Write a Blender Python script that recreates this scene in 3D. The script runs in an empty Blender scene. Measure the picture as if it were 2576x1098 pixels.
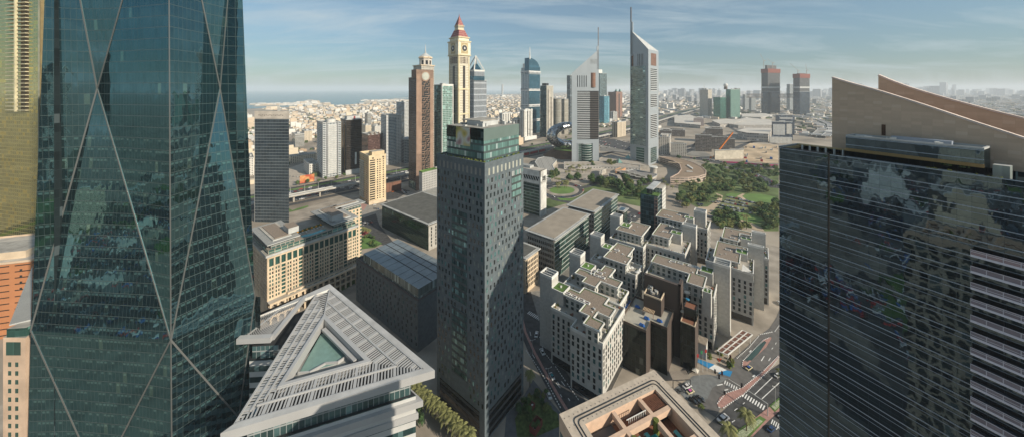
import bpy, math, random
from math import radians, sin, cos, pi, sqrt, atan2
random.seed(7)
R = random.random
def U(a, b): return a + (b - a) * R()
sc = bpy.context.scene
# ------------------------------------------------------------------ camera, world, sun, exposure
H, FO, CX, HY = 168.0, 795.2, 1288.0, 223.4      # eye height, focal length, centre and horizon in picture units (2576 wide)
cd = bpy.data.cameras.new('camera'); cam = bpy.data.objects.new('camera', cd)
sc.collection.objects.link(cam); sc.camera = cam
cam.location = (0, 0, H); cam.rotation_euler = (radians(90), 0, 0)
cd.sensor_width = 36; cd.lens = 36 * FO / 2576; cd.shift_y = -(549 - HY) / 2576
cd.clip_start = 1; cd.clip_end = 90000
SUN_AZ = (0.842, -0.54); SUN_EL = 27.5
sd = bpy.data.lights.new('sun', 'SUN'); sun = bpy.data.objects.new('sun', sd); sc.collection.objects.link(sun)
sd.energy = 5.0; sd.angle = radians(0.6); sd.color = (1.0, 0.89, 0.73)
import mathutils
sv = mathutils.Vector((SUN_AZ[0] * cos(radians(SUN_EL)), SUN_AZ[1] * cos(radians(SUN_EL)), sin(radians(SUN_EL))))
sun.rotation_euler = sv.to_track_quat('Z', 'Y').to_euler(); sun.location = (0, 0, 900)
w = bpy.data.worlds.new('World'); sc.world = w; w.use_nodes = True
nt = w.node_tree; nt.nodes.clear(); N = nt.nodes.new; LK = nt.links.new
out = N('ShaderNodeOutputWorld'); bg = N('ShaderNodeBackground'); bg.inputs[1].default_value = 0.115
sky = N('ShaderNodeTexSky'); sky.sky_type = 'NISHITA'; sky.sun_disc = False
sky.sun_elevation = radians(SUN_EL); sky.sun_rotation = atan2(SUN_AZ[0], SUN_AZ[1])
sky.altitude = 0; sky.air_density = 1.0; sky.dust_density = 0.35; sky.ozone_density = 2.0
tint = N('ShaderNodeMix'); tint.data_type = 'RGBA'; tint.blend_type = 'MULTIPLY'; tint.inputs[0].default_value = 1
tint.inputs[7].default_value = (0.86, 0.96, 0.90, 1)
tc = N('ShaderNodeTexCoord'); sep = N('ShaderNodeSeparateXYZ'); LK(tc.outputs['Generated'], sep.inputs[0])
def wm(op, a, b=None, nt=nt):
    n = nt.nodes.new('ShaderNodeMath'); n.operation = op
    for i, v in enumerate((a, b)):
        if v is None: continue
        if isinstance(v, (int, float)): n.inputs[i].default_value = v
        else: nt.links.new(v, n.inputs[i])
    return n.outputs[0]
zc = wm('MAXIMUM', sep.outputs[2], 0.03)
cmb = N('ShaderNodeCombineXYZ'); LK(wm('DIVIDE', sep.outputs[0], wm('ADD', zc, .12)), cmb.inputs[0]); LK(wm('DIVIDE', sep.outputs[1], wm('ADD', zc, .12)), cmb.inputs[1])
mp = N('ShaderNodeMapping'); mp.inputs['Scale'].default_value = (0.55, 1.5, 1); mp.inputs['Rotation'].default_value = (0, 0, 0.25); LK(cmb.outputs[0], mp.inputs[0])
nz = N('ShaderNodeTexNoise'); nz.inputs['Scale'].default_value = 0.9; nz.inputs['Detail'].default_value = 9; nz.inputs['Roughness'].default_value = .62; nz.inputs['Distortion'].default_value = .5; LK(mp.outputs[0], nz.inputs[0])
cr = N('ShaderNodeValToRGB'); cr.color_ramp.elements[0].position = .46; cr.color_ramp.elements[1].position = .74; LK(nz.outputs[0], cr.inputs[0])
cmx = N('ShaderNodeMix'); cmx.data_type = 'RGBA'; LK(wm('ADD', wm('MULTIPLY', cr.outputs[0], .62), .16), cmx.inputs[0])
hr = N('ShaderNodeValToRGB'); hr.color_ramp.elements[0].color = (.30, .375, .41, 1); hr.color_ramp.elements[1].position = .42; hr.color_ramp.elements[1].color = (.72, .84, .80, 1); e_ = hr.color_ramp.elements.new(.16); e_.color = (.47, .59, .61, 1)
LK(wm('ABSOLUTE', sep.outputs[2]), hr.inputs[0]); LK(hr.outputs[0], tint.inputs[7])
LK(sky.outputs[0], tint.inputs[6]); LK(tint.outputs[2], cmx.inputs[6]); cmx.inputs[7].default_value = (4.1, 4.75, 5.0, 1)
LK(cmx.outputs[2], bg.inputs[0]); LK(bg.outputs[0], out.inputs[0])
vs = sc.view_settings; vs.view_transform = 'Standard'; vs.look = 'None'; vs.exposure = 0.26; vs.gamma = 1
sc.cycles.max_bounces = 5; sc.cycles.diffuse_bounces = 2; sc.cycles.glossy_bounces = 3; sc.cycles.transmission_bounces = 2
sc.cycles.volume_bounces = 2; sc.cycles.transparent_max_bounces = 6
sc.cycles.use_denoising = True; sc.cycles.caustics_reflective = False; sc.cycles.caustics_refractive = False
# ------------------------------------------------------------------ picture measures -> world
CR = dict(A=(700,200,3.66), B=(1100,0,3.138), C=(1550,0,3.66), E=(1900,100,3.138), F=(1400,230,3.66), G=(700,450,3.66),
          H=(680,700,3.66), I=(980,450,5.49), a=(1200,300,3.43), b=(1450,400,3.66), c=(1800,350,3.66), d=(1450,650,3.1375),
          e=(1750,550,3.137), f=(1750,850,2.898), g=(1450,900,3.3375), h=(0,600,1.745), l=(0,800,1.789), r=(1440,800,1.785), p=(1200,880,3.147))
def D(c, x, y):
    if c == '': return x, y
    o = CR[c]; return (o[0] + x / o[2]) * .8935, (o[1] + y / o[2]) * .8935
def G(c, x, y, z=0.0):                 # world XY of a picture point at height z
    X, Y = D(c, x, y); d = (H - z) * FO / (Y - HY); return ((X - CX) / FO * d, d)
def GY(y): return H * FO / (y - HY)
def ZZ(y, Y): return H - (y - HY) * Y / FO
def XY(x, Y): return ((x - CX) / FO * Y, Y)
def add(p, d, t): return (p[0] + d[0] * t, p[1] + d[1] * t)
def along(F, d, x):                    # how far along d until picture column x
    k = (x - CX) / FO; return (k * F[1] - F[0]) / (d[0] - k * d[1])
def unit(x, y): l = sqrt(x * x + y * y); return (x / l, y / l)
d2 = unit(.617, .787); d1 = (-d2[1], d2[0]); n2 = (-d2[0], -d2[1]); n1 = (-d1[0], -d1[1])
s2 = unit(.74, .67); s1 = (-s2[1], s2[0])
def rect(F, a, b, e2=d2, e1=d1): return [F, add(F, e2, a), add(add(F, e2, a), e1, b), add(F, e1, b)]
# ------------------------------------------------------------------ materials
MATS = {}
def newmat(name):
    m = bpy.data.materials.new(name); m.use_nodes = True
    return m, m.node_tree, m.node_tree.nodes['Principled BSDF']
def mat(name, col, rough=.8, metal=0, var=.18, scale=.15, emit=0, spec=.3):
    if name in MATS: return MATS[name]
    m, t, b = newmat(name); b.inputs['Roughness'].default_value = rough; b.inputs['Metallic'].default_value = metal
    b.inputs['Specular IOR Level'].default_value = spec
    if var:
        g = t.nodes.new('ShaderNodeNewGeometry'); n = t.nodes.new('ShaderNodeTexNoise'); n.inputs['Scale'].default_value = scale; n.inputs['Detail'].default_value = 6
        t.links.new(g.outputs['Position'], n.inputs['Vector'])
        mx = t.nodes.new('ShaderNodeMix'); mx.data_type = 'RGBA'
        mx.inputs[6].default_value = tuple(c * (1 - var) for c in col) + (1,); mx.inputs[7].default_value = tuple(min(1, c * (1 + var)) for c in col) + (1,)
        mr = t.nodes.new('ShaderNodeMapRange'); mr.inputs[1].default_value = .3; mr.inputs[2].default_value = .7
        t.links.new(n.outputs[0], mr.inputs[0]); t.links.new(mr.outputs[0], mx.inputs[0]); t.links.new(mx.outputs[2], b.inputs['Base Color'])
    else: b.inputs['Base Color'].default_value = tuple(col) + (1,)
    MATS[name] = m; return m
def wobble(t, pw, ph, amp, amp2, nscale=.25):
    """a surface normal that leans a little from pane to pane, as set glass does"""
    uv = t.nodes.new('ShaderNodeUVMap'); g = t.nodes.new('ShaderNodeNewGeometry')
    sp = t.nodes.new('ShaderNodeSeparateXYZ'); t.links.new(uv.outputs[0], sp.inputs[0])
    cb = t.nodes.new('ShaderNodeCombineXYZ')
    t.links.new(wm('FLOOR', wm('DIVIDE', sp.outputs[0], pw, t), None, t), cb.inputs[0]); t.links.new(wm('FLOOR', wm('DIVIDE', sp.outputs[1], ph, t), None, t), cb.inputs[1])
    wn = t.nodes.new('ShaderNodeTexWhiteNoise'); t.links.new(cb.outputs[0], wn.inputs['Vector'])
    ns = t.nodes.new('ShaderNodeTexNoise'); ns.inputs['Scale'].default_value = nscale; ns.inputs['Detail'].default_value = 3; mpn = t.nodes.new('ShaderNodeMapping'); mpn.inputs['Scale'].default_value = (1.9, .8, 1); t.links.new(uv.outputs[0], mpn.inputs[0]); t.links.new(mpn.outputs[0], ns.inputs['Vector'])
    def vm(op, a, b):
        n = t.nodes.new('ShaderNodeVectorMath'); n.operation = op
        for i, v in enumerate((a, b)):
            if v is None: continue
            if isinstance(v, tuple): n.inputs[i].default_value = v
            elif isinstance(v, float): n.inputs['Scale'].default_value = v
            else: t.links.new(v, n.inputs[i])
        return n.outputs[0]
    v1 = vm('SCALE', vm('SUBTRACT', wn.outputs['Color'], (.5, .5, .5)), None); t.nodes[-1].inputs['Scale'].default_value = amp
    v2 = vm('SCALE', vm('SUBTRACT', ns.outputs['Color'], (.5, .5, .5)), None); t.nodes[-1].inputs['Scale'].default_value = amp2
    nn = vm('NORMALIZE', vm('ADD', g.outputs['Normal'], vm('ADD', v1, v2)), None)
    return nn, sp, wn, cb
def facade(name, wall, glass, fh=3.6, ww=3.0, fx=.6, fz=.6, rough=.1, metal=.45, wobb=.02, wob2=.02, wrough=.75, vary=.5, spec=.5, alt=None, nscale=.25, blind=.12, ceil=None):
    """wall with rows of glazing, laid out in metres along the wall (uv)"""
    if name in MATS: return MATS[name]
    m, t, b = newmat(name)
    nn, sp, wn, cb = wobble(t, ww, fh, wobb, wob2, nscale)
    fu = wm('FRACT', wm('DIVIDE', sp.outputs[0], ww, t), None, t); fv = wm('FRACT', wm('DIVIDE', sp.outputs[1], fh, t), None, t)
    mu = wm('LESS_THAN', wm('ABSOLUTE', wm('SUBTRACT', fu, .5, t), None, t), fx / 2, t)
    mv = wm('LESS_THAN', wm('ABSOLUTE', wm('SUBTRACT', fv, .5, t), None, t), fz / 2, t)
    k = wm('MULTIPLY', mu, mv, t)
    gm = t.nodes.new('ShaderNodeMix'); gm.data_type = 'RGBA'
    gm.inputs[6].default_value = tuple(c * (1 - vary) for c in glass) + (1,); gm.inputs[7].default_value = tuple(c * (1 + vary) for c in glass) + (1,)
    t.links.new(wn.outputs[0], gm.inputs[0])
    bm_ = t.nodes.new('ShaderNodeMix'); bm_.data_type = 'RGBA'; bm_.inputs[7].default_value = tuple(alt or [min(.6, c * 2.5 + .06) for c in glass]) + (1,)
    t.links.new(wm('LESS_THAN', wn.outputs[0], blind, t), bm_.inputs[0]); t.links.new(gm.outputs[2], bm_.inputs[6])
    n = t.nodes.new('ShaderNodeTexNoise'); n.inputs['Scale'].default_value = .12; n.inputs['Detail'].default_value = 5; g = t.nodes.new('ShaderNodeNewGeometry'); t.links.new(g.outputs['Position'], n.inputs['Vector'])
    wc = t.nodes.new('ShaderNodeMix'); wc.data_type = 'RGBA'; wc.inputs[6].default_value = tuple(c * .82 for c in wall) + (1,); wc.inputs[7].default_value = tuple(min(1, c * 1.15) for c in wall) + (1,); t.links.new(n.outputs[0], wc.inputs[0])
    mx = t.nodes.new('ShaderNodeMix'); mx.data_type = 'RGBA'; t.links.new(k, mx.inputs[0]); t.links.new(wc.outputs[2], mx.inputs[6]); t.links.new(bm_.outputs[2], mx.inputs[7])
    base = mx.outputs[2]; met = wm('MULTIPLY', k, metal, t)
    if ceil:                             # light of office ceilings, and blinds, painted into the upper pane colour
        wr = t.nodes.new('ShaderNodeSeparateColor'); t.links.new(wn.outputs['Color'], wr.inputs[0])
        c1 = wm('MULTIPLY', wm('LESS_THAN', wm('ABSOLUTE', wm('SUBTRACT', fv, .80, t), None, t), .10, t), wm('LESS_THAN', wm('ABSOLUTE', wm('SUBTRACT', fu, .5, t), None, t), .36, t), t)
        c2 = wm('MULTIPLY', wm('MULTIPLY', wm('MULTIPLY', c1, wm('LESS_THAN', wr.outputs[0], .55, t), t), wm('LESS_THAN', sp.outputs[1], 150, t), t), .30, t)
        m3 = t.nodes.new('ShaderNodeMix'); m3.data_type = 'RGBA'; t.links.new(c2, m3.inputs[0]); t.links.new(base, m3.inputs[6]); m3.inputs[7].default_value = tuple(ceil) + (1,)
        base = m3.outputs[2]; met = wm('MULTIPLY', met, wm('SUBTRACT', 1, wm('MULTIPLY', c2, .9, t), t), t)
    t.links.new(base, b.inputs['Base Color'])
    t.links.new(met, b.inputs['Metallic'])
    t.links.new(wm('SUBTRACT', wrough, wm('MULTIPLY', k, wrough - rough, t), t), b.inputs['Roughness'])
    b.inputs['Specular IOR Level'].default_value = spec
    if metal > .9: b.inputs['Specular Tint'].default_value = (.38, .50, .54, 1)
    if wobb or wob2:
        t.links.new(nn, b.inputs['Normal'])
    MATS[name] = m; return m
WHITE = mat('white_paint', (.62, .61, .57), .55); LGREY = mat('light_grey_panel', (.42, .43, .42), .6)
STONE = mat('grey_stone_cladding', (.36, .345, .31), .8, scale=.4); CREAM = mat('cream_stone', (.57, .46, .33), .8)
DARK = mat('dark_metal', (.03, .032, .035), .5); GRAVEL = mat('brown_gravel_roof', (.235, .19, .15), .95, var=.3, scale=1.5)
GREENR = mat('artificial_turf', (.10, .16, .05), .95, var=.3, scale=2); CONC = mat('concrete', (.40, .37, .32), .85, var=.25, scale=.1)
ROOFG = mat('grey_roof_membrane', (.30, .285, .25), .9, var=.25, scale=.3); ASPH = mat('asphalt', (.066, .067, .068), .85, var=.38, scale=.3)
PAVE = mat('sandstone_paving', (.30, .262, .215), .9, var=.3, scale=.07); LAWN = mat('lawn_grass', (.095, .17, .045), .95, var=.35, scale=.08)
SAND = mat('bare_sand', (.42, .33, .23), .95, var=.3, scale=.02); PINK = mat('pink_brick_paving', (.36, .21, .18), .9, var=.2, scale=1)
BROWN = mat('brown_cladding', (.12, .085, .065), .6, scale=.5); STEEL = mat('brushed_steel', (.5, .51, .52), .3, .8, var=.05)
POOLW = mat('pool_water', (.04, .26, .27), .08, var=.15, scale=1); WOOD = mat('wood_decking', (.22, .10, .06), .7, var=.3, scale=2)
RED = mat('red_paint', (.5, .05, .05), .5); BLUE = mat('blue_fabric', (.02, .10, .33), .8); MARK = mat('road_marking_white', (.7, .7, .68), .8)
KERB = mat('kerb_stone', (.5, .48, .44), .85); GOLD = mat('copper_cladding', (.22, .125, .09), .45, .4); DSTONE = mat('dark_grey_granite', (.105, .128, .140), .55, scale=.5)
def gl(name, col, rough=.06, metal=.5, wob=.02): return facade(name, col, col, 3.6, 1.5, .97, .97, rough, metal, wob, wob, rough, .35, blind=.05)
GTEAL = gl('teal_window_glass', (.10, .22, .22)); GDARK = gl('dark_window_glass', (.03, .045, .05)); GPALE = mat('pale_window_blind', (.36, .37, .32), .4)
GGREEN = gl('green_window_glass', (.05, .13, .11)); GBLK = mat('deep_window_shade', (.016, .02, .022), .12, var=0, spec=.8)
# ------------------------------------------------------------------ mesh collecting
COL = sc.collection
class MB:
    def __init__(s): s.v = []; s.f = []; s.m = []; s.uv = []; s.mats = []
    def mi(s, m):
        if m not in s.mats: s.mats.append(m)
        return s.mats.index(m)
    def face(s, pts, m, uv=None):
        i = len(s.v); s.v += [tuple(p) for p in pts]; s.f.append(tuple(range(i, i + len(pts)))); s.m.append(s.mi(m))
        s.uv.append(uv or [(p[0], p[1]) for p in pts]); return s
    def wall(s, p, q, z0, z1, m, u0=0):
        L = sqrt((q[0] - p[0]) ** 2 + (q[1] - p[1]) ** 2)
        return s.face([(p[0], p[1], z0), (q[0], q[1], z0), (q[0], q[1], z1), (p[0], p[1], z1)], m, [(u0, z0), (u0 + L, z0), (u0 + L, z1), (u0, z1)])
    def prism(s, poly, z0, z1, m, mt=None, sides=None, bottom=False):
        A = sum(poly[i][0] * poly[(i + 1) % len(poly)][1] - poly[(i + 1) % len(poly)][0] * poly[i][1] for i in range(len(poly)))
        if A < 0: poly = poly[::-1]
        u = 0
        for i in range(len(poly)):
            p, q = poly[i], poly[(i + 1) % len(poly)]
            mm = sides[i] if sides else m
            s.wall(p, q, z0, z1, mm, u); u += sqrt((q[0] - p[0]) ** 2 + (q[1] - p[1]) ** 2)
        s.face([(p[0], p[1], z1) for p in poly], mt or m)
        if bottom: s.face([(p[0], p[1], z0) for p in poly][::-1], m)
        return s
    def bar(s, a, b, w, h, m, up=(0, 0, 1)):
        A = mathutils.Vector(a); B = mathutils.Vector(b); d = (B - A)
        if d.length < 1e-6: return s
        d.normalize(); upv = mathutils.Vector(up)
        if abs(d.dot(upv)) > .98: upv = mathutils.Vector((1, 0, 0))
        x = d.cross(upv).normalized() * (w / 2); y = x.cross(d).normalized() * (h / 2)
        c = [A - x - y, A + x - y, A + x + y, A - x + y]; e = [B - x - y, B + x - y, B + x + y, B - x + y]
        for i in range(4): s.face([c[i], e[i], e[(i + 1) % 4], c[(i + 1) % 4]], m)
        s.face(c, m); s.face(e[::-1], m); return s
    def cone(s, c, r0, r1, z0, z1, m, n=12, sx=1, sy=1, cap=True, mt=None):
        P = lambda r, z, i: (c[0] + r * sx * cos(2 * pi * i / n), c[1] + r * sy * sin(2 * pi * i / n), z)
        for i in range(n):
            a, b_ = P(r0, z0, i), P(r0, z0, i + 1); c_, e = P(r1, z1, i + 1), P(r1, z1, i); w_ = 2 * pi * r0 / n
            s.face([a, b_, c_, e] if r1 > 1e-4 else [a, b_, c_], m, [(i * w_, z0), (i * w_ + w_, z0), (i * w_ + w_, z1), (i * w_, z1)][:4 if r1 > 1e-4 else 3])
        if cap and r1 > 1e-4: s.face([P(r1, z1, i) for i in range(n)], mt or m)
        return s
    def build(s, name, root=None, label=None, smooth=False, kind=None):
        o0 = root.location if root is not None else (0, 0, 0)
        me = bpy.data.meshes.new(name)
        me.from_pydata([(v[0] - o0[0], v[1] - o0[1], v[2] - o0[2]) for v in s.v], [], s.f)
        for m in s.mats: me.materials.append(m)
        me.polygons.foreach_set('material_index', s.m)
        ul = me.uv_layers.new(name='uv'); flat = [c for f in s.uv for p in f for c in p]; ul.data.foreach_set('uv', flat)
        if smooth: me.polygons.foreach_set('use_smooth', [True] * len(me.polygons))
        me.update()
        o = bpy.data.objects.new(name, me); COL.objects.link(o)
        if root is not None: o.parent = root
        if label: o['label'] = label
        if kind: o['kind'] = kind
        return o
def tag(o, label=None, cat=None, group=None, kind=None):
    for k, v in (('label', label), ('category', cat), ('group', group), ('kind', kind)):
        if v: o[k] = v
    return o
def thing(name, label, cat, loc, group=None):
    o = bpy.data.objects.new(name, None); COL.objects.link(o); o.location = (loc[0], loc[1], loc[2] if len(loc) > 2 else 0); o.empty_display_size = .5
    return tag(o, label, cat, group)
def part(par, mb, name, label=None, kind=None):
    """mesh in world measures put under a thing or (one deeper) under a part of it"""
    top = par
    while top.parent is not None: top = top.parent
    o = mb.build(name, None, label, kind=kind)
    me = o.data; L = top.location
    me.transform(mathutils.Matrix.Translation((-L[0], -L[1], -L[2]))); o.parent = par; return o
def sheet(name, pts, z, m, kind='structure', th=0):
    b = MB()
    if th: b.prism(pts, z - th, z, m)
    else: b.face([(p[0], p[1], z) for p in pts], m)
    o = b.build(name); tag(o, kind=kind); return o
# --- windows: each one an object; past 100 on a building the rest go into one mesh
class Wins:
    protos = {}
    def __init__(s, root, name='window'): s.root = root; s.L = []; s.name = name
    def add(s, p, d, z, w, h, m): s.L.append((p, (d, (d[1], -d[0]) if s_side(p, d) else (-d[1], d[0])), z, w, h, m))
    def grid(s, F, d, L, z0, z1, nx, nz, w, h, mats, skip=None, stag=0, off=0.0, u0=0.0):
        out = (d[1], -d[0]) if s_side(F, d) else (-d[1], d[0])
        for j in range(nz):
            z = z0 + (j + .5) * (z1 - z0) / nz
            for i in range(nx):
                u = u0 + (i + .5 + stag * ((j % 3) - 1)) * (L - u0 * 2) / nx
                if skip and skip(i, j, u, z): continue
                s.L.append((add(add(F, d, u), out, off), (d, out), z, w, h, random.choice(mats)))
    def finish(s, most=100):
        def key(q): return (q[0][0] ** 2 + q[0][1] ** 2 + (q[2] - H) ** 2) / (q[3] * q[4])
        s.L.sort(key=key); L0 = s.root.location
        for (p, (d, out), z, w_, h_, m) in s.L[:most]:
            pm = Wins.protos.get(m.name)
            if pm is None:
                b = MB(); x = .5
                b.face([(-x, .1, -x), (x, .1, -x), (x, .1, x), (-x, .1, x)], m)
                b.face([(-x, 0, -x), (x, 0, -x), (x, .1, -x), (-x, .1, -x)], m); b.face([(-x, .1, x), (x, .1, x), (x, 0, x), (-x, 0, x)], m)
                b.face([(x, 0, -x), (x, 0, x), (x, .1, x), (x, .1, -x)], m); b.face([(-x, 0, x), (-x, 0, -x), (-x, .1, -x), (-x, .1, x)], m)
                o = b.build('window'); pm = o.data; COL.objects.unlink(o); bpy.data.objects.remove(o); Wins.protos[m.name] = pm
            o = bpy.data.objects.new(s.name, pm); COL.objects.link(o); o.parent = s.root
            o.location = (p[0] - L0[0], p[1] - L0[1], z - L0[2]); o.rotation_euler = (0, 0, atan2(out[1], out[0]) - pi / 2); o.scale = (w_, 1, h_)
        rest = s.L[most:]
        if rest:
            b = MB()
            for (p, (d, out), z, w_, h_, m) in rest:
                q = add(p, out, .1); a = add(q, d, -w_ / 2); c = add(q, d, w_ / 2)
                if s_side(p, d) is False: a, c = c, a
                b.wall(a, c, z - h_ / 2, z + h_ / 2, m, R() * 50)
            part(s.root, b, s.name, 'the remaining rows of windows', 'stuff')
def s_side(F, d):     # True when the outward side is to the right of d (wall running away right), False when running away left
    return d[0] > 0 if abs(d[0]) > .02 else F[0] < 0
def rim(b, poly, z, h, t, m):      # parapet round a roof
    A = sum(poly[i][0] * poly[(i + 1) % len(poly)][1] - poly[(i + 1) % len(poly)][0] * poly[i][1] for i in range(len(poly)))
    if A < 0: poly = poly[::-1]
    q = inset(poly, t); n = len(poly)
    for i in range(n):
        j = (i + 1) % n
        b.wall(poly[i], poly[j], z, z + h, m); b.wall(q[j], q[i], z, z + h, m)
        b.face([(poly[i][0], poly[i][1], z + h), (poly[j][0], poly[j][1], z + h), (q[j][0], q[j][1], z + h), (q[i][0], q[i][1], z + h)], m)
def inset(poly, t):
    A = sum(poly[i][0] * poly[(i + 1) % len(poly)][1] - poly[(i + 1) % len(poly)][0] * poly[i][1] for i in range(len(poly)))
    if A < 0: t = -t
    n = len(poly); res = []
    for i in range(n):
        p0, p1, p2 = poly[i - 1], poly[i], poly[(i + 1) % n]
        a = unit(p1[0] - p0[0], p1[1] - p0[1]); b = unit(p2[0] - p1[0], p2[1] - p1[1])
        na = (-a[1], a[0]); nb = (-b[1], b[0]); k = 1 + na[0] * nb[0] + na[1] * nb[1]
        if k < .2: k = .2
        res.append((p1[0] + (na[0] + nb[0]) / k * t, p1[1] + (na[1] + nb[1]) / k * t))
    return res
def snap(pts, e2=d2, e1=d1):       # square a traced outline up with the street grid
    q = [(p[0] * e2[0] + p[1] * e2[1], p[0] * e1[0] + p[1] * e1[1]) for p in pts]; n = len(q); E = []
    for i in range(n):
        a, b = q[i], q[(i + 1) % n]; L = abs(b[0] - a[0]) + abs(b[1] - a[1])
        if abs(b[0] - a[0]) > abs(b[1] - a[1]): E.append(['a', (a[1] + b[1]) / 2, L])
        else: E.append(['b', (a[0] + b[0]) / 2, L])
    M = []
    for e in E:
        if M and M[-1][0] == e[0]: k = M[-1]; k[1] = (k[1] * k[2] + e[1] * e[2]) / (k[2] + e[2] + 1e-9); k[2] += e[2]
        else: M.append(list(e))
    if len(M) > 1 and M[0][0] == M[-1][0]:
        e = M.pop(); k = M[0]; k[1] = (k[1] * k[2] + e[1] * e[2]) / (k[2] + e[2]); k[2] += e[2]
    res = []
    for i in range(len(M)):
        a, b = M[i - 1], M[i]
        A, B = (b[1], a[1]) if b[0] == 'b' else (a[1], b[1])
        res.append((A * e2[0] + B * e1[0], A * e2[1] + B * e1[1]))
    return res
# ================================================================== THE SETTING
sheet('ground', [(-42000, -30000), (42000, -30000), (42000, 42000), (-42000, 42000)], 0, mat('sandy_city_ground', (.29, .25, .20), .95, var=.42, scale=.012))
coast = [(560,279),(625,274),(700,270),(811,266.6),(900,262),(992,258),(1100,245),(1240,238),(1440,232.5),(1560,230)]
cp = [(XY(x, GY(y))) for x, y in coast]
sea = mat('sea_water', (.03, .13, .15), .25, var=.12, scale=.001, spec=.5)
sheet('sea', cp + [(12000, 41000), (-41000, 41000), (-41000, cp[0][1] - 200)], 0.6, sea)
for pts in ([(632,268.5),(665,262),(720,259.5),(822,260.5),(838,263.5),(800,265.5),(700,266),(660,268)],
            [(908,260),(925,253.5),(985,249.6),(1040,250.8),(1040,256),(985,257.8),(930,260.5)],
            [(985,249.9),(995,247.8),(1045,244.6),(1045,245.4),(1000,248.8),(992,250.3)]):
    sheet('island', [XY(x, GY(y)) for x, y in pts], 1.4, mat('island_sand', (.48, .42, .33), .95, scale=.01))
def ribbon(name, pts, wid, z, m, kind='structure', off=0.0):
    b = MB(); n = len(pts); Lp = []; Rp = []
    for i in range(n):
        a = pts[max(0, i - 1)]; c = pts[min(n - 1, i + 1)]; t = unit(c[0] - a[0], c[1] - a[1]); nn = (t[1], -t[0])
        wd = wid[i] if isinstance(wid, list) else wid
        Lp.append(add(pts[i], nn, off - wd / 2)); Rp.append(add(pts[i], nn, off + wd / 2))
    for i in range(n - 1): b.face([Lp[i] + (z,), Rp[i] + (z,), Rp[i + 1] + (z,), Lp[i + 1] + (z,)], m)
    return b, (Lp, Rp)
def road(name, pts, wid, z, m, kerbs=False, kind='structure', off=0.0):
    b, e = ribbon(name, pts, wid, z, m, off=off); o = b.build(name); tag(o, kind=kind)
    return o
HW = [G('', 560, 522, 0), (-346.4, 494), (-277.5, 560), (22.9, 827), (293, 1099), (560, 1400), (1000, 1960), (2100, 3300)]
HWL = add(HW[1], s2, -900)
HW[0] = add(HW[1], (-.722, -.692), 520)
road('motorway', HW, 62, .25, ASPH)
road('service_road', HW, 10, .27, ASPH, off=-47); road('verge', HW, 9, .32, LAWN, off=-36.5)
road('median', HW, 1.6, .5, CONC, off=0); road('pavement', HW, 12, .2, PAVE, off=-59)
road('service_road', HW, 11, .28, ASPH, off=43)
dash = MB()
for off in (-26, -22.3, -18.6, -14.9, -11.2, -7.5, 7.5, 11.2, 14.9, 18.6, 22.3, 26):
    for i in range(1, 5):
        a, c = HW[i], HW[i + 1]; L = sqrt((c[0] - a[0]) ** 2 + (c[1] - a[1]) ** 2); t = unit(c[0] - a[0], c[1] - a[1]); nn = (t[1], -t[0])
        for k in range(int(L / 14)):
            p = add(add(a, t, k * 14), nn, off); q = add(p, t, 5)
            dash.face([add(p, nn, -.15) + (.31,), add(p, nn, .15) + (.31,), add(q, nn, .15) + (.31,), add(q, nn, -.15) + (.31,)], MARK)
tag(dash.build('lane_markings'), kind='structure')
# elevated metro line
mv = thing('metro_viaduct', 'long pale concrete railway viaduct on round piers beside the motorway', 'viaduct', add(HW[2], s1, -36))
b = MB(); off = 33
vp = [add(p, s1, -off) for p in HW]
for i in range(len(vp) - 1):
    b.bar(vp[i] + (9.5,), vp[i + 1] + (9.5,), 9.5, 1.4, CONC)
part(mv, b, 'deck')
b = MB()
for i in range(len(vp) - 1):
    for s in (-1, 1): b.bar(add(vp[i], s1, 4.9 * s) + (10.8,), add(vp[i + 1], s1, 4.9 * s) + (10.8,), .35, 1.4, LGREY)
part(mv, b, 'parapet')
for i in range(1, 5):
    a, c = vp[i], vp[i + 1]; L = sqrt((c[0] - a[0]) ** 2 + (c[1] - a[1]) ** 2); t = unit(c[0] - a[0], c[1] - a[1])
    for k in range(int(L / 34)):
        bb = MB(); bb.cone(add(a, t, k * 34), 1.1, 1.5, 0, 8.8, CONC, 8); part(mv, bb, 'pier')
# ground sheets (all on the ground plane, a few centimetres apart)
def poly(c, pts, z=0): return [G(c, x, y, z) for x, y in pts]
sheet('financial_district_paving', [(-260, 60), (-40, 20), (240, 20), (330, 300), (180, 420), (90, 560), (-60, 690), (-250, 560), (-300, 420)], .06, PAVE)
sheet('car_park', poly('I', [(80,700),(300,690),(560,640),(800,490),(1000,470),(1060,560),(820,600),(500,740),(480,1010),(260,1080),(-100,1020)]), .11, mat('grey_block_paving', (.27, .25, .22), .9, scale=.3))
sheet('car_park', poly('I', [(590,500),(820,440),(960,480),(760,600),(590,620)]), .15, ASPH)
sheet('forecourt', poly('I', [(40,660),(300,690),(240,780),(60,760)]), .16, PINK)
sheet('street', poly('I', [(160,920),(430,830),(480,1000),(560,1098),(800,1400),(500,1300),(300,1150),(140,1100)]), .19, ASPH)  # far end follows the glass block's cast shadow, shade painted as dark asphalt
sheet('flower_bed', poly('G', [(1130,760),(1150,740),(1230,725),(1240,745),(1190,775)]), .3, mat('red_flowers', (.25, .03, .04), .9))
sheet('lawn', poly('G', [(1130,790),(1240,780),(1380,860),(1300,900),(1150,920)]), .22, LAWN)
sheet('lawn', poly('G', [(420,540),(415,500),(450,520),(500,500),(610,470),(620,480),(560,505)]), .24, LAWN)
sheet('lawn', poly('H', [(1010,400),(1170,300),(1175,350),(1040,430)]), .22, LAWN)
sheet('parking_lot', poly('A', [(412,1000),(560,950),(700,1060),(690,1150),(412,1250)]), .12, mat('pale_parking', (.38, .33, .27), .9))
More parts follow.
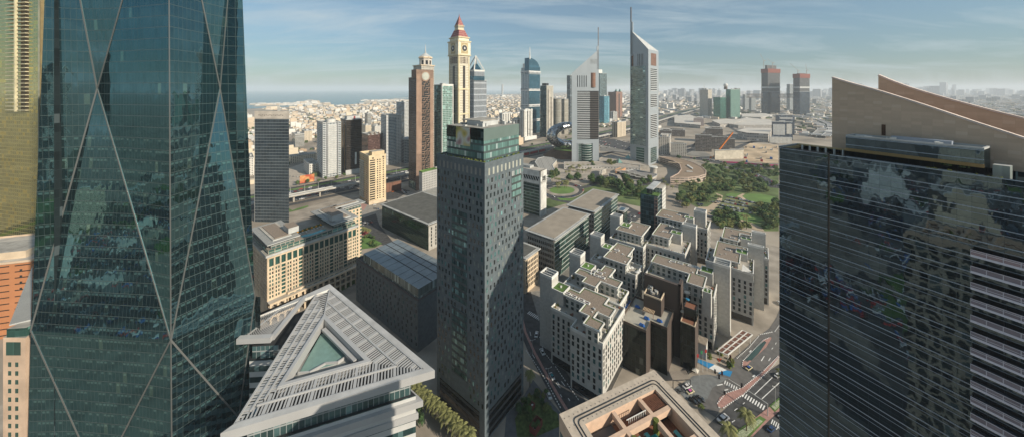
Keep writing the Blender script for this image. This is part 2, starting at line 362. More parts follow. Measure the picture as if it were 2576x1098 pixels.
sheet('parking_lot', poly('F', [(1050,590),(1200,590),(1390,640),(1390,720),(1240,690),(1050,650)]), .3, ASPH)
# Emirates plaza and park
sheet('plaza', poly('b', [(300,250),(500,180),(870,170),(1464,240),(1464,420),(1350,440),(1040,420),(760,420),(500,420),(300,430)]), .12, mat('pale_plaza_paving', (.34, .30, .25), .9, scale=.05, var=.3))
sheet('park', poly('c', [(420,560),(620,460),(700,400),(1437,470),(1437,1098),(1300,1098),(1000,1040),(760,940),(420,760),(400,660)]) , .09, mat('park_grass', (.10, .135, .05), .95, var=.5, scale=.03))
sheet('park', poly('b', [(300,590),(420,560),(760,430),(1040,410),(1460,430),(1460,700),(1080,620),(900,560),(600,610),(300,700)]), .1, MATS['park_grass'])
sheet('lawn', poly('c', [(1060,730),(1120,715),(1250,718),(1400,745),(1430,770),(1380,800),(1260,815),(1150,790),(1080,760)]), .2, mat('bright_lawn', (.12, .20, .055), .95, scale=.05))
sheet('lawn', poly('c', [(890,720),(960,708),(1050,720),(1060,735),(1000,750),(900,740)]), .2, MATS['bright_lawn'])
sheet('lawn', poly('c', [(860,900),(900,885),(1100,920),(1250,950),(1290,985),(1200,1010),(1000,985),(900,950)]), .2, MATS['bright_lawn'])
sheet('path', poly('c', [(780,705),(860,735),(850,790),(800,850),(720,930),(640,900),(600,850),(700,850),(790,790),(820,740)]), .16, SAND)
sheet('path', poly('c', [(1000,985),(1030,975),(1150,1010),(1260,1060),(1290,1098),(1180,1080)]), .24, SAND)
sheet('path', poly('c', [(1000,745),(1060,715),(1090,718),(1060,740),(1110,785),(1180,815),(1080,790),(1040,755)]), .26, SAND)
sheet('grass_car_park', poly('c', [(800,850),(860,780),(930,740),(1150,790),(1300,830),(1250,860),(1150,900),(1190,935),(1050,900),(810,875)]), .18, mat('worn_grass', (.16, .17, .08), .95, var=.4, scale=.05))
rd = [G('c', *p) for p in ((880,450),(960,452),(1100,485),(1220,530),(1340,590),(1440,660))]
road('park_road', rd, [14, 16, 18, 20, 22, 24], .3, ASPH)
sheet('construction_site', poly('c', [(1075,230),(1140,195),(1430,215),(1432,400),(1300,400),(1080,375)]), .3, mat('dug_sand', (.46, .35, .23), .95, var=.35, scale=.02))
sheet('boulevard', poly('c', [(205,300),(600,345),(900,385),(1432,430),(1432,460),(1150,445),(800,405),(560,360),(205,325)]), .22, ASPH)
# roundabout
def ring(name, c, cx, cy, rx, ry, z, m):
    P = [G(c, cx + rx * cos(2 * pi * k / 40), cy + ry * sin(2 * pi * k / 40)) for k in range(40)]; return sheet(name, P, z, m)
ring('pavement', 'b', 488, 495, 225, 88, .12, PAVE); ring('roundabout_road', 'b', 488, 498, 212, 80, .2, ASPH); ring('pavement', 'b', 488, 500, 172, 58, .32, PAVE); ring('lawn', 'b', 485, 497, 130, 40, .4, MATS['bright_lawn'])
sheet('lawn', poly('b', [(430,575),(520,578),(600,580),(560,605),(470,600)]), .22, LAWN)
road('street', [G('b', *p) for p in ((300,425),(420,430),(560,425),(700,470),(800,440),(900,400),(1100,440),(1330,440),(1464,390))], 12, .17, ASPH)
road('street', [G('b', *p) for p in ((150,560),(300,530),(420,590),(560,620),(800,600))], 11, .18, ASPH)
road('street', [G('b', *p) for p in ((1080,640),(1180,700),(1270,730),(1130,820),(950,950),(850,1000),(760,1098))], [14, 16, 18, 18, 16, 14, 14], .16, ASPH)
# street on the left of the white stone blocks
st = [G('g', *p) for p in ((60,-260),(110,-60),(150,100),(240,290),(370,520),(470,690),(560,830),(700,1050),(900,1400))]
road('street', st, 15.5, .14, ASPH); road('pavement', st, 7.5, .26, mat('grey_paving', (.22, .215, .2), .9, scale=.4), off=-11.6)
road('median', st, 1.6, .32, PINK, off=4.2); 
sheet('courtyard', poly('g', [(60,760),(90,700),(170,560),(300,720),(420,860),(520,1098),(-100,1098),(-80,880)]), .1, mat('dark_stone_paving', (.11, .115, .12), .8, scale=.5))
sheet('garden', poly('g', [(0,930),(120,720),(190,690),(300,800),(400,880),(420,1000),(200,1098),(20,1098)]), .24, mat('garden_planting', (.07, .10, .03), .95, var=.5, scale=.6))
# roads at the lower right
m1 = [G('f', *p) for p in ((700,1330),(860,1130),(1110,870),(1300,690),(1500,540),(1900,330))]
road('avenue', m1, [17, 17, 17, 17, 17, 17], .14, ASPH)
m2 = [G('f', *p) for p in ((1000,1350),(1180,1150),(1330,1010),(1500,880),(2000,600))]
road('avenue', m2, 14, .15, ASPH)
sl = [G('f', *p) for p in ((705,900),(735,820),(790,720),(900,640),(1010,540),(1130,420),(1230,320),(1290,250),(1330,150),(1360,40))]
road('slip_road', sl, [7, 8, 9, 13, 14, 13.5, 13, 11, 9, 8], .2, mat('worn_asphalt', (.13, .125, .12), .9, scale=.3))
sheet('median', poly('f', [(780,830),(800,780),(850,745),(985,700),(1160,560),(1290,430),(1333,370),(1333,400),(1200,560),(1000,750),(830,865),(790,860)]), .34, PINK)
sheet('median', poly('f', [(1070,1098),(1210,960),(1333,850),(1333,760),(1240,830),(1110,930),(980,1040),(900,1098)]), .36, PINK)
for pts in ([(900,1098),(940,1050),(1130,930),(1180,960),(1050,1098)], [(1205,850),(1300,770),(1310,840),(1250,900)]):
    sheet('lawn', poly('f', pts), .42, LAWN)
sheet('flower_bed', poly('f', [(930,1098),(960,1060),(1120,960),(1150,975),(1020,1098)]), .62, mat('white_flower_hedge', (.30, .34, .22), .95, var=.5, scale=2), th=.5)
sheet('flower_bed', poly('f', [(1220,855),(1300,790),(1305,830),(1250,885)]), .62, MATS['white_flower_hedge'], th=.5)
sheet('drop_off_court', poly('f', [(500,660),(590,600),(700,590),(870,620),(740,700),(700,790),(560,830),(440,700)]), .24, mat('grey_granite_court', (.17, .18, .18), .8, scale=.5))
sheet('painted_paving', poly('f', [(600,455),(760,510),(720,545),(600,480)]), .3, mat('blue_ground_paint', (.03, .22, .45), .7))
sheet('painted_paving', poly('f', [(760,510),(860,555),(790,575),(712,540)]), .31, MARK)
sheet('painted_paving', poly('f', [(820,550),(905,565),(885,610),(790,580)]), .3, MATS['blue_ground_paint'])
sheet('sign_marking', poly('f', [(775,458),(820,462),(800,490)]), .33, mat('red_ground_paint', (.45, .08, .03), .7))
sheet('median', poly('f', [(985,530),(990,480),(1030,490),(1160,310),(1220,285),(1222,300),(1180,370),(1060,480),(1000,540)]), .4, PINK)
sheet('reflecting_pool', poly('f', [(1010,475),(1100,370),(1165,318),(1182,330),(1120,420),(1060,480)]), .46, mat('dark_shallow_water', (.05, .09, .09), .1))
mk = MB()
def stripe(c, a, q, wd, z=.24):
    A, B = G(c, *a), G(c, *q); t = unit(B[0] - A[0], B[1] - A[1]); nn = (t[1], -t[0])
    mk.face([add(A, nn, -wd / 2) + (z,), add(A, nn, wd / 2) + (z,), add(B, nn, wd / 2) + (z,), add(B, nn, -wd / 2) + (z,)], MARK)
def zebra(c, a, q, n, L, z):
    A, B = G(c, *a), G(c, *q); t = unit(B[0] - A[0], B[1] - A[1]); nn = (t[1], -t[0]); S = sqrt((B[0] - A[0]) ** 2 + (B[1] - A[1]) ** 2) / n
    for i in range(n):
        p = add(A, t, (i + .25) * S); e = add(p, t, S * .5)
        mk.face([add(p, nn, -L / 2) + (z,), add(p, nn, L / 2) + (z,), add(e, nn, L / 2) + (z,), add(e, nn, -L / 2) + (z,)], MARK)
zebra('f', (985,750), (1170,868), 9, 3.6, .26); zebra('f', (835,650), (945,710), 6, 3, .3); zebra('f', (1220,970), (1320,1035), 6, 3.2, .26)
zebra('d', (115,715), (225,778), 8, 3.4, .22)
for a, q, wd in (((1085,755),(1230,615),.35), ((1145,790),(1290,655),.35), ((920,885),(945,868),.3), ((990,832),(1005,820),.3), ((1140,480),(1165,440),.4), ((1200,480),(1215,455),.4), ((1255,345),(1262,330),.3), ((1225,385),(1235,372),.3), ((870,625),(980,695),.25), ((1260,1040),(1333,980),.3), ((780,680),(825,670),.6), ((840,720),(870,712),.6), ((900,980),(925,965),.3), ((1045,410),(1060,395),.8), ((1070,610),(1090,595),.8)): stripe('f', a, q, wd, .30)
for a, q in (((150,150),(140,110)), ((110,160),(100,135)), ((185,360),(165,325)), ((250,420),(235,395)), ((375,560),(362,535)), ((415,610),(398,580)), ((470,620),(435,575)), ((360,610),(345,590)), ((440,725),(425,700)), ((425,640),(385,590)), ((380,660),(345,605)), ((515,760),(500,735))): stripe('g', a, q, .35, .24)
for c_, P_, st_ in (('f', [(790,860),(830,865),(1000,750),(1200,560),(1333,390)], 2), ('f', [(780,830),(850,745),(985,700),(1160,560),(1290,430)], 2), ('f', [(940,460),(1040,370),(1130,265),(1250,240),(1300,170)], 2), ('f', [(985,530),(990,480),(1160,310),(1220,285)], 2), ('g', [(230,160),(270,300),(380,440),(490,600),(610,770)], 2), ('g', [(105,290),(210,440),(290,570),(440,850)], 2)):
    pts_ = [G(c_, *p) for p in P_]
    for i in range(len(pts_) - 1):
        A, B = pts_[i], pts_[i + 1]; L = sqrt((B[0] - A[0]) ** 2 + (B[1] - A[1]) ** 2); t = unit(B[0] - A[0], B[1] - A[1])
        for k in range(int(L / 1.6)):
            p = add(A, t, k * 1.6); mk.bar(p + (.36,), add(p, t, .8) + (.36,), .35, .25, MARK if k % 2 else MARK)
tag(mk.build('road_markings'), kind='structure')
GP = mat('shaded_stone_paving', (.20, .19, .17), .9, var=.25, scale=.2)  # paving colour darkened to carry the deep shade between the stone blocks
sheet('shaded_lane', poly('d', [(380,420),(600,760),(820,1098),(1300,1098),(1300,400),(900,200),(600,60)]), .13, GP)
for q_ in (('c', (205,325),(600,200),(1100,190),(1432,160)), ('c', (380,330),(560,250),(640,130),(700,60)), ('c', (990,250),(1075,210),(1250,150),(1432,130)), ('F', (1050,760),(1200,720),(1390,745),(1500,800)), ('E', (150,800),(400,760),(640,900),(900,960)), ('E', (620,700),(900,705),(1200,760),(1380,800)), ('F', (230,640),(480,560),(760,520)), ('b', (860,120),(1000,110),(1200,160))): road('street', [G(q_[0], *p) for p in q_[1:]], 15, .21, ASPH)
for pts in ([('c',210,300),('c',600,330),('c',780,345),('c',620,250),('c',300,240)], [('E',560,760),('E',850,780),('E',900,900),('E',700,930),('E',540,840)], [('F',1060,720),('F',1380,730),('F',1390,640),('F',1070,600)]): sheet('parking_lot', [G(*p) for p in pts], .16, mat('patchy_grey_lot', (.20, .19, .17), .9, var=.4, scale=.02))

# ================================================================== TOWERS AND BUILDINGS
def block(name, label, cat, xL, xF, xR, Y, top, mL, mR=None, e2=s2, e1=s1, roof=None, z0=0, group=None, amax=60, bmax=60, rimh=1.4, plant=True, zt=None, a=None, b=None):
    """a building as a thing: walls, roof parapet and roof plant room; xL xF xR = picture columns of its three visible edges"""
    F = XY(xF, Y); a = a or max(8, min(amax, along(F, e2, xR))); b = b or max(8, min(bmax, along(F, e1, xL))); z = zt or ZZ(top, Y)
    r = thing(name, label, cat, (F[0], F[1], z0), group); P = rect(F, a, b, e2, e1); B = MB(); mR = mR or mL
    B.prism(P, z0, z, mL, roof or ROOFG, sides=[mR, mL, mR, mL]); part(r, B, 'wall')
    B = MB(); Q = inset(P, -.12); rim(B, Q, z - .25, rimh, .7, LGREY if roof is None else roof); part(r, B, 'parapet')
    if plant:
        B = MB(); C = add(add(F, e2, a * .35), e1, b * .35); B.prism(rect(C, a * .3, b * .3, e2, e1), z + .01, z + 4, LGREY, ROOFG); part(r, B, 'plant_room')
    return dict(r=r, F=F, a=a, b=b, z=z, P=P, e2=e2, e1=e1)
def bands(t, z0, z1, step, th, out, m, name='balcony_band', sides='both', u=(0, 1)):
    B = MB(); z = z0
    while z < z1:
        Fo = add(add(t['F'], t['e2'], -out), t['e1'], -out)
        if sides in ('both', 'R'):
            p = add(add(t['F'], t['e1'], -out), t['e2'], t['a'] * u[0]); B.prism(rect(p, t['a'] * (u[1] - u[0]), out + .02, t['e2'], t['e1']), z, z + th, m, bottom=True)
        if sides in ('both', 'L'):
            p = add(add(t['F'], t['e2'], -out), t['e1'], t['b'] * u[0]); B.prism(rect(p, out + .02, t['b'] * (u[1] - u[0]), t['e2'], t['e1']), z, z + th, m, bottom=True)
        z += step
    return part(t['r'], B, name)
def fin(t, side, u0, u1, z0, z1, out, m, name='pilaster', label=None):
    B = MB()
    if side == 'R': B.prism(rect(add(add(t['F'], t['e1'], -out), t['e2'], u0 * t['a']), (u1 - u0) * t['a'], out, t['e2'], t['e1']), z0, z1, m, bottom=True)
    else: B.prism(rect(add(add(t['F'], t['e2'], -out), t['e1'], u0 * t['b']), out, (u1 - u0) * t['b'], t['e2'], t['e1']), z0, z1, m, bottom=True)
    return part(t['r'], B, name, label)
# ---- T1: dark banded glass tower with pale crown
e2a = unit(.995, -.06); e1a = (-e2a[1], e2a[0])
F1 = XY(641, 400)
m = facade('dark_banded_glass', (.24, .26, .27), (.085, .12, .15), 3.8, 4, .98, .91, rough=.05, metal=.7, wobb=.01, wob2=.03, vary=.2, blind=.0)
t = block('office_tower', 'dark glass tower with thin pale floor lines and a cream crown behind the cream hotel', 'tower', 632, 641, 727, 400, 298, m, m, e2a, unit(-.72, 1), b=20)
B = MB(); B.prism(inset(t['P'], -.3), t['z'] - .5, t['z'] + 9.5, mat('cream_crown_panel', (.56, .50, .43), .7), ROOFG); cr_ = part(t['r'], B, 'crown')
B = MB(); B.prism(rect(add(t['F'], e2a, 30), 3.5, 4, e2a, t['e1']), t['z'] + 9.5, t['z'] + 16, WHITE); part(cr_, B, 'chimney')
B = MB()
for k in range(14):
    c = add(add(t['F'], e2a, 6 + k * 2.4), (e2a[1], -e2a[0]), .36); s = 1 if k % 2 else -1; zz = t['z'] + 4.2
    B.face([add(c, e2a, -.9) + (zz - .7 * s,), add(c, e2a, .9) + (zz - .7 * s,), c + (zz + .8 * s,)][::(1 if s > 0 else -1)], BROWN)
part(cr_, B, 'triangle_opening', kind='stuff')
fin(t, 'L', 0, .98, 0, t['z'], .5, mat('pale_concrete_fin', (.42, .42, .40), .7), 'side_fin')
# ---- T2
WB = facade('white_balconies_blue', (.50, .52, .52), (.05, .08, .10), 3.45, 5.2, .80, .5, metal=.4, wobb=.01, vary=.4, blind=.05)
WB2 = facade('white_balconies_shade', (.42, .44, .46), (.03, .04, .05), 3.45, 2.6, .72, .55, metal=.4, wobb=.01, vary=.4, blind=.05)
t = block('residential_tower', 'white and blue banded residential tower across the motorway, left of the bronze black tower', 'tower', 797, 812, 858, 593, 310, WB2, WB, amax=34)
bands(t, 8, t['z'] - 3, 3.45, 1.1, 1.3, WHITE, 'balcony_band', 'R', (.28, .75)); bands(t, 8, t['z'] - 3, 3.45, 1.0, .9, WHITE, 'balcony_band', 'L', (.1, .9))
for u in (.2, .78): fin(t, 'R', u, u + .05, 0, t['z'] + 2, 1.6, STEEL)
B = MB(); B.cone(add(add(t['F'], s2, t['a'] * .5), s1, 8), 8, 8, t['z'], t['z'] + 6, WHITE, 14); part(t['r'], B, 'roof_drum')
# ---- T3
BZ = facade('bronze_black_glass', (.05, .04, .035), (.035, .03, .025), 3.6, 2.2, .9, .84, metal=.7, wobb=.02, wob2=.05, vary=.5, blind=.03)
t = block('office_tower', 'bronze black glass tower with a grey crown, right beside the white and blue banded tower', 'tower', 857, 871, 910, 617, 302, BZ, BZ, amax=34)
fin(t, 'L', .25, .35, 6, t['z'] - 8, .3, mat('gold_metal_strip', (.45, .28, .12), .35, .6), 'gold_strip'); fin(t, 'L', .7, .8, 6, t['z'] - 8, .3, MATS['gold_metal_strip'], 'gold_strip')
B = MB(); B.prism(rect(add(add(t['F'], s2, 2), s1, 3), t['a'] - 4, 18, s2, s1), t['z'], t['z'] + 7, LGREY, ROOFG); cr_ = part(t['r'], B, 'crown')
B = MB(); c = add(add(t['F'], s2, 15), s1, 2.8); B.cone(c, 2.6, 2.6, t['z'] + 1, t['z'] + 6.5, mat('muted_red_sign', (.38, .08, .08), .5), 14, sy=.15); part(cr_, B, 'emblem')
fin(t, 'R', .55, .66, 18, 42, .25, WHITE, 'sign_panel'); fin(t, 'R', -.05, 1.05, 0, 9, 2.2, LGREY, 'podium')
# ---- T4
t = block('office_tower', 'short reddish brown glass tower with an arched roof between two tall towers', 'tower', 910, 926, 959, 690, 340, facade('red_brown_glass', (.10, .055, .045), (.09, .05, .045), 3.6, 2.4, .86, .7, metal=.5, vary=.4, blind=.1), amax=40)
B = MB()
for k in range(4): B.cone(add(add(t['F'], s2, 5 + k * 9), s1, 1.5), 3.8, .3, t['z'] - .5, t['z'] + 5, BROWN, 10, sy=.7)
part(t['r'], B, 'arched_parapet')
B = MB(); B.cone(add(add(t['F'], s2, 14), s1, 14), 12, 3, t['z'], t['z'] + 5, ROOFG, 18); part(t['r'], B, 'dome')
# ---- T5
WH5 = facade('white_square_windows', (.56, .56, .54), (.05, .07, .09), 3.3, 3.6, .55, .42, metal=.3, vary=.5)
t = block('residential_tower', 'white residential tower with a pale blue glass centre left of the brown maze tower', 'tower', 958, 972, 1010, 695, 293, WH5, WH5, amax=44)
fin(t, 'R', .12, .62, 8, t['z'] - 4, .7, facade('pale_blue_balcony', (.42, .48, .52), (.07, .11, .14), 3.3, 3.0, .82, .6, metal=.4), 'balcony_stack')
bands(t, 9, t['z'] - 3, 3.3, .9, 1.2, WHITE, 'balcony_band', 'R', (.2, .55)); bands(t, 9, t['z'] - 3, 3.3, .9, .8, WHITE, 'balcony_band', 'L', (.15, .85))
B = MB(); rim(B, inset(t['P'], -.6), t['z'] + 1.5, 1.2, 1.2, WHITE); part(t['r'], B, 'roof_frame')
# ---- T6, T6b
t = block('office_tower', 'grey blue glass tower rising behind the white tower, just left of the brown maze tower', 'tower', 997, 1016, 1034, 830, 258, facade('grey_blue_glass', (.35, .38, .4), (.10, .15, .19), 3.6, 3, .94, .75, metal=.6, vary=.3), facade('grey_blue_frame', (.5, .5, .48), (.10, .14, .18), 3.6, 2.6, .6, .6, metal=.5), amax=40)
t = block('residential_tower', 'slim white and grey tower with a rounded top tucked beside the brown maze tower', 'tower', 1008, 1018, 1031, 712, 352, WB2, WB, amax=26)
B = MB(); B.cone(add(add(t['F'], s2, 8), s1, 8), 9, 4, t['z'], t['z'] + 5, LGREY, 16); part(t['r'], B, 'dome')
# ---- T7 yellow residential tower
YW = mat('warm_cream_render', (.60, .48, .31), .8, scale=.1)
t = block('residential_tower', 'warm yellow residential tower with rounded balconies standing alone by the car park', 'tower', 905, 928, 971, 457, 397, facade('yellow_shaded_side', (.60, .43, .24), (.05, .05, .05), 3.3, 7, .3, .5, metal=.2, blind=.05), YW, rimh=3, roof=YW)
W = Wins(t['r'])
n = int(t['z'] / 3.3) - 2
for j in range(n):
    z = 7.5 + j * 3.3
    for u in (.50, .64, .84): W.add(add(add(t['F'], s2, t['a'] * u), s1, 0), s2, z, 1.7, 1.7, GBLK)
    for u in (.13, .28): W.add(add(t['F'], s2, t['a'] * u), s2, z, 3.6, 1.6, GBLK)
W.finish(95)
bands(t, 5.6, t['z'] - 8, 3.3, 1.1, 1.2, YW, 'balcony', 'R', (.05, .40)); bands(t, 5.6, t['z'] - 8, 3.3, 1.1, 1.4, mat('pale_balcony', (.5, .48, .42), .8), 'balcony', 'L', (.5, .95))
B = MB()
for u in (.2, .8): B.cone(add(add(t['F'], s2, t['a'] * u), s1, -.1), 2.2, 2.0, t['z'] - 2.2, t['z'] - .2, BROWN, 12, sy=.12)
part(t['r'], B, 'arch_window')
B = MB(); B.prism(rect(add(add(t['F'], s2, 6), s1, 5), 18, 12, s2, s1), t['z'], t['z'] + 7, YW, ROOFG); part(t['r'], B, 'roof_block'); fin(t, 'R', 0, 1, 0, 5, .35, CREAM, 'base_storey')
# ---- T8 maze tower
BRN = mat('brown_stone_cladding', (.20, .135, .10), .75, scale=.3)
t = block('maze_tower', 'tall brown tower with a maze relief down its corner and a round disc above', 'tower', 1028, 1047, 1090, 520, 195, facade('brown_dark_grid', (.10, .07, .055), (.03, .03, .035), 3.6, 5.5, .55, .6, metal=.3, vary=.4), BRN, roof=BRN, plant=False, zt=186)
a_, b_ = t['a'], t['b']; zt = 200
B = MB(); B.prism(rect(add(t['F'], s1, .01), a_, b_ * .62, s2, s1), 185, zt, BRN, BRN); up = part(t['r'], B, 'upper_block')
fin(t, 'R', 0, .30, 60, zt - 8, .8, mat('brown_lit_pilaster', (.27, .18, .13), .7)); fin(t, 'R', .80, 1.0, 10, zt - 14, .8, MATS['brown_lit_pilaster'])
B = MB(); n1_ = (s2[1], -s2[0]); Fm = add(t['F'], n1_, .05)
B.wall(add(Fm, s2, a_ * .32), add(Fm, s2, a_ * .78), 30, zt - 14, GBLK); mp_ = part(t['r'], B, 'maze_panel')
random.seed(21); B = MB(); cols = 6; rows = 44; cw = a_ * .46 / cols; ch = (zt - 48) / rows
for j in range(rows):
    for i in range(cols):
        p = add(add(Fm, n1_, .35), s2, a_ * .32 + i * cw); z = 32 + j * ch
        if R() < .5: B.bar(p + (z,), add(p, s2, cw) + (z,), .7, .8, MATS['brown_lit_pilaster'])
        else: B.bar(p + (z,), p + (z + ch,), .8, .7, MATS['brown_lit_pilaster'])
part(mp_, B, 'maze_relief')
c = add(add(t['F'], s2, a_ * .52), n1_, .4)
def disc(mb, c, ax, r, z, m, th=.5, n=24):
    A = (ax[1], -ax[0]); P0 = [add(c, ax, r * cos(2 * pi * k / n)) + (z + r * sin(2 * pi * k / n),) for k in range(n)]; Q0 = [(p[0] + A[0] * th, p[1] + A[1] * th, p[2]) for p in P0]
    mb.face(Q0, m)
    for k in range(n): mb.face([P0[k], P0[(k + 1) % n], Q0[(k + 1) % n], Q0[k]], m)
B = MB(); disc(B, c, s2, 8.6, zt - 11, MATS['brown_lit_pilaster'], .8); k_ = part(t['r'], B, 'disc_frame'); B = MB(); disc(B, add(c, n1_, .8), s2, 6.6, zt - 11, GPALE, .25); part(k_, B, 'disc')
fin(t, 'L', .1, .9, 0, 14, .3, facade('green_lobby_glass', (.3, .3, .28), (.10, .17, .15), 4, 2, .9, .95, metal=.4), 'lobby')
# small grey buildings beside it
t = block('office_block', 'small grey block with a planted roof at the foot of the brown maze tower', 'building', 1057, 1062, 1100, 478, 434, LGREY, facade('grey_dark_squares', (.38, .37, .35), (.03, .035, .04), 3.6, 3, .35, .55), roof=LAWN, plant=False, e2=d2, e1=d1)
# tower behind the maze tower
PL = facade('pale_square_windows', (.45, .42, .36), (.05, .055, .06), 3.6, 3.2, .5, .5, metal=.2)
t = block('tower', 'pale tower with an octagonal lantern and needle spire seen behind the brown maze tower', 'tower', 1040, 1060, 1092, 640, 165, PL, PL, amax=36)
B = MB(); C = add(add(t['F'], s2, 14), s1, 10); rim(B, inset(t['P'], -1.5), t['z'], 2, 3, CREAM); part(t['r'], B, 'cornice')
B = MB(); B.cone(C, 13, 13, t['z'], t['z'] + 16, facade('lantern_glass', (.5, .46, .4), (.04, .04, .05), 12, 9, .55, .7), 8, mt=CREAM); ln = part(t['r'], B, 'lantern')
B = MB(); B.cone(C, 15, 14, t['z'] + 16, t['z'] + 19, CREAM, 8); B.cone(C, 13, 2, t['z'] + 19, t['z'] + 27, LGREY, 12); B.cone(C, 1.6, .2, t['z'] + 26, t['z'] + 46, LGREY, 8); part(ln, B, 'spire')
# ---- T9
t = block('office_tower', 'green glass tower with a white edge frame between the maze tower and the clock tower', 'tower', 1088, 1113, 1140, 660, 214, facade('green_dark_glass', (.12, .2, .2), (.03, .09, .10), 3.8, 8, .97, .8, metal=.7), facade('green_white_grid', (.34, .42, .39), (.11, .22, .19), 3.8, 3.6, .82, .78, metal=.5, vary=.3), amax=44)
fin(t, 'L', .0, .1, 0, t['z'] + 2, .9, WHITE); fin(t, 'R', .93, 1, 0, t['z'] + 2, .9, WHITE); fin(t, 'R', 0, 1, t['z'] - 2, t['z'] + 2, .5, WHITE, 'top_band')
# ---- T10 clock tower
CW = mat('cream_clock_stone', (.66, .60, .46), .8, scale=.2); CY = mat('ochre_trim', (.56, .49, .32), .7)
CT = facade('cream_small_squares', (.66, .60, .47), (.04, .035, .03), 3.6, 3.0, .42, .48, metal=.1, vary=.3, blind=.03)
t = block('clock_tower', 'tall cream clock tower with a maroon stepped roof and clock faces on each side', 'tower', 1130, 1153.5, 1181, 679, 139, CT, CT, amax=44, plant=False, rimh=.5)
a_, b_, z_ = t['a'], t['b'], ZZ(139, 679); Cc = add(add(t['F'], s2, a_ / 2), s1, b_ / 2)
for sd_ in 'LR':
    for u in (0, .9): fin(t, sd_, u, u + .1, 0, z_, .7, CY, 'corner_pilaster')
    fin(t, sd_, .40, .60, 20, z_ - 22, .6, mat('dark_window_column', (.05, .045, .04), .3, var=0), 'window_column')
    for zz in (62, 112, 166): fin(t, sd_, 0, 1, zz, zz + 3, 1.0, CY, 'string_course')
    for u in range(6): fin(t, sd_, .12 + u * .13, .17 + u * .13, z_ - 17, z_ - 3, .7, BROWN, 'tall_window')
def box_c(mb, C, ha, hb, z0, z1, m, mt=None, top=None):
    P = [add(add(C, s2, x * ha), s1, y * hb) for x, y in ((-1, -1), (1, -1), (1, 1), (-1, 1))]
    if top is None: mb.prism(P, z0, z1, m, mt or m, bottom=True)
    else:
        Q = [add(add(C, s2, x * ha * top), s1, y * hb * top) for x, y in ((-1, -1), (1, -1), (1, 1), (-1, 1))]
        for i in range(4): j = (i + 1) % 4; mb.face([P[i] + (z0,), P[j] + (z0,), Q[j] + (z1,), Q[i] + (z1,)], m, [(0, z0), (2 * ha, z0), (2 * ha, z1), (0, z1)])
        mb.face([q + (z1,) for q in Q], mt or m)
A2 = a_ / 2; B2 = b_ / 2
B = MB(); box_c(B, Cc, A2 + 2.6, B2 + 2.6, z_, z_ + 2.5, CY); box_c(B, Cc, A2 + 1.6, B2 + 1.6, z_ + 2.5, z_ + 30, CW); box_c(B, Cc, A2 + 3, B2 + 3, z_ + 30, z_ + 32.5, CY); cbx = part(t['r'], B, 'clock_stage')
def clock(dr, half, other):
    o = (dr[1], -dr[0]) if dr is s2 else (-dr[1], dr[0]); c0 = add(Cc, o, other + 1.65)
    ex = dr if dr is s2 else (-dr[0], -dr[1])
    B = MB(); B.wall(add(c0, ex, -9), add(c0, ex, 9), z_ + 4, z_ + 28, mat('clock_lattice', (.40, .32, .18), .8)); f = part(cbx, B, 'clock_panel')
    B = MB(); disc(B, add(c0, o, .05), ex, 8.2, z_ + 16, CY, .4); part(cbx, B, 'clock_rim'); B = MB(); disc(B, add(c0, o, .5), ex, 6.6, z_ + 16, mat('dark_clock_face', (.04, .04, .04), .4, var=0), .15); part(cbx, B, 'clock_face')
    B = MB(); cc = add(c0, o, .8); B.bar(cc + (z_ + 16,), cc + (z_ + 21,), .7, .3, WHITE); B.bar(cc + (z_ + 16,), add(cc, ex, 3.6) + (z_ + 16,), .7, .3, WHITE); B.bar(add(cc, ex, -1.6) + (z_ + 16,), add(cc, ex, 1.6) + (z_ + 16,), .3, 3.4, WHITE); part(cbx, B, 'clock_hands')
clock(s2, A2, B2); clock(s1, B2, A2)
B = MB(); box_c(B, Cc, A2 - 1, B2 - 1, z_ + 32.5, z_ + 39, CW); box_c(B, Cc, A2 + 1, B2 + 1, z_ + 39, z_ + 41, CY); part(t['r'], B, 'upper_stage')
MR = facade('maroon_roof_tiles', (.22, .05, .055), (.60, .42, .30), 4.6, 3.6, .28, .45, rough=.6, metal=0, vary=.1, blind=0)
B = MB(); box_c(B, Cc, A2 - 1.5, B2 - 1.5, z_ + 41, z_ + 57, MR, CW, .60); part(t['r'], B, 'lower_roof')
B = MB(); h_ = (A2 - 1.5) * .60; box_c(B, Cc, h_ + .6, h_ + .6, z_ + 57, z_ + 58.3, CY); box_c(B, Cc, h_ - .3, h_ - .3, z_ + 58.3, z_ + 66, facade('belfry', (.62, .55, .4), (.05, .045, .04), 7.7, 2.2, .5, .7, metal=0)); box_c(B, Cc, h_ + 1, h_ + 1, z_ + 66, z_ + 67.5, CY); part(t['r'], B, 'belfry')
B = MB(); box_c(B, Cc, h_ - .2, h_ - .2, z_ + 67.5, z_ + 88, MR, None, .12); box_c(B, Cc, .8, .8, z_ + 88, z_ + 95, mat('maroon_tip', (.2, .05, .05), .6), None, .05); part(t['r'], B, 'spire')
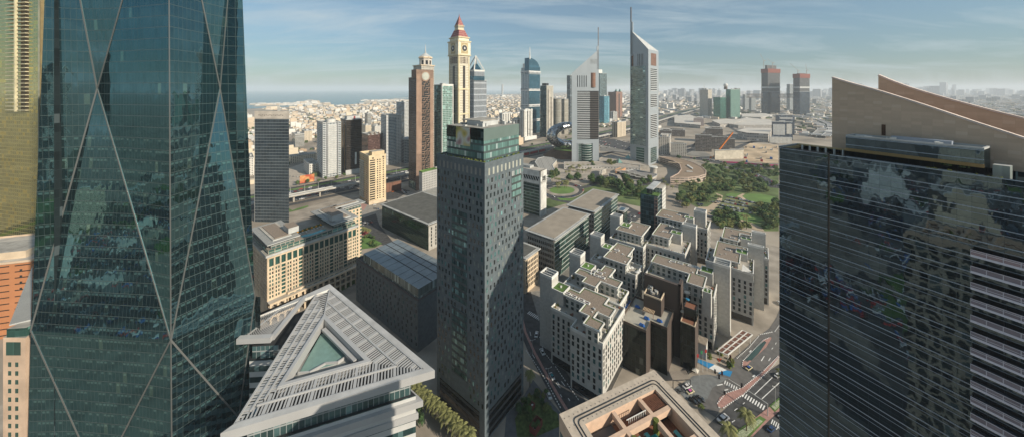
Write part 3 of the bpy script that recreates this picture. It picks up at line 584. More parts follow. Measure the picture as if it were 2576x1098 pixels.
# ---- T11 pyramid tower
LAT = facade('lattice_grey', (.36, .39, .42), (.03, .05, .07), 14, 2.2, .52, .82, metal=.6, vary=.2)
t = block('office_tower', 'dark grey lattice tower with an open white pyramid top right behind the clock tower', 'tower', 1174, 1192, 1224, 760, 202, LAT, LAT, plant=False, amax=44)
Cc = add(add(t['F'], s2, t['a'] * .4), s1, t['b'] * .45); h_ = 15.5
B = MB(); box_c(B, Cc, h_, h_, t['z'], t['z'] + 10, facade('blue_band_glass', (.04, .1, .14), (.04, .1, .14), 5, 3, .9, .9)); box_c(B, Cc, h_, h_, t['z'] + 10, t['z'] + 22, LAT); box_c(B, Cc, h_ + .6, h_ + .6, t['z'] + 22, t['z'] + 24, WHITE); part(t['r'], B, 'upper_tier')
B = MB(); z0 = t['z'] + 24; ap = Cc + (z0 + 37,)
cs = [add(add(Cc, s2, x * h_), s1, y * h_) for x, y in ((-1, -1), (1, -1), (1, 1), (-1, 1))]
for c in cs: B.bar(c + (z0,), ap, 2.2, 2.2, WHITE)
for c, e in zip(cs, cs[1:] + cs[:1]): B.bar(c + (z0 + .5,), e + (z0 + .5,), 1.5, 1.5, WHITE)
pf = part(t['r'], B, 'pyramid_frame')
B = MB(); box_c(B, Cc, h_ * .72, h_ * .72, z0, z0 + 17, facade('pyramid_glass', (.03, .10, .14), (.03, .10, .14), 3, 3, .95, .95, metal=.7), None, .25); part(pf, B, 'pyramid_glass')
# ---- T12 small white trio
PW = facade('white_dark_slots', (.56, .55, .51), (.03, .035, .04), 3.4, 11, .34, .9, metal=.2, vary=.2, blind=0)
for (xl, xf, xr, Y_, tp, lb) in ((1256, 1264, 1289, 1120, 285, 'low white block with dark vertical slots, leftmost of three right behind the grey tower'), (1288, 1302, 1318, 1060, 300, 'low white block with dark slots between two taller white neighbours'), (1308, 1318, 1345, 1030, 277, 'slim white tower of three ribs flaring out at its base beside the motorway')):
    t = block('office_building', lb, 'building', xl, xf, xr, Y_, tp, PW, PW, amax=40)
    bands(t, t['z'] - 3, t['z'], 5, 2.6, .6, WHITE, 'top_band')
for u in (.1, .45, .8): fin(t, 'R', u, u + .14, 0, t['z'] + 3, 2, WHITE)
fin(t, 'R', -.1, 1.3, 0, 12, 8, WHITE, 'podium')
# ---- T13 blue blade tower
BL = facade('deep_blue_glass', (.12, .24, .30), (.02, .09, .14), 3.8, 3, .96, .86, metal=.75, vary=.25, wobb=.01, blind=.02)
BLW = facade('blue_white_bands', (.50, .53, .54), (.04, .10, .14), 3.8, 9, .62, .5, metal=.5)
t = block('office_tower', 'blue glass tower with white bands, a curved top and a mast at its crest', 'tower', 1311, 1331, 1359, 1180, 186, BLW, BL, plant=False, amax=60)
Cc = add(add(t['F'], s2, t['a'] * .5), s1, t['b'] * .5)
B = MB(); zz = t['z']; pts = rect(add(t['F'], s2, .01), t['a'], t['b'] * .6, s2, s1); b_ = MB()
for k in range(10):
    f0 = k / 10; f1_ = (k + 1) / 10; h0 = 56 * sqrt(1 - f0 ** 2.2) ; 
    B.prism(rect(add(t['F'], s2, t['a'] * f0), t['a'] * .1, t['b'] * .55, s2, s1), zz - .1, zz + 4 + h0, BL, LGREY)
part(t['r'], B, 'curved_top')
B = MB(); B.prism(rect(add(t['F'], s1, t['b'] * .55), t['a'] * .8, t['b'] * .45, s2, s1), zz, zz + 24, BLW, WHITE); B.prism(rect(add(t['F'], s1, t['b'] * .55), t['a'] * .5, t['b'] * .25, s2, s1), zz + 24, zz + 40, WHITE, WHITE); part(t['r'], B, 'stepped_top')
for zz in (45, 100, 160, t['z'] + 3): fin(t, 'R', -.03, 1.03, zz, zz + 9, 1.5, facade('white_opening_band', (.6, .6, .58), (.04, .06, .08), 9, 7, .6, .55, metal=.1), 'white_band'); fin(t, 'L', -.03, 1.03, zz, zz + 9, 1.5, MATS['white_opening_band'], 'white_band')
B = MB(); B.cone(add(t['F'], s2, 4), 2.6, .7, t['z'] + 55, t['z'] + 101, WHITE, 6); part(t['r'], B, 'mast')
# ---- T14..T21
t = block('office_tower', 'dark glass tower with pale ribbed piers right of the blue blade tower', 'tower', 1359, 1375, 1392, 1090, 216, facade('dark_teal_glass', (.04, .07, .08), (.02, .05, .06), 3.8, 6, .9, .8, metal=.6), facade('pale_ribbed', (.46, .44, .38), (.05, .05, .05), 60, 6, .3, .98, metal=.1, vary=.2), amax=44)
fin(t, 'R', .2, .5, 0, t['z'] - 12, 3, CONC); fin(t, 'R', .6, .85, 0, t['z'] - 40, 4, CONC); B = MB(); B.prism(rect(add(t['F'], s1, 3), 14, 18, s2, s1), t['z'], t['z'] + 9, DARK, DARK); part(t['r'], B, 'dark_crown')
t = block('apartment_tower', 'cylindrical beige banded tower beside the silver ring building', 'tower', 1392, 1402, 1412, 1130, 250, CONC, CONC, plant=False)
B = MB(); C_ = add(t['F'], (0, 1), 15); B.cone(C_, 15, 15, 0, t['z'] + 2, facade('beige_round_bands', (.45, .42, .35), (.05, .06, .06), 3.6, 60, .99, .55, metal=.3), 24, mt=ROOFG); part(t['r'], B, 'round_front')
t = block('apartment_tower', 'beige striped slab between the round beige tower and the sloped silver tower', 'tower', 1411, 1420, 1430, 1170, 250, facade('beige_stripes', (.5, .46, .38), (.05, .055, .055), 3.5, 60, .99, .5, metal=.2), amax=30)
t = block('office_tower', 'dark striped slab tower peeking out just left of the silver hotel tower', 'tower', 1426, 1434, 1450, 1500, 190, facade('dark_white_lines', (.35, .37, .38), (.02, .04, .05), 4, 80, .999, .82, metal=.5), amax=50)
t = block('office_tower', 'tall grey glass tower with a pale cap behind the silver hotel tower', 'tower', 1490, 1509, 1530, 1700, 184, facade('grey_green_glass', (.25, .3, .3), (.06, .10, .11), 4, 6, .8, .95, metal=.6), amax=70)
B = MB(); B.prism(rect(add(add(t['F'], s2, 2), s1, 8), 34, 40, s2, s1), t['z'], t['z'] + 20, WHITE, WHITE); part(t['r'], B, 'pale_cap')
t = block('office_tower', 'blue glass tower with bright edges in front of the tall grey glass tower', 'tower', 1508, 1520, 1533, 1534, 242, facade('cyan_glass', (.16, .34, .42), (.03, .16, .22), 4, 5, .8, .8, metal=.6), amax=50)
fin(t, 'R', .75, .9, 6, t['z'] - 6, 1.5, facade('cyan_bracket', (.25, .5, .58), (.02, .08, .12), 6, 4, .5, .6), 'bright_edge')
BG = facade('brown_red_stone', (.26, .15, .11), (.04, .03, .03), 4, 5, .4, .55, metal=.2)
t = block('twin_gable_tower', 'brown stone tower with two green pointed turrets between the silver towers', 'tower', 1530, 1550, 1569, 1800, 232, BG, BG, amax=70)
B = MB()
for u in (.15, .75): p = add(add(t['F'], s2, t['a'] * u), s1, 6); B.cone(p, 9, 9, t['z'], t['z'] + 6, BRN, 4); B.cone(p, 9, .2, t['z'] + 6, t['z'] + 20, mat('green_copper', (.2, .34, .3), .6), 4)
part(t['r'], B, 'turret'); fin(t, 'R', .4, .55, 0, t['z'] - 10, .5, DARK, 'window_column')
t = block('office_block', 'low white block with dark window bands below the brown twin turret tower', 'building', 1534, 1543, 1555, 1640, 282, PW, facade('white_dark_bands', (.55, .54, .5), (.04, .05, .06), 4, 50, .9, .5), amax=40)
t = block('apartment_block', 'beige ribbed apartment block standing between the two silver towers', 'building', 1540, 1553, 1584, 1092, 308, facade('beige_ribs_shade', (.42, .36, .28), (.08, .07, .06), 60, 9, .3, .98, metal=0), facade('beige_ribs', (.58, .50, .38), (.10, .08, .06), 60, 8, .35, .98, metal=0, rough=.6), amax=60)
# ---- silver towers: three-sided prisms with a slanted crown
SILV = facade('silver_aluminium', (.33, .365, .39), (.33, .365, .39), 4, 6, .97, .97, rough=.45, metal=.25, wobb=0, wob2=0, vary=.03, blind=0, wrough=.42)
SIL2 = mat('silver_plain', (.35, .385, .41), .4, .2, var=.04)
LOUV = facade('dark_bands_silver', (.42, .44, .45), (.018, .024, .028), 4.1, 400, 1, .58, metal=.5, vary=.2, blind=0, wobb=0, wob2=.01)
def silver(name, label, pL, pR, pB, zL, zR, spx, left_spire, zs, win):
    """pL,pR front edge corners, pB rear corner"""
    r = thing(name, label, 'tower', pL); B = MB()
    zb = min(zL, zR)
    P = [pL, pR, pB]
    B.wall(pL, pR, 0, zb, SILV); B.wall(pR, pB, 0, zb, win); B.wall(pB, pL, 0, zb, win); part(r, B, 'shaft')
    B = MB(); hi = pR if zR > zL else pL; lo = pL if zR > zL else pR; zh = max(zL, zR)
    B.face([pL + (zb,), pR + (zb,), (hi + (zh,))], SILV)
    B.face([pR + (zb,), pB + (zb,), (hi + (zh,))] if hi == pR else [pR + (zb,), pB + (zb,), hi + (zh,)], SIL2)
    B.face([pB + (zb,), pL + (zb,), (hi + (zh,))], SIL2); B.face([lo + (zb,), pB + (zb,), hi + (zh,)], LGREY)
    part(r, B, 'slanted_crown')
    B = MB(); q = hi; w_ = 4.5
    t_ = unit(lo[0] - hi[0], lo[1] - hi[1]); 
    B.prism([q, add(q, t_, w_), add(add(q, t_, w_), (0, 1), 3), add(q, (0, 1), 3)], zh - 46, zs - 42, SIL2); B.prism([q, add(q, t_, w_ * .45), add(add(q, t_, w_ * .45), (0, 1), 2), add(q, (0, 1), 2)], zs - 42, zs, mat('dark_silver_mast', (.2, .2, .21), .4, .4)); part(r, B, 'spire')
    return r
# hotel: flat face to the camera, high side on the right
Yh = 707; pL, pR = XY(1438.5, Yh), XY(1506.5, Yh + 6); r = silver('hotel_tower', 'silver three-sided hotel tower, its slanted crown rising to a spire on the right', pL, pR, add(pL, unit(.5, .86), 56), ZZ(184, Yh), ZZ(123, Yh), 0, False, ZZ(67.5, Yh), LOUV)
ex = unit(pR[0] - pL[0], pR[1] - pL[1]); on = (ex[1], -ex[0]); Wf = sqrt((pR[0] - pL[0]) ** 2 + (pR[1] - pL[1]) ** 2)
def panel(r, F, ex, on, u0, u1, z0, z1, m, out, name, label=None):
    B = MB(); p = add(F, on, out); a = add(p, ex, u0); c = add(p, ex, u1); B.wall(a, c, z0, z1, m)
    for e, f_ in ((c, add(F, ex, u1)), (add(F, ex, u0), a)): B.wall(e, f_, z0, z1, m)
    B.face([a + (z1,), c + (z1,), add(F, ex, u1) + (z1,), add(F, ex, u0) + (z1,)], m); return part(r, B, name, label)
panel(r, pL, ex, on, Wf * .2, Wf * .985, ZZ(351, Yh), ZZ(229, Yh), LOUV, .3, 'window_field'); panel(r, pL, ex, on, Wf * .67, Wf * .99, ZZ(351, Yh), ZZ(229, Yh), facade('dark_bands_half', (.10, .09, .085), (.02, .02, .022), 4.1, 400, 1, .66, metal=.4, vary=.2, blind=0), .5, 'window_field')
for k in range(5): panel(r, pL, ex, on, Wf * (.2 + k * .08), Wf * (.225 + k * .08), ZZ(219, Yh), ZZ(190, Yh), GBLK, .3, 'slot_window')
for k in range(5): panel(r, pL, ex, on, Wf * .68, Wf * .93, ZZ(150 + k * 2.4, Yh), ZZ(149 + k * 2.4, Yh), mat('vent_grey', (.25, .27, .28), .6), .3, 'vent_slot')
B = MB(); B.cone(add(add(pL, ex, Wf * .79), on, -6), 8.2, 8.2, ZZ(220, Yh), ZZ(183, Yh), GOLD, 20); part(r, B, 'copper_drum')
panel(r, pL, ex, on, Wf * .24, Wf * .77, ZZ(411, Yh), ZZ(362, Yh), facade('green_atrium', (.3, .33, .33), (.03, .08, .07), 4.2, 3, .9, .9, metal=.6), .35, 'atrium_glass')
B = MB(); B.cone(add(add(pL, ex, Wf * .55), on, -6), 13, 13, 1, ZZ(362, Yh), facade('atrium_rings', (.36, .4, .38), (.03, .09, .08), 5.4, 60, 1, .74, metal=.6, blind=0), 20, mt=LGREY); part(r, B, 'atrium_drum')
for u in (.22, .78): panel(r, pL, ex, on, Wf * u - 1, Wf * u + 1, 0, ZZ(360, Yh), SIL2, .9, 'fin')
# office tower: two faces, high side on the left
Yo = 690; pC = XY(1631, 687); pL = XY(1585.5, 722); pR = XY(1656.5, 725)
r = silver('office_tower', 'taller silver three-sided office tower, its crown slanting down from a spire on the left', pL, pC, pR, 0, 0, 0, True, 10, LOUV)
for o in list(r.children): bpy.data.objects.remove(o, do_unlink=True)
zc_ = ZZ(124, 687); zl_ = ZZ(75, 722); exl = unit(pC[0] - pL[0], pC[1] - pL[1]); exr = unit(pR[0] - pC[0], pR[1] - pC[1]); Wl = sqrt((pC[0] - pL[0]) ** 2 + (pC[1] - pL[1]) ** 2); Wr = sqrt((pR[0] - pC[0]) ** 2 + (pR[1] - pC[1]) ** 2)
B = MB(); B.wall(pL, pC, 0, zc_ - 50, SILV); B.wall(pC, pR, 0, zc_, SILV); B.wall(pR, pL, 0, zc_, SILV)
B.wall(add(pL, exl, Wl * .18), pC, zc_ - 50, zc_ - 8, SILV); B.wall(pL, pC, zc_ - 8, zc_, SILV); part(r, B, 'shaft')
B = MB(); B.face([pL + (zc_,), pC + (zc_,), pL + (zl_,)], SILV); B.face([pC + (zc_,), pR + (zc_,), pL + (zl_,)], LGREY); B.face([pR + (zc_,), pL + (zc_,), pL + (zl_,)], SIL2); part(r, B, 'slanted_crown')
B = MB(); q = pL; B.prism([q, add(q, exl, 6), add(add(q, exl, 6), exr, 3), add(q, exr, 3)], zl_ - 60, ZZ(56, 722), SIL2); B.prism([q, add(q, exl, 2.8), add(add(q, exl, 2.8), exr, 2), add(q, exr, 2)], ZZ(56, 722), ZZ(18.5, 722), MATS['dark_silver_mast']); part(r, B, 'spire')
onl = (exl[1], -exl[0]); onr = (exr[1], -exr[0])
panel(r, pL, exl, onl, Wl * .02, Wl * .86, ZZ(366, 700), ZZ(166, 700), facade('mirror_louvres', (.22, .25, .26), (.17, .23, .24), 4.1, 6, .99, .78, metal=.8, wobb=.02, wob2=.08, vary=.3, blind=.02), .3, 'mirror_glass')
panel(r, pL, exl, onl, Wl * .10, Wl * .28, ZZ(165, 705), ZZ(131, 705), GOLD, -.5, 'copper_recess')
for k in range(4): panel(r, pL, exl, onl, Wl * (.42 + k * .09), Wl * (.45 + k * .09), ZZ(165, 690), ZZ(134, 690), GBLK, .3, 'slot_window')
for (ya, yb) in ((229, 172), (270, 237), (347, 288)): panel(r, pC, exr, onr, Wr * .22, Wr * .82, ZZ(yb + (yb - ya) * 0 + 0, 700) if yb > ya else ZZ(ya, 700), ZZ(min(ya, yb), 700), LOUV, .3, 'window_field')
panel(r, pC, exr, onr, Wr * .24, Wr * .76, ZZ(165, 700), ZZ(134, 700), GOLD, .3, 'copper_window')
panel(r, pC, exr, onr, Wr * .22, Wr * .80, 4, ZZ(372, 700), MATS['green_atrium'], .3, 'atrium_glass'); panel(r, pL, exl, onl, Wl * .35, Wl * .78, 2, ZZ(372, 700), MATS['atrium_rings'], .3, 'atrium_glass')
# ---- silver ring museum
r = thing('ring_museum', 'silver oval ring building engraved with dark script, on a planted mound', 'museum', XY(1432, 800))
c0 = XY(1432, 800); sm = mat('engraved_steel', (.55, .56, .57), .22, .9, var=0)
tt = sm.node_tree; b_ = tt.nodes['Principled BSDF']; uvn = tt.nodes.new('ShaderNodeUVMap'); vo = tt.nodes.new('ShaderNodeTexWave'); vo.inputs['Scale'].default_value = .5; vo.bands_direction = 'DIAGONAL'; vo.inputs['Distortion'].default_value = 26; vo.inputs['Detail'].default_value = 2; vo.inputs['Detail Scale'].default_value = .9
tt.links.new(uvn.outputs[0], vo.inputs[0]); rp = tt.nodes.new('ShaderNodeValToRGB'); rp.color_ramp.interpolation = 'CONSTANT'; rp.color_ramp.elements[0].color = (.03, .035, .04, 1); rp.color_ramp.elements[1].position = .27; rp.color_ramp.elements[1].color = (.5, .51, .52, 1); tt.links.new(vo.outputs[0], rp.inputs[0]); tt.links.new(rp.outputs[0], b_.inputs['Base Color'])
B = MB(); n, m_ = 48, 20; ux = unit(1, .35)
def tor(i, j):
    a = 2 * pi * i / n; p = 2 * pi * j / m_; th = 13 - 4 * cos(a - .3); Rx, Rz = 49, 24
    cx, cz = Rx * cos(a), Rz * sin(a); dx, dz = cos(a), sin(a) * 1.15; l = sqrt(dx * dx + dz * dz)
    o = cos(p) * th * .72; y = sin(p) * th * 1.1
    q = add(add(c0, ux, cx + dx / l * o), (-ux[1], ux[0]), y); return q + (52 + cz + dz / l * o,)
for i in range(n):
    for j in range(m_): B.face([tor(i, j), tor(i, j + 1), tor(i + 1, j + 1), tor(i + 1, j)], sm, [(i * .5, j * .35), (i * .5, j * .35 + .35), (i * .5 + .5, j * .35 + .35), (i * .5 + .5, j * .35)])
o = part(r, B, 'ring'); [setattr(p_, 'use_smooth', True) for p_ in o.data.polygons]
B = MB(); B.cone(c0, 66, 40, 0, 16, mat('mound_earth', (.13, .075, .045), .95, var=.4, scale=.08), 32, sy=.8, mt=LAWN); part(r, B, 'mound')
# ================================================================== NEAR BUILDINGS
# ---- central grey tower
def pz(c, x, y, z): return G(c, x, y, z)
F = G('', 1219.4, 414.4, 132); t = dict(F=F, e2=d2, e1=d1, a=31.2, b=35.4, z=132)
r = t['r'] = thing('office_tower', 'dark grey stone tower with scattered small windows and a set-back glass top, in the centre', 'tower', F)
P = rect(F, 31.2, 35.4); B = MB(); B.prism(P, 0, 132, DSTONE, ROOFG); part(r, B, 'stone_wall')
B = MB(); rim(B, inset(P, -.1), 131.7, 1.1, .6, DSTONE); part(r, B, 'parapet')
random.seed(3); W = Wins(r); GSK = gl('sky_teal_window', (.22, .38, .37), .05, .6); GLB = mat('half_drawn_blind', (.16, .18, .17), .5); mats_r = [GTEAL, GDARK, GBLK, GSK, GBLK, GDARK, GLB]; mats_l = [GDARK, GBLK, GDARK, GBLK, GTEAL, GLB]
sk1 = lambda i, j, u, z: (u > 20 and u < 29 and 110 < z < 125) or R() < .06
W.grid(F, d2, 31.2, 15, 125.5, 11, 30, .95, 2.1, mats_r, sk1, .18, u0=.6)
sk2 = lambda i, j, u, z: (11.5 < u < 24 and 16 < z < 106 and not 55 < z < 58) or R() < .06
W.grid(F, d1, 35.4, 15, 125.5, 13, 30, .95, 2.1, mats_l, sk2, .18, u0=.6)
W.grid(F, d2, 31.2, 126.2, 129.8, 9, 1, 1.2, 3.4, [GPALE], None, 0, u0=1.5); W.grid(F, d1, 35.4, 126.2, 129.8, 11, 1, 1.2, 3.4, [mat('dim_grey_panel', (.22, .215, .2), .6)], None, 0, u0=1.5)
W.finish(100)
CG = facade('dark_curtain_glass', (.05, .06, .065), (.07, .14, .145), 3.68, 1.3, .86, .66, metal=.6, wobb=.02, wob2=.04, vary=.6)
fin(t, 'R', .66, .93, 110, 124.5, .12, facade('teal_curtain_glass', (.04, .05, .05), (.20, .36, .34), 3.68, 1.2, .84, .7, metal=.5, wobb=.02, vary=.5), 'glass_bay')
fin(t, 'L', .34, .66, 60, 106, .12, CG, 'glass_bay'); fin(t, 'L', .34, .66, 22, 56, .12, CG, 'glass_bay')
for sd in 'LR': fin(t, sd, .1, .93, 1, 13, .1, facade('base_slots', (.05, .055, .058), (.012, .014, .016), 3.9, 40, 1, .62, blind=0, vary=.1), 'base_glazing')
TG = facade('teal_top_glass', (.05, .07, .07), (.16, .30, .28), 3.7, 1.5, .86, .72, metal=.5, wobb=.02, vary=.45, blind=.15); TP = mat('grey_green_panel', (.14, .19, .175), .35, .2, var=.06)
F2 = XY(1216.8, 153.5); a2 = along(F2, d2, 1305.3); b2 = along(F2, d1, 1124.3); t2 = dict(F=F2, e2=d2, e1=d1, a=a2, b=b2, z=149, r=r)
B = MB(); P2 = rect(F2, a2, b2); B.prism(P2, 132, 143.0, TG, ROOFG); tp = part(r, B, 'glass_top_storeys')
B = MB(); B.prism(inset(P2, -.12), 142.6, 148.6, TP, ROOFG, sides=[TP, TP, TP, facade('black_glass_sheet', (.02, .035, .035), (.02, .035, .035), 3, 2, .98, .98, metal=.5, wobb=.01, wob2=.03)]); part(r, B, 'top_panel_band')
B = MB(); C = add(add(F2, d2, 7), d1, 7); B.prism(rect(C, 12, 12), 148.6, 151, LGREY, CONC); B.prism(rect(add(C, n1, -2), 16, 14), 151, 151.4, ROOFG, ROOFG, bottom=True); part(r, B, 'roof_canopy')
B = MB()
for k in range(22): q = add(add(F2, d2, U(1, a2 - 2)), d1, U(1, b2 - 2)); B.prism(rect(q, U(.5, 2), U(.5, 2)), 148.6, 148.6 + U(.5, 2), LGREY, CONC)
for k in range(4): q = add(add(F2, d2, 20), d1, 6 + k * 2); B.bar(q + (149,), q + (153,), .12, .12, STEEL)
part(r, B, 'roof_equipment')
bn = mat('blurred_banner', (.5, .5, .45), .6, var=0); T_ = bn.node_tree; pb = T_.nodes['Principled BSDF']; uvn = T_.nodes.new('ShaderNodeUVMap'); nz_ = T_.nodes.new('ShaderNodeTexNoise'); nz_.inputs['Scale'].default_value = .16; nz_.inputs['Detail'].default_value = 0; T_.links.new(uvn.outputs[0], nz_.inputs[0]); rp = T_.nodes.new('ShaderNodeValToRGB'); e = rp.color_ramp.elements; e[0].position = .3; e[0].color = (.25, .03, .05, 1); e[1].position = .7; e[1].color = (.05, .12, .05, 1); k_ = e.new(.45); k_.color = (.55, .55, .5, 1); k_ = e.new(.6); k_.color = (.5, .4, .12, 1); T_.links.new(nz_.outputs[0], rp.inputs[0]); T_.links.new(rp.outputs[0], pb.inputs['Base Color'])
tb = dict(t2); fin(tb, 'L', .34, .72, 139, 148.3, .35, bn, 'banner', 'tall hanging banner, blurred red white and yellow')
B = MB(); random.seed(5); GRN = mat('planter_leaves', (.11, .13, .03), .95, var=.5, scale=1.5)
for k in range(70):
    q = add(add(F, d2, 1.2), d1, U(1, 33)) if k % 2 else add(add(F, d1, 1.2), d2, U(1, 29)); B.cone(q, U(.4, .9), U(.1, .4), 132, 132.6 + U(.1, .9), GRN, 6)
part(r, B, 'roof_planting')

# ---- cream hotel
F = add(G('', 671.8, 632.8, 50), (0, 0), 0); a = 65.0; b = abs(along(F, d1, 625)); b = min(b, 45)
CREAMH = mat('hotel_cream_stone', (.56, .45, .32), .8)
r = thing('hotel', 'long cream stone hotel with green windows and grey louvred roof terraces left of centre', 'hotel', F); t = dict(r=r, F=F, e2=d2, e1=d1, a=a, b=b, z=50)
B = MB(); B.prism(rect(F, a, b), 0, 46, CREAM, ROOFG); part(r, B, 'stone_wall')
B = MB(); B.prism(rect(add(add(F, d2, -1), d1, -1), a + 2, b + 2), 46, 47.6, LGREY, ROOFG, bottom=True); B.prism(rect(add(add(F, d2, 1), d1, 1), a - 2, b), 47.6, 50.2, facade('hotel_attic_glass', (.42, .38, .3), (.06, .15, .13), 2.7, 4, .9, .9, metal=.4), PAVE); part(r, B, 'attic_storey')
W = Wins(r); random.seed(8); GG = GGREEN; nb = 17
for i in range(nb):
    u = 2.6 + i * (a - 5) / (nb - 1)
    W.add(add(F, d2, u), d2, 41.5, 2.7, 5.6, GG)
    for j in range(8):
        z = 16.5 + j * 2.85
        if i % 3 == 2: W.add(add(F, d2, u), d2, z, 2.5, 1.9, GG)
        else:
            W.add(add(F, d2, u - .8), d2, z, .85, 1.75, random.choice([GG, GG, GBLK])); W.add(add(F, d2, u + .8), d2, z, .85, 1.75, random.choice([GG, GG, GBLK]))
for i in range(12):
    for j in range(9): W.add(add(F, d1, 2 + i * (b - 4) / 11), d1, 14 + j * 3.3, 1.6, 2.3, GBLK)
W.finish(100)
B = MB()
for i in range(nb + 1):
    u = 2.6 - (a - 5) / (nb - 1) / 2 + i * (a - 5) / (nb - 1); B.prism(rect(add(add(F, n1, .3), d2, max(.0, u - .3)), .6, .32), 8, 45.9, CREAM)
part(r, B, 'pilaster', kind='stuff')
B = MB()    # arcade in front
for i in range(16):
    u = i * a / 15; q = add(add(F, d2, u), n1, 6.5); B.prism(rect(q, 1.2, 1.2), 0, 14.5, CREAM)
for z in (4.5, 9.0, 13.6): B.prism(rect(add(F, n1, 6.6), a + 1.2, .9), z, z + 1, CREAM, bottom=True); B.prism(rect(add(F, n1, 5.6), a, 5.7), z, z + .4, CONC, bottom=True)
part(r, B, 'arcade')
B = MB(); B.prism(rect(add(add(F, n1, 2.6), d2, 12), 48, 2.5), 9, 15.5, CREAM, PAVE); ter = part(r, B, 'terrace_storey')
B = MB()
for i in range(12): q = add(add(F, n1, 2.72), d2, 13.5 + i * 4); B.wall(q, add(q, d2, 2.4), 10, 14.4, GGREEN, i * 5)
part(ter, B, 'terrace_window', kind='stuff')
LV = facade('roof_louvres', (.40, .40, .37), (.13, .13, .125), .6, .62, .42, 1, rough=.6, metal=0, wobb=0, wob2=0, blind=0, vary=.05)
def slab(mb, pts, z0, z1, m, mt=None): mb.prism(pts, z0, z1, m, mt or m, bottom=True)
def hotel_wing(F0, A_, B_, name='roof_wing'):
    B = MB(); slab(B, rect(add(add(F0, d2, 3), d1, 3), A_ - 6, B_ - 6), 50, 54, facade('penthouse_glass', (.3, .3, .28), (.07, .13, .12), 4, 3, .85, .8, metal=.4), ROOFG); o = part(r, B, name)
    B = MB(); P = rect(F0, A_, B_); slab(B, P, 54.2, 54.8, LGREY, LV); Q = inset(P, 4.5); slab(B, Q, 54.82, 55.6, LGREY, CONC); part(o, B, 'louvred_roof')
    B = MB(); Q = inset(P, 6.2)
    if A_ > 14: slab(B, Q, 55.62, 56.0, GRAVEL, GRAVEL)
    part(o, B, 'gravel_strip'); return o
hotel_wing(add(F, d1, -.5), 21, b); w2 = hotel_wing(add(add(F, d2, 44), d1, -.5), 22, 46)
B = MB(); slab(B, rect(add(add(F, d2, 15), d1, 6), 7, 12), 55.7, 60, LGREY, GRAVEL); slab(B, rect(add(add(F, d2, 46), d1, 4), 9, 9), 55.7, 60, LGREY, GRAVEL); part(r, B, 'plant_room')
hotel_wing(add(add(F, d2, 52), d1, 30), 36, 14)
HWF = facade('hotel_wing_windows', CREAM_ := (.55, .44, .31), (.05, .12, .10), 3.3, 3.4, .45, .6, metal=.4)
B = MB(); B.prism(rect(add(add(F, d2, 52), d1, 32), 33, 10), 0, 50, HWF, ROOFG); B.prism(rect(add(add(F, d2, 0), d1, 30), 52, 16), 0, 46, HWF, ROOFG); part(r, B, 'rear_wing')
B = MB()
for k in range(7): q = add(add(F, d2, 23 + k * 3.4), d1, 34); slab(B, rect(q, 2.6, 3.4), 46, 49, LGREY, DARK)
part(r, B, 'cooling_unit', kind='stuff')
po = MB(); Cp = add(add(F, d2, 32), d1, 6)
pts = [add(add(Cp, d2, x), d1, y) for x, y in ((-8,-1),(-4,-3),(4,-3),(9,-2),(10,0),(7,2),(0,1),(-5,3),(-8,2))]; po.face([p + (50.3,) for p in pts], POOLW); part(r, po, 'roof_pool')
for k in range(9):
    q = add(add(F, d2, 25 + k * 2.1), d1, 12 + (k % 2) * 1.6); B = MB(); slab(B, rect(q, .8, 1.9), 50.35, 50.75, WHITE); lg = B.build('sun_lounger'); tag(lg, 'white sun lounger beside the curved pool on the cream hotel roof', 'sun lounger', 'white loungers on the cream hotel roof')
for k in range(6):
    q = add(add(F, d2, 24 + k * 3.4), d1, 14.5); B = MB(); B.cone(q, .9, .05, 51.6, 52.9, mat('orange_cloth', (.6, .25, .03), .8), 8); B.cone(q, .06, .06, 50.3, 51.6, WHITE, 5); pr = B.build('folded_parasol'); tag(pr, 'orange parasol among the white loungers on the cream hotel roof', 'parasol', 'orange parasols on the cream hotel roof')
B = MB()
for k in range(40): q = add(add(F, d2, 22.5 + k * .52), d1, 17 + U(-.4, .4)); B.cone(q, .6, .2, 50.2, 51.4 + U(0, .9), GRN, 6)
part(r, B, 'roof_hedge')

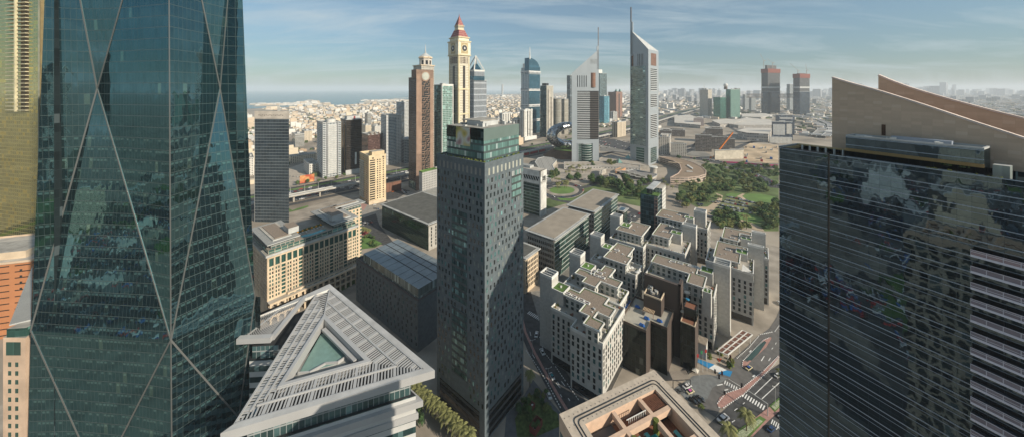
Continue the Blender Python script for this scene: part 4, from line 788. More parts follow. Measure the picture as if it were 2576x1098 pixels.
# ---- flat roofed office blocks
GR = facade('green_band_glass', (.30, .33, .31), (.045, .10, .085), 4.1, 2.6, .97, .78, metal=.6, wobb=.015, wob2=.04, vary=.45, blind=.04)
GD = facade('dark_green_glass', (.05, .08, .07), (.03, .07, .06), 4.1, 2.6, .97, .92, metal=.65, wobb=.02, wob2=.06, vary=.3, blind=.01)
def flat_block(label, c, Fp, Rp, Lp, z, mR, mL, winR, winL, roofc=ROOFG, e2=d2, e1=d1, over=1.6, zg=0, nfl=6):
    F = G(c, Fp[0], Fp[1], z); a = along(F, e2, D(c, Rp, 0)[0]); b = along(F, e1, D(c, Lp, 0)[0])
    r = thing('office_block', label, 'building', F); F0 = add(add(F, e2, over), e1, over); a0, b0 = a - 2 * over, b - 2 * over
    t = dict(r=r, F=F0, e2=e2, e1=e1, a=a0, b=b0, z=z)
    B = MB(); B.prism(rect(F0, a0, b0, e2, e1), 0, z - 2.6, mL, ROOFG, sides=[mR, mL, mR, mL]); part(r, B, 'wall')
    B = MB(); B.prism(rect(add(add(F0, e2, 1), e1, 1), a0 - 2, b0 - 2, e2, e1), z - 2.6, z - .7, mat('shadow_grey_band', (.10, .10, .10), .7), ROOFG); part(r, B, 'recessed_storey')
    B = MB(); P = rect(F, a, b, e2, e1); slab(B, P, z - .7, z, LGREY, mat('pale_roof_edge', (.36, .36, .34), .6)); ro = part(r, B, 'roof')
    B = MB(); slab(B, inset(P, 2.6), z + .01, z + .25, LGREY, roofc); part(ro, B, 'roof_field')
    W = Wins(r)
    if winR: W.grid(F0, e2, a0, 3, z - 4, winR, nfl, 1.3, 2.6, [GBLK, GDARK], u0=.8)
    if winL: W.grid(F0, e1, b0, 3, z - 4, winL, nfl, 1.2, 2.6, [GBLK, GDARK], u0=.8)
    W.finish(100); return t
RB = mat('brownish_roof_field', (.29, .25, .20), .95, var=.12, scale=.12); RD = mat('dark_roof_felt', (.10, .10, .09), .95, var=.2, scale=.2)
flat_block('broad flat-roofed block with green banded glass, nearer of two right of the grey tower', 'b', (415,1010), 780, 100, 36, GR, STONE, 0, 14, RB)
flat_block('flat-roofed block with green banded glass beyond its nearer twin, beside the roundabout', 'b', (825,722), 1075, 525, 36, GR, STONE, 0, 13, RB)
flat_block('dark glass block with a wide grey-black flat roof just left of the grey tower', 'I', (1240,1000), 1900, 495, 28, STONE, GD, 10, 0, RD)
flat_block('smaller grey block with a pale roof behind the dark-roofed glass block', 'I', (1310,605), 1800, 1055, 26, GR, LGREY, 0, 12, ROOFG, nfl=5)
flat_block('small cream windowed block half hidden behind the right side of the grey tower', 'd', (95,245), 228, -260, 30, CREAM, CREAM, 8, 6, RD, nfl=6)
# white framed gate block behind the tower's right
F = G('b', 300, 740, 0); r = thing('gate_building', 'white framed office block with slanting struts under its top, right behind the grey tower', 'building', F)
zg = 58; F = add(F, d1, 0); P_ = rect(add(F, d1, .0), 14, 60)
F = G('b', 270, 770, 0)
B = MB(); B.prism(rect(F, 12, 48), 0, 44, LGREY, ROOFG, sides=[WHITE, GR, WHITE, GR]); part(r, B, 'glass_body')
B = MB(); B.prism(rect(add(F, n2, 1.2), 14, 2), 0, 60, WHITE); B.prism(rect(add(F, n2, 1.2), 15, 49), 52, 60, WHITE, CONC, bottom=True); B.prism(rect(add(F, n2, 1.0), 14.6, 49), 42, 46, WHITE, CONC, bottom=True); fr = part(r, B, 'white_frame')
B = MB(); B.prism(rect(add(F, d2, 2), 9, 46), 46, 52, GDARK, ROOFG); part(fr, B, 'open_storey_glass')
B = MB()
for k in range(12): q = add(add(F, n2, 1.2), d1, 2.5 + k * 4); B.bar(q + (46,), add(q, d1, 3) + (52.1,), .7, .7, WHITE)
part(fr, B, 'strut', kind='stuff')
W = Wins(fr, 'slit')
for zz in (44, 56):
    for k in range(46): q = add(add(F, n2, 1.25), d1, 1 + k * 1.0); W.add(q, d1, zz, .3, 2.2, GBLK)
W.finish(100)
B = MB(); B.prism(rect(add(add(F, d2, 3), d1, 20), 9, 20), 60, 63, LGREY, LV); part(r, B, 'roof_plant')
# blue-grey roofed dark block left of the tower
F = G('', 1050.9, 756, 33); a = 34; b = along(F, d1, 896); r = thing('office_block', 'dark granite block with a blue grey metal roof directly left of the grey tower', 'building', F); t = dict(r=r, F=F, e2=d2, e1=d1, a=a, b=b, z=33)
B = MB(); B.prism(rect(F, a, b), 0, 33, DSTONE, DARK); part(r, B, 'wall'); B = MB(); rim(B, rect(F, a, b), 32.6, 1.0, .8, mat('dull_brown_coping', (.12, .10, .095), .7)); part(r, B, 'parapet')
F3 = G('', 1052.4, 726, 40); b3 = along(F3, d1, 914.2); MR_ = facade('blue_grey_roof_sheets', (.17, .20, .215), (.20, .235, .25), 400, 3.4, .97, 1, rough=.35, metal=.3, wobb=0, wob2=0, blind=0, vary=.08, wrough=.5)
B = MB(); P3 = rect(F3, 30, b3); B.prism(P3, 33, 40, facade('grey_glass_screen', (.12, .15, .15), (.13, .17, .17), 7, 1.6, .95, .96, metal=.4, rough=.25, wobb=.01), ROOFG)
B.face([(p[0], p[1], 40.02) for p in P3], mat('blue_grey_metal_roof', (.20, .235, .25), .35, .3, var=.12, scale=.15)); rf = part(r, B, 'roof')
B = MB()
for k in range(1, 9): q = add(F3, d1, b3 * k / 9); B.bar(q + (40.05,), add(q, d2, 30) + (40.05,), .12, .12, DARK)
for k in (.36, .62, .8): q = add(F3, d2, 30 * k); B.bar(q + (40.06,), add(q, d1, b3) + (40.06,), .5, .3, DARK)
part(rf, B, 'roof_seam', kind='stuff')
W = Wins(r); random.seed(12); W.grid(F, d1, b, 3, 31, 17, 8, .9, 2.0, [GDARK, GBLK, GDARK, GTEAL], lambda i, j, u, z: R() < .1, .15); W.finish(100)
# glass mid block by the white stone blocks
F = G('c', 190, 905, 0); 
t = block('office_block', 'blue green glass block with planted roof and white window slab behind the stone blocks', 'building', D('c', 10, 0)[0], D('c', 190, 0)[0], D('c', 300, 0)[0], 325, D('c', 0, 740)[1], facade('deep_teal_glass', (.05, .09, .10), (.025, .075, .09), 4, 2.4, .95, .9, metal=.6, wob2=.05), facade('deep_teal_bands', (.14, .17, .17), (.03, .07, .08), 4, 2.4, .95, .7, metal=.6), d2, d1, roof=LAWN, amax=40, bmax=60, rimh=.6, a=28)
fin(t, 'L', .02, .2, 0, t['z'] - 1, .6, facade('brick_red_stair', (.30, .19, .15), (.04, .06, .07), 3.6, 2.6, .7, .7), 'stair_strip')
B = MB(); Q = add(add(t['F'], d2, 12), n1, 1.5); B.prism(rect(Q, 16, 14), 0, t['z'] + 5, facade('white_slot_wall', (.55, .54, .50), (.05, .07, .08), 4, 3.2, .35, .6, metal=.2), CONC); part(t['r'], B, 'white_slab')
B = MB(); slab(B, rect(add(add(t['F'], d2, -2), d1, 4), 32, t['b'] * .4), t['z'] + 6, t['z'] + 6.8, LGREY, LGREY); slab(B, rect(add(add(t['F'], d2, 2), d1, 6), 24, t['b'] * .3), t['z'], t['z'] + 6, GDARK, ROOFG); part(t['r'], B, 'roof_canopy')
# dark block far-left under the pergola roof, small blocks
flat_block('little dark glass block with a blue roof between flat-roofed and white stone blocks', 'b', (1130,720), 1175, 1040, 18, GD, GD, 0, 0, mat('blue_roof', (.07, .12, .17), .4), nfl=3)

# ---- white stone blocks (terraces, wind-tower slabs, gravel roofs)
VW = facade('white_stone_joints', (.47, .46, .425), (.455, .44, .405), 1.1, 1.1, .95, .95, rough=.75, metal=0, wobb=0, wob2=0, blind=0, vary=.10)
VG = facade('penthouse_wall', (.50, .49, .45), (.06, .085, .08), 3.2, 3.6, .5, .7, metal=.3, wobb=.01)
def village(label, body, pent, small, slabpx, nR, nL, zb=34, zp=40.5, c='d', sky=(), e2=d2, e1=d1, lf=None):
    """body: (F, right x, left x) or traced outline at terrace level; pent, small: traced roofs; slabpx: front edge of the slab (x, y), left x, right x"""
    if isinstance(body, tuple): F = G(c, body[0][0], body[0][1], zb); P = rect(F, body[1], along(F, e1, D(c, body[2], 0)[0]) if body[2] > 0 else -body[2], e2, e1)
    else: P = snap([G(c, x, y, zb) for x, y in body]); F = min(P, key=lambda p: p[1])
    A = sum(P[i][0] * P[(i + 1) % len(P)][1] - P[(i + 1) % len(P)][0] * P[i][1] for i in range(len(P)))
    if A < 0: P = P[::-1]
    r = thing('stone_block', label, 'building', F, None)
    B = MB(); B.prism(P, 0, zb - 1.1, VW, CONC); part(r, B, 'stone_wall')
    B = MB(); rim(B, inset(P, -.15), zb - 1.4, 1.6, .5, WHITE); part(r, B, 'terrace_parapet')
    B = MB()
    for k in range(60):
        i = int(R() * len(P)); f = R(); q = (P[i - 1][0] * (1 - f) + P[i][0] * f, P[i - 1][1] * (1 - f) + P[i][1] * f); c0 = (sum(p[0] for p in P) / len(P), sum(p[1] for p in P) / len(P)); dd = unit(c0[0] - q[0], c0[1] - q[1]); q = add(q, dd, U(1.2, 2.2))
        if k % 3: B.cone(q, U(.3, .6), .15, zb - 1.1, zb - .3 + U(0, .6), GRN, 6)
        else: B.prism(rect(q, U(.5, 1.6), U(.5, 1)), zb - 1.1, zb - .4 + U(0, .5), random.choice([WHITE, WOOD, LGREY]))
    part(r, B, 'terrace_furniture', kind='stuff')
    W = Wins(r); n = len(P); mt = [GBLK, GDARK, GDARK, GTEAL, GBLK]
    for i in range(n):
        p, q = P[i], P[(i + 1) % n]; L = sqrt((q[0] - p[0]) ** 2 + (q[1] - p[1]) ** 2)
        if L < 4: continue
        d = unit(q[0] - p[0], q[1] - p[1]); o = (d[1], -d[0]); mid = ((p[0] + q[0]) / 2, (p[1] + q[1]) / 2)
        if o[0] * mid[0] + o[1] * mid[1] > 0: continue
        k = max(1, int(L / 3.0))
        for j in range(7):
            for s in range(k):
                if R() < .05: continue
                W.L.append((add(p, d, (s + .5) * L / k), ((d, o) if s_side(p, d) or True else 0), 8.4 + j * 3.45, 1.35, 2.35, random.choice(mt)))
        B = MB(); pp = add(add(p, d, 1), o, .1); B.wall(pp, add(pp, d, L - 2), .4, 5.2, GBLK); part(r, B, 'ground_floor_glazing')
    W.finish(100)
    pps = [pent] if isinstance(pent[0], tuple) else pent
    for pe in pps:
        Q = snap([G(c, x, y, zp) for x, y in pe]); B = MB(); B.prism(inset(Q, 1.2), zb - 1, zp - .5, VG, CONC); ph = part(r, B, 'penthouse')
        roofset(ph, Q, zp)
    if sky:
        for (x, y) in sky:
            q = G(c, x, y, zp); B = MB(); PP = rect(add(add(q, e2, -1.0), e1, -1.8), 2.0, 3.6, e2, e1); rim(B, PP, zp, .7, .4, WHITE); B.face([p_ + (zp + .24,) for p_ in PP], mat('skylight_dark', (.12, .05, .05), .2, var=0)); part(ph, B, 'skylight')
    for sp in small:
        Q = snap([G(c, x, y, zp + 1) for x, y in sp]); B = MB(); B.prism(Q, zb - 8, zp + .7, VW, LAWN); rim(B, Q, zp + .6, .5, .45, WHITE); gp = part(r, B, 'green_roof')
        m_ = (sum(p[0] for p in Q) / len(Q), sum(p[1] for p in Q) / len(Q)); B = MB(); B.cone(m_, .5, .4, zp + .7, zp + 1.8, WHITE, 8); B.cone(add(m_, d2, 1.1), .35, .3, zp + .7, zp + 1.4, LGREY, 8); part(gp, B, 'roof_vent')
    if slabpx:
        (sx, sy), lx, rx = slabpx; S = G(c, sx, sy, 48); L1 = along(S, e1, D(c, lx, 0)[0]); L2 = min(9, max(3.0, along(S, e2, D(c, rx, 0)[0])))
        B = MB(); SP = rect(S, L2, L1, e2, e1); B.prism(SP, 0, 46.6, VW, DARK); sl = part(r, B, 'tall_wall_slab')
        B = MB(); rim(B, inset(SP, -.1), 46.2, 1.8, .5, WHITE)
        for k in (.33, .66): q = add(S, e2, L2 * k); B.prism(rect(q, .4, L1, e2, e1), 46, 47.6, WHITE, WHITE, bottom=True)
        part(sl, B, 'slab_coping')
    return r, P
def roofset(par, Q, z):
    B = MB(); slab(B, Q, z - .5, z, WHITE, WHITE); o = part(par, B, 'roof_slab'); B = MB(); rim(B, Q, z, .45, .5, WHITE); B.face([p + (z + .03,) for p in ccw(inset(Q, .5))], mat('roof_edge_turf', (.09, .13, .04), .95, var=.3, scale=2)); B.face([p + (z + .06,) for p in ccw(inset(Q, 1.15))], GRAVEL)
    for k in range(4): c_ = random.choice(Q); m_ = (sum(p[0] for p in Q) / len(Q), sum(p[1] for p in Q) / len(Q)); q = (c_[0] * .4 + m_[0] * .6, c_[1] * .4 + m_[1] * .6); B.cone(q, .25, .2, z, z + .5, WHITE, 6)
    part(par, B, 'roof_surface'); B = MB(); m_ = (sum(p[0] for p in Q) / len(Q), sum(p[1] for p in Q) / len(Q))
    for k in range(7):
        c_ = random.choice(Q); f = U(.25, .8); q = (c_[0] * f + m_[0] * (1 - f), c_[1] * f + m_[1] * (1 - f))
        if inpoly0(q, inset(Q, 1.6)): B.prism(rect(q, U(.5, 1.5), U(.4, 1.1)), z, z + U(.3, .9), random.choice([WHITE, LGREY, CONC]))
    if B.v: part(par, B, 'roof_unit', kind='stuff')
def inpoly0(p, P):
    c = False; j = len(P) - 1
    for i in range(len(P)):
        if (P[i][1] > p[1]) != (P[j][1] > p[1]) and p[0] < (P[j][0] - P[i][0]) * (p[1] - P[i][1]) / (P[j][1] - P[i][1]) + P[i][0]: c = not c
        j = i
    return c
def ccw(P):
    A = sum(P[i][0] * P[(i + 1) % len(P)][1] - P[(i + 1) % len(P)][0] * P[i][1] for i in range(len(P))); return P if A > 0 else P[::-1]
random.seed(31)
village('white stone block nearest the grey tower, cross-shaped gravel roof stepping down to a corner',
    [(300,570),(372,605),(330,665),(537,782),(490,850),(772,985),(972,682),(450,450)], [(430,560),(480,500),(565,545),(605,498),(835,588),(795,650),(888,690),(838,778),(735,715),(697,765),(793,812),(745,888),(600,822),(640,752),(556,700),(620,655),(600,640)],
    [[(330,490),(385,440),(480,480),(425,560)]], ((325,405), 220, 381), 0, 0, sky=((465,552), (520,580), (585,610), (635,635)))
village('white stone block second from the grey tower, twin cross-shaped gravel roofs with four square skylights',
    ((925,650), 17, 440), [[(525,368),(570,327),(690,378),(735,330),(760,345),(790,300),(888,338),(845,395),(945,462),(905,508),(820,470),(780,445),(690,500),(595,440),(622,410)]],
    [[(580,300),(625,265),(712,300),(665,360)]], ((578,215), 480, 620), 0, 0, sky=((702,352), (750,372), (718,395), (772,412)))
village('white stone block third from the grey tower, white parasols on its right-hand terrace',
    ((1065,388), 16, 665), [(780,222),(828,180),(850,190),(880,90),(1050,150),(1010,215),(1045,250),(965,302)], [[(760,135),(800,100),(872,130),(830,160)]], ((758,52), 662, 790), 0, 0, sky=((900,170),))
village('farthest white stone block of the left row, low terraces before the little blue-roofed block',
    ((1320,1085), 16, 975), [[(1040,890),(1078,862),(1165,884),(1180,800),(1392,868),(1340,930),(1308,985)]], [[(1090,845),(1120,820),(1208,845),(1165,888)]], ((1080,775), 980, 1112), 0, 0, c='b')
village('farthest white stone block of the right row, tall narrow slab rising before the park',
    ((758,300), 24, 290), [[(315,165),(352,122),(470,150),(640,165),(640,200),(560,205),(480,245),(385,205)]], [[(548,190),(565,180),(640,190),(640,215)]], ((742,150), 638, 757), 0, 0, c='e', sky=((430,190), (505,175)))
village('white stone block with tan terrace wall, second from the park in the right row',
    ((560,520), 26, 218), [[(285,345),(330,235),(420,262),(430,280),(532,290),(532,345),(470,345),(410,385)]], [[(430,320),(445,300),(532,318),(532,355)]], ((657,280), 532, 668), 0, 0, c='e', sky=((385,320), (440,275)))
village('white stone block right of the dark brown building, long gravel roof with skylight row',
    ((815,905), 22, 205), [[(262,565),(300,525),(700,625),(655,680),(775,735),(705,815),(560,760),(600,715)]], [[(690,655),(712,617),(812,640),(812,700)], [(705,835),(735,808),(803,830),(785,868)]], ((958,628), 812, 972), 0, 0, c='e', sky=((455,582), (520,600), (610,625), (670,640)))
village('large white stone block nearest the right-hand glass tower, with a white sail on its terrace',
    ((1165,690), 24, 742), [[(800,530),(840,420),(870,405),(1115,465),(1115,520),(1000,500),(1075,560),(1060,610)]], [[(1000,495),(1020,460),(1115,485),(1115,525)]], ((1258,458), 1116, 1266), 0, 0, c='e', zb=37, sky=((940,480),))
village('white stone block at the end of the right row beyond the block with the sail',
    ((1300,560), 22, 850), [[(885,310),(905,285),(1150,320),(1150,350),(1060,345),(1025,400),(900,380)]], [[(1045,372),(1060,358),(1150,375),(1150,400)]], ((1272,340), 1150, 1280), 0, 0, c='e', zb=36, sky=((980,375),))
# parasols, sail
def parasol(p, z, r_, m, label, group, n=8):
    o = thing('parasol', label, 'parasol', p + (z,), group); B = MB(); B.cone(p, r_, .1, z + 2.2, z + 2.9, m, n); B.cone(p, r_ * .98, r_, z + 2.05, z + 2.2, m, n, cap=False); part(o, B, 'canopy'); B = MB(); B.cone(p, .06, .06, z, z + 2.3, WHITE, 5); part(o, B, 'pole')
for x, y in ((985,325), (1005,310), (1030,308), (1080,350), (1095,338)): parasol(G('d', x, y, 36), 33, 1.7, WHITE, 'white parasol on the right-hand terrace of the third white stone block', 'white parasols on the third block terrace')
for x, y in ((745,222), (757,212)): parasol(G('d', x, y, 36), 33, 1.5, WHITE, 'white parasol on the left-hand terrace of the third white stone block', 'white parasols on the left terrace')
s_ = thing('shade_sail', 'white triangular sail stretched over the terrace of the large white stone block', 'shade sail', G('e', 1110, 650, 38)); B = MB(); a1, a2_, a3 = G('e', 1070, 615, 41), G('e', 1062, 660, 40), G('e', 1150, 668, 40); B.face([a1 + (42,), a2_ + (39.6,), a3 + (40,)], WHITE); part(s_, B, 'cloth'); B = MB(); B.bar(a1 + (36,), a1 + (42.2,), .2, .2, STEEL); B.bar(a3 + (36,), a3 + (40.2,), .2, .2, STEEL); part(s_, B, 'mast')
# ---- glass tower filling the left side (tapering, faceted by diagonal bars)
LG = facade('teal_mirror_glass', (.06, .085, .085), (.085, .175, .20), 4.15, 1.55, .955, .955, rough=.02, metal=.93, wobb=.007, wob2=.034, vary=.08, alt=(.16, .28, .27), blind=.02, nscale=.30, wrough=.3, ceil=(.16, .29, .25))
def lt(xs, z, Y): return XY(xs, Y) + (z,)
Lx = {330: 136, 260: 128, 168: 104, 76: 78, 18: 62, 0: 58}; Mx = {330: 421, 260: 423, 168: 426, 76: 430, 18: 433, 0: 434}; Rx = {330: 584, 260: 598, 168: 617, 76: 641, 18: 652, 0: 655}
YL, YM, YR = 120.5, 116, 140
r = thing('glass_tower', 'huge teal mirror glass tower with crossing diagonal bars filling the left of the view', 'tower', XY(428, 116))
def uvp(p, o, ax): return ((p[0] - o[0]) * ax[0] + (p[1] - o[1]) * ax[1], p[2])
def fan(mb, c, ring, m, ax, o):
    for i in range(len(ring)):
        a, b_ = ring[i], ring[(i + 1) % len(ring)]; mb.face([c, a, b_], m, [uvp(c, o, ax), uvp(a, o, ax), uvp(b_, o, ax)])
oM = XY(428, 116); axl = unit(XY(104, YL)[0] - oM[0], XY(104, YL)[1] - oM[1]); axr = unit(XY(617, YR)[0] - oM[0], XY(617, YR)[1] - oM[1])
C1 = lt(245, 168, 125.5); C2 = lt(553.6, 168, 137.5); C1b = lt(250, 18, 121); C2b = lt(600, 30, 133)
B = MB(); rng = [lt(Lx[76], 76, YL), lt(Mx[76], 76, YM), lt(Mx[260], 260, YM), lt(Lx[260], 260, YL)]; fan(B, C1, rng, LG, axl, oM)
rng2 = [lt(Lx[0], -40, YL), lt(Mx[0], -40, YM), lt(Mx[76], 76, YM), lt(Lx[76], 76, YL)]; fan(B, C1b, rng2, LG, axl, oM); B.face([rng[3], rng[2], lt(Mx[330], 330, YM), lt(Lx[330], 330, YL)], LG); part(r, B, 'front_glass')
B = MB(); rr = [lt(Mx[76], 76, YM), lt(Rx[76], 76, YR), lt(Rx[260], 260, YR), lt(Mx[260], 260, YM)]; fan(B, C2, rr, LG, axr, oM)
rr2 = [lt(Mx[0], -40, YM), lt(Rx[0], -40, YR), lt(Rx[76], 76, YR), lt(Mx[76], 76, YM)]; fan(B, C2b, rr2, LG, axr, oM); B.face([rr[3], rr[2], lt(Rx[330], 330, YR), lt(Mx[330], 330, YM)], LG); part(r, B, 'side_glass')
bk = [add(XY(617, YR), unit(-.95, .3), 18) , add(XY(104, YL), unit(.2, 1), 26)]
B = MB(); B.wall(XY(655, YR), bk[0], 0, 76, GDARK); B.wall(XY(604, YR), bk[0], 76, 330, GDARK); B.wall(bk[0], bk[1], 0, 330, GDARK); B.wall(bk[1], XY(136, YL), 0, 330, GDARK); part(r, B, 'rear_wall')
DB_ = mat('grey_diagonal_bar', (.20, .205, .20), .35, .5, var=0)
for name, segs in (('diagonal_bar', [(rng[3], C1), (rng[2], C1), (C1, rng[0]), (C1, rng[1]), (rng[0], C1b), (rng[1], C1b)]), ('diagonal_bar', [(rr[3], C2), (rr[2], C2), (C2, rr[0]), (C2, rr[1]), (rr[0], C2b), (rr[1], C2b)])):
    for a, c in segs: B = MB(); B.bar(a, c, .32, .5, DB_); part(r, B, name)
B = MB()
for k in range(80):
    z = k * 4.15
    if z < 2 or z > 300: continue
    def lerp(d_, z):
        ks = sorted(d_)
        for i in range(len(ks) - 1):
            if ks[i] <= z <= ks[i + 1]: f = (z - ks[i]) / (ks[i + 1] - ks[i]); return d_[ks[i]] * (1 - f) + d_[ks[i + 1]] * f
        return d_[ks[-1]]
    def pull(z, lo, mid, hi, dep): return dep * max(0, 1 - abs(z - mid) / ((hi - lo) / 2)) if lo < z < hi else 0
    a, m_, e = lt(lerp(Lx, z), z, YL), lt(lerp(Mx, z), z, YM), lt(lerp(Rx, z), z, YR)
    B.bar(m_, e, .10, .10, DB_) if False else None
    # floor rails drawn along the facets through the crossing plane
B = MB(); B.bar(lt(Mx[0], 0, YM), lt(Mx[76], 76, YM), .25, .25, DB_); B.bar(lt(Mx[76], 76, YM), lt(Mx[260], 260, YM), .25, .25, DB_); B.bar(lt(Mx[260], 260, YM), lt(Mx[330], 330, YM), .25, .25, DB_); part(r, B, 'corner_bar')

# ---- gold mirror tower, orange block and cream block at the left edge
GO = facade('gold_green_glass', (.34, .29, .10), (.40, .38, .14), 3.7, 3.2, .92, .86, rough=.05, metal=.88, wobb=.006, wob2=.03, vary=.12, alt=(.6, .5, .12), blind=.12, nscale=.2, wrough=.3)
Fg = XY(107, 300); r = thing('gold_tower', 'gold and green mirror glass tower with stacked cream balconies, cut off by the left edge', 'tower', Fg)
eg = unit(-1, .22); B = MB(); B.prism([Fg, add(Fg, (-.1, 1), 34), add(add(Fg, (-.1, 1), 34), eg, 110), add(Fg, eg, 110)], 0, 330, GO); part(r, B, 'glass_wall')
B = MB(); BC = mat('pale_balcony_edge', (.55, .50, .33), .7); q0 = add(Fg, eg, 20)
eo = (-eg[1] * -1, 0); on_ = (eg[1] * -1 * -1, 0)
on_ = unit(-eg[1], eg[0]); on_ = on_ if on_[1] < 0 else (-on_[0], -on_[1])
for k in range(46):
    z = 147 + k * 3.7
    B.prism([add(q0, on_, 2.2), q0, add(q0, eg, 30), add(add(q0, eg, 30), on_, 2.2)], z, z + .7, BC, bottom=True)
part(r, B, 'balcony', kind='stuff')
B = MB(); q1 = add(add(q0, eg, 13), on_, 2.4); B.bar(q1 + (146,), q1 + (330,), 1.8, 1.2, BC); part(r, B, 'balcony_column')
B = MB(); q1 = add(q0, on_, .03); B.wall(add(q1, eg, 12), q1, 146, 330, mat('balcony_shade', (.10, .07, .03), .6)); part(r, B, 'balcony_shade_sheet')  # flat dark sheet, shade behind the balconies put into its colour
B = MB(); B.bar(add(Fg, on_, .3) + (0,), add(Fg, on_, .3) + (330,), 2.2, .8, mat('bronze_edge', (.3, .22, .1), .4, .3)); B.bar(add(add(Fg, eg, 4.2), on_, .2) + (0,), add(add(Fg, eg, 4.2), on_, .2) + (330,), 1.4, .7, mat('grey_edge', (.25, .26, .2), .6)); part(r, B, 'edge_trim')
OR_ = facade('orange_slotted_wall', (.44, .185, .08), (.03, .02, .015), 4.2, 13, .80, .17, rough=.5, metal=0, wobb=0, wob2=0, blind=0, vary=.2)
Fo = G('h', 150, 235, 50); r = thing('car_park_building', 'orange walled block with long dark slots beside the left glass tower', 'building', Fo)
eo1 = unit(-1, -.30); eo2 = unit(-.45, 1)
B = MB(); B.prism([Fo, add(Fo, eo2, 55), add(add(Fo, eo2, 55), eo1, 60), add(Fo, eo1, 60)], 0, 50, OR_, CONC); part(r, B, 'orange_wall')
B = MB(); P = [Fo, add(Fo, eo2, 55), add(add(Fo, eo2, 55), eo1, 60), add(Fo, eo1, 60)]; rim(B, P, 49.8, 1.4, .6, mat('tan_coping', (.55, .42, .3), .8)); q = add(add(Fo, eo1, 8), eo2, 8); B.prism([q, add(q, eo2, 22), add(add(q, eo2, 22), eo1, 34), add(q, eo1, 34)], 50.02, 55, CREAM, ROOFG); part(r, B, 'roof_storey')
for k in range(4): q = add(Fo, eo1, 4); B = MB(); qq = add(q, (eo1[1], -eo1[0]), -.05); on2 = (-eo1[1], eo1[0]); on2 = on2 if on2[1] < 0 else (-on2[0], -on2[1]); qq = add(q, on2, .06); B.wall(add(qq, eo1, 1.3), qq, 44 - k * 4.2, 45.6 - k * 4.2, GBLK); part(r, B, 'window')
Fc = G('h', 125, 610, 66); r = thing('cream_block', 'cream stone block with green windows under a grey louvred roof at the left edge', 'building', Fc); ec1 = unit(-1, .02); ec2 = unit(-.35, 1)
B = MB(); B.prism([Fc, add(Fc, ec2, 26), add(add(Fc, ec2, 26), ec1, 9.5), add(Fc, ec1, 9.5)], 0, 66, mat('peach_stone', (.60, .44, .32), .8), ROOFG); part(r, B, 'stone_wall')
W = Wins(r)
for j in range(13):
    for u in (3.6, 6.6): q = add(Fc, ec1, u); W.L.append((q, (ec1, (0, -1)), 55 - j * 3.6, 1.2, 1.8, GGREEN))
for u in (5,): W.L.append((add(Fc, ec1, u), (ec1, (0, -1)), 61.5, 6.0, 5.4, GGREEN))
W.finish(40)
B = MB(); q = [G('h', 45, 545, 70), G('h', 152, 520, 70), G('h', 160, 255, 70)]; slab(B, q, 69.4, 70, LGREY, LV); part(r, B, 'louvred_roof'); B = MB(); B.prism(rect(add(Fc, ec1, 8), 7, 10, unit(1, .1), unit(0, 1)), 66, 69.5, GGREEN, ROOFG); part(r, B, 'penthouse')

# ---- white triangular building with louvred roof
zt = 62; A_ = G('l', 1660, 0, zt); T_ = G('l', 2190, 437, zt); Bq = G('l', 1110, 757, zt); A2_ = G('l', 1540, 60, zt)
I1, I2, I3 = G('l', 1632, 158, zt), G('l', 1865, 392, zt), G('l', 1400, 522, zt)
r = thing('triangular_building', 'white triangular office block with a louvred roof frame around a teal courtyard, lower left', 'building', T_)
WP = mat('white_louvre_metal', (.42, .42, .415), .45, .1, var=.06); 
def mix(a, b, f): return (a[0] + (b[0] - a[0]) * f, a[1] + (b[1] - a[1]) * f)
def frame_band(O1, O2, J1, J2, step, nm, longi=(.02, .5, .98)):
    B = MB(); t = unit(O2[0] - O1[0], O2[1] - O1[1]); L = sqrt((O2[0] - O1[0]) ** 2 + (O2[1] - O1[1]) ** 2); nn = (-t[1], t[0])
    loc = lambda p: ((p[0] - O1[0]) * t[0] + (p[1] - O1[1]) * t[1], (p[0] - O1[0]) * nn[0] + (p[1] - O1[1]) * nn[1])
    a, c = loc(J1), loc(J2); s = step / 2; k = 0
    while s < L:
        if s < a[0]: dd = a[1] * s / a[0]
        elif s > c[0]: dd = c[1] * (L - s) / (L - c[0])
        else: dd = a[1] + (c[1] - a[1]) * (s - a[0]) / (c[0] - a[0])
        p = add(O1, t, s); q = add(p, nn, dd); w_ = 1.0 if k % 6 == 0 else .50
        B.bar(p + (zt,), q + (zt,), w_, .35 if k % 6 == 0 else .16, WP); s += step; k += 1
    part(r, B, nm + '_louvres', kind='stuff')
    B = MB()
    for f in longi: B.bar(mix(O1, J1, f) + (zt + .1,), mix(O2, J2, f) + (zt + .1,), .55, .7, WP)
    part(r, B, nm + '_beams', kind='stuff')
Ao, To, Bo = A_, T_, Bq
ins = inset(ccw([A_, T_, Bq]), 2.0); key = lambda p, L: min(L, key=lambda q: (q[0] - p[0]) ** 2 + (q[1] - p[1]) ** 2); Ai, Ti, Bi = key(A_, ins), key(T_, ins), key(Bq, ins)
frame_band(Ai, Ti, I1, I2, 1.12, 'right'); frame_band(mix(Ai, A2_, .55), Bi, I1, I3, 1.12, 'left', longi=(.02, .36, .68, .98)); frame_band(Bi, Ti, I3, I2, 1.12, 'front')
B = MB(); Am = mix(Ai, A2_, .55)
for k in range(13): f = k / 13; B.bar(mix(Ai, I1, f) + (zt,), mix(Am, I1, f) + (zt,), .5, .16, WP)
B.bar(Ai + (zt + .1,), I1 + (zt + .1,), .5, .6, WP); part(r, B, 'apex_louvres', kind='stuff')
B = MB()
for a, c, ai, ci in ((A_, T_, Ai, Ti), (T_, Bq, Ti, Bi)):
    pts = [a, c, ci, ai]; slab(B, ccw(pts), zt - (.9 if a is A_ else 2.4), zt + .5, WP, mat('white_roof_edge', (.43, .43, .42), .5))
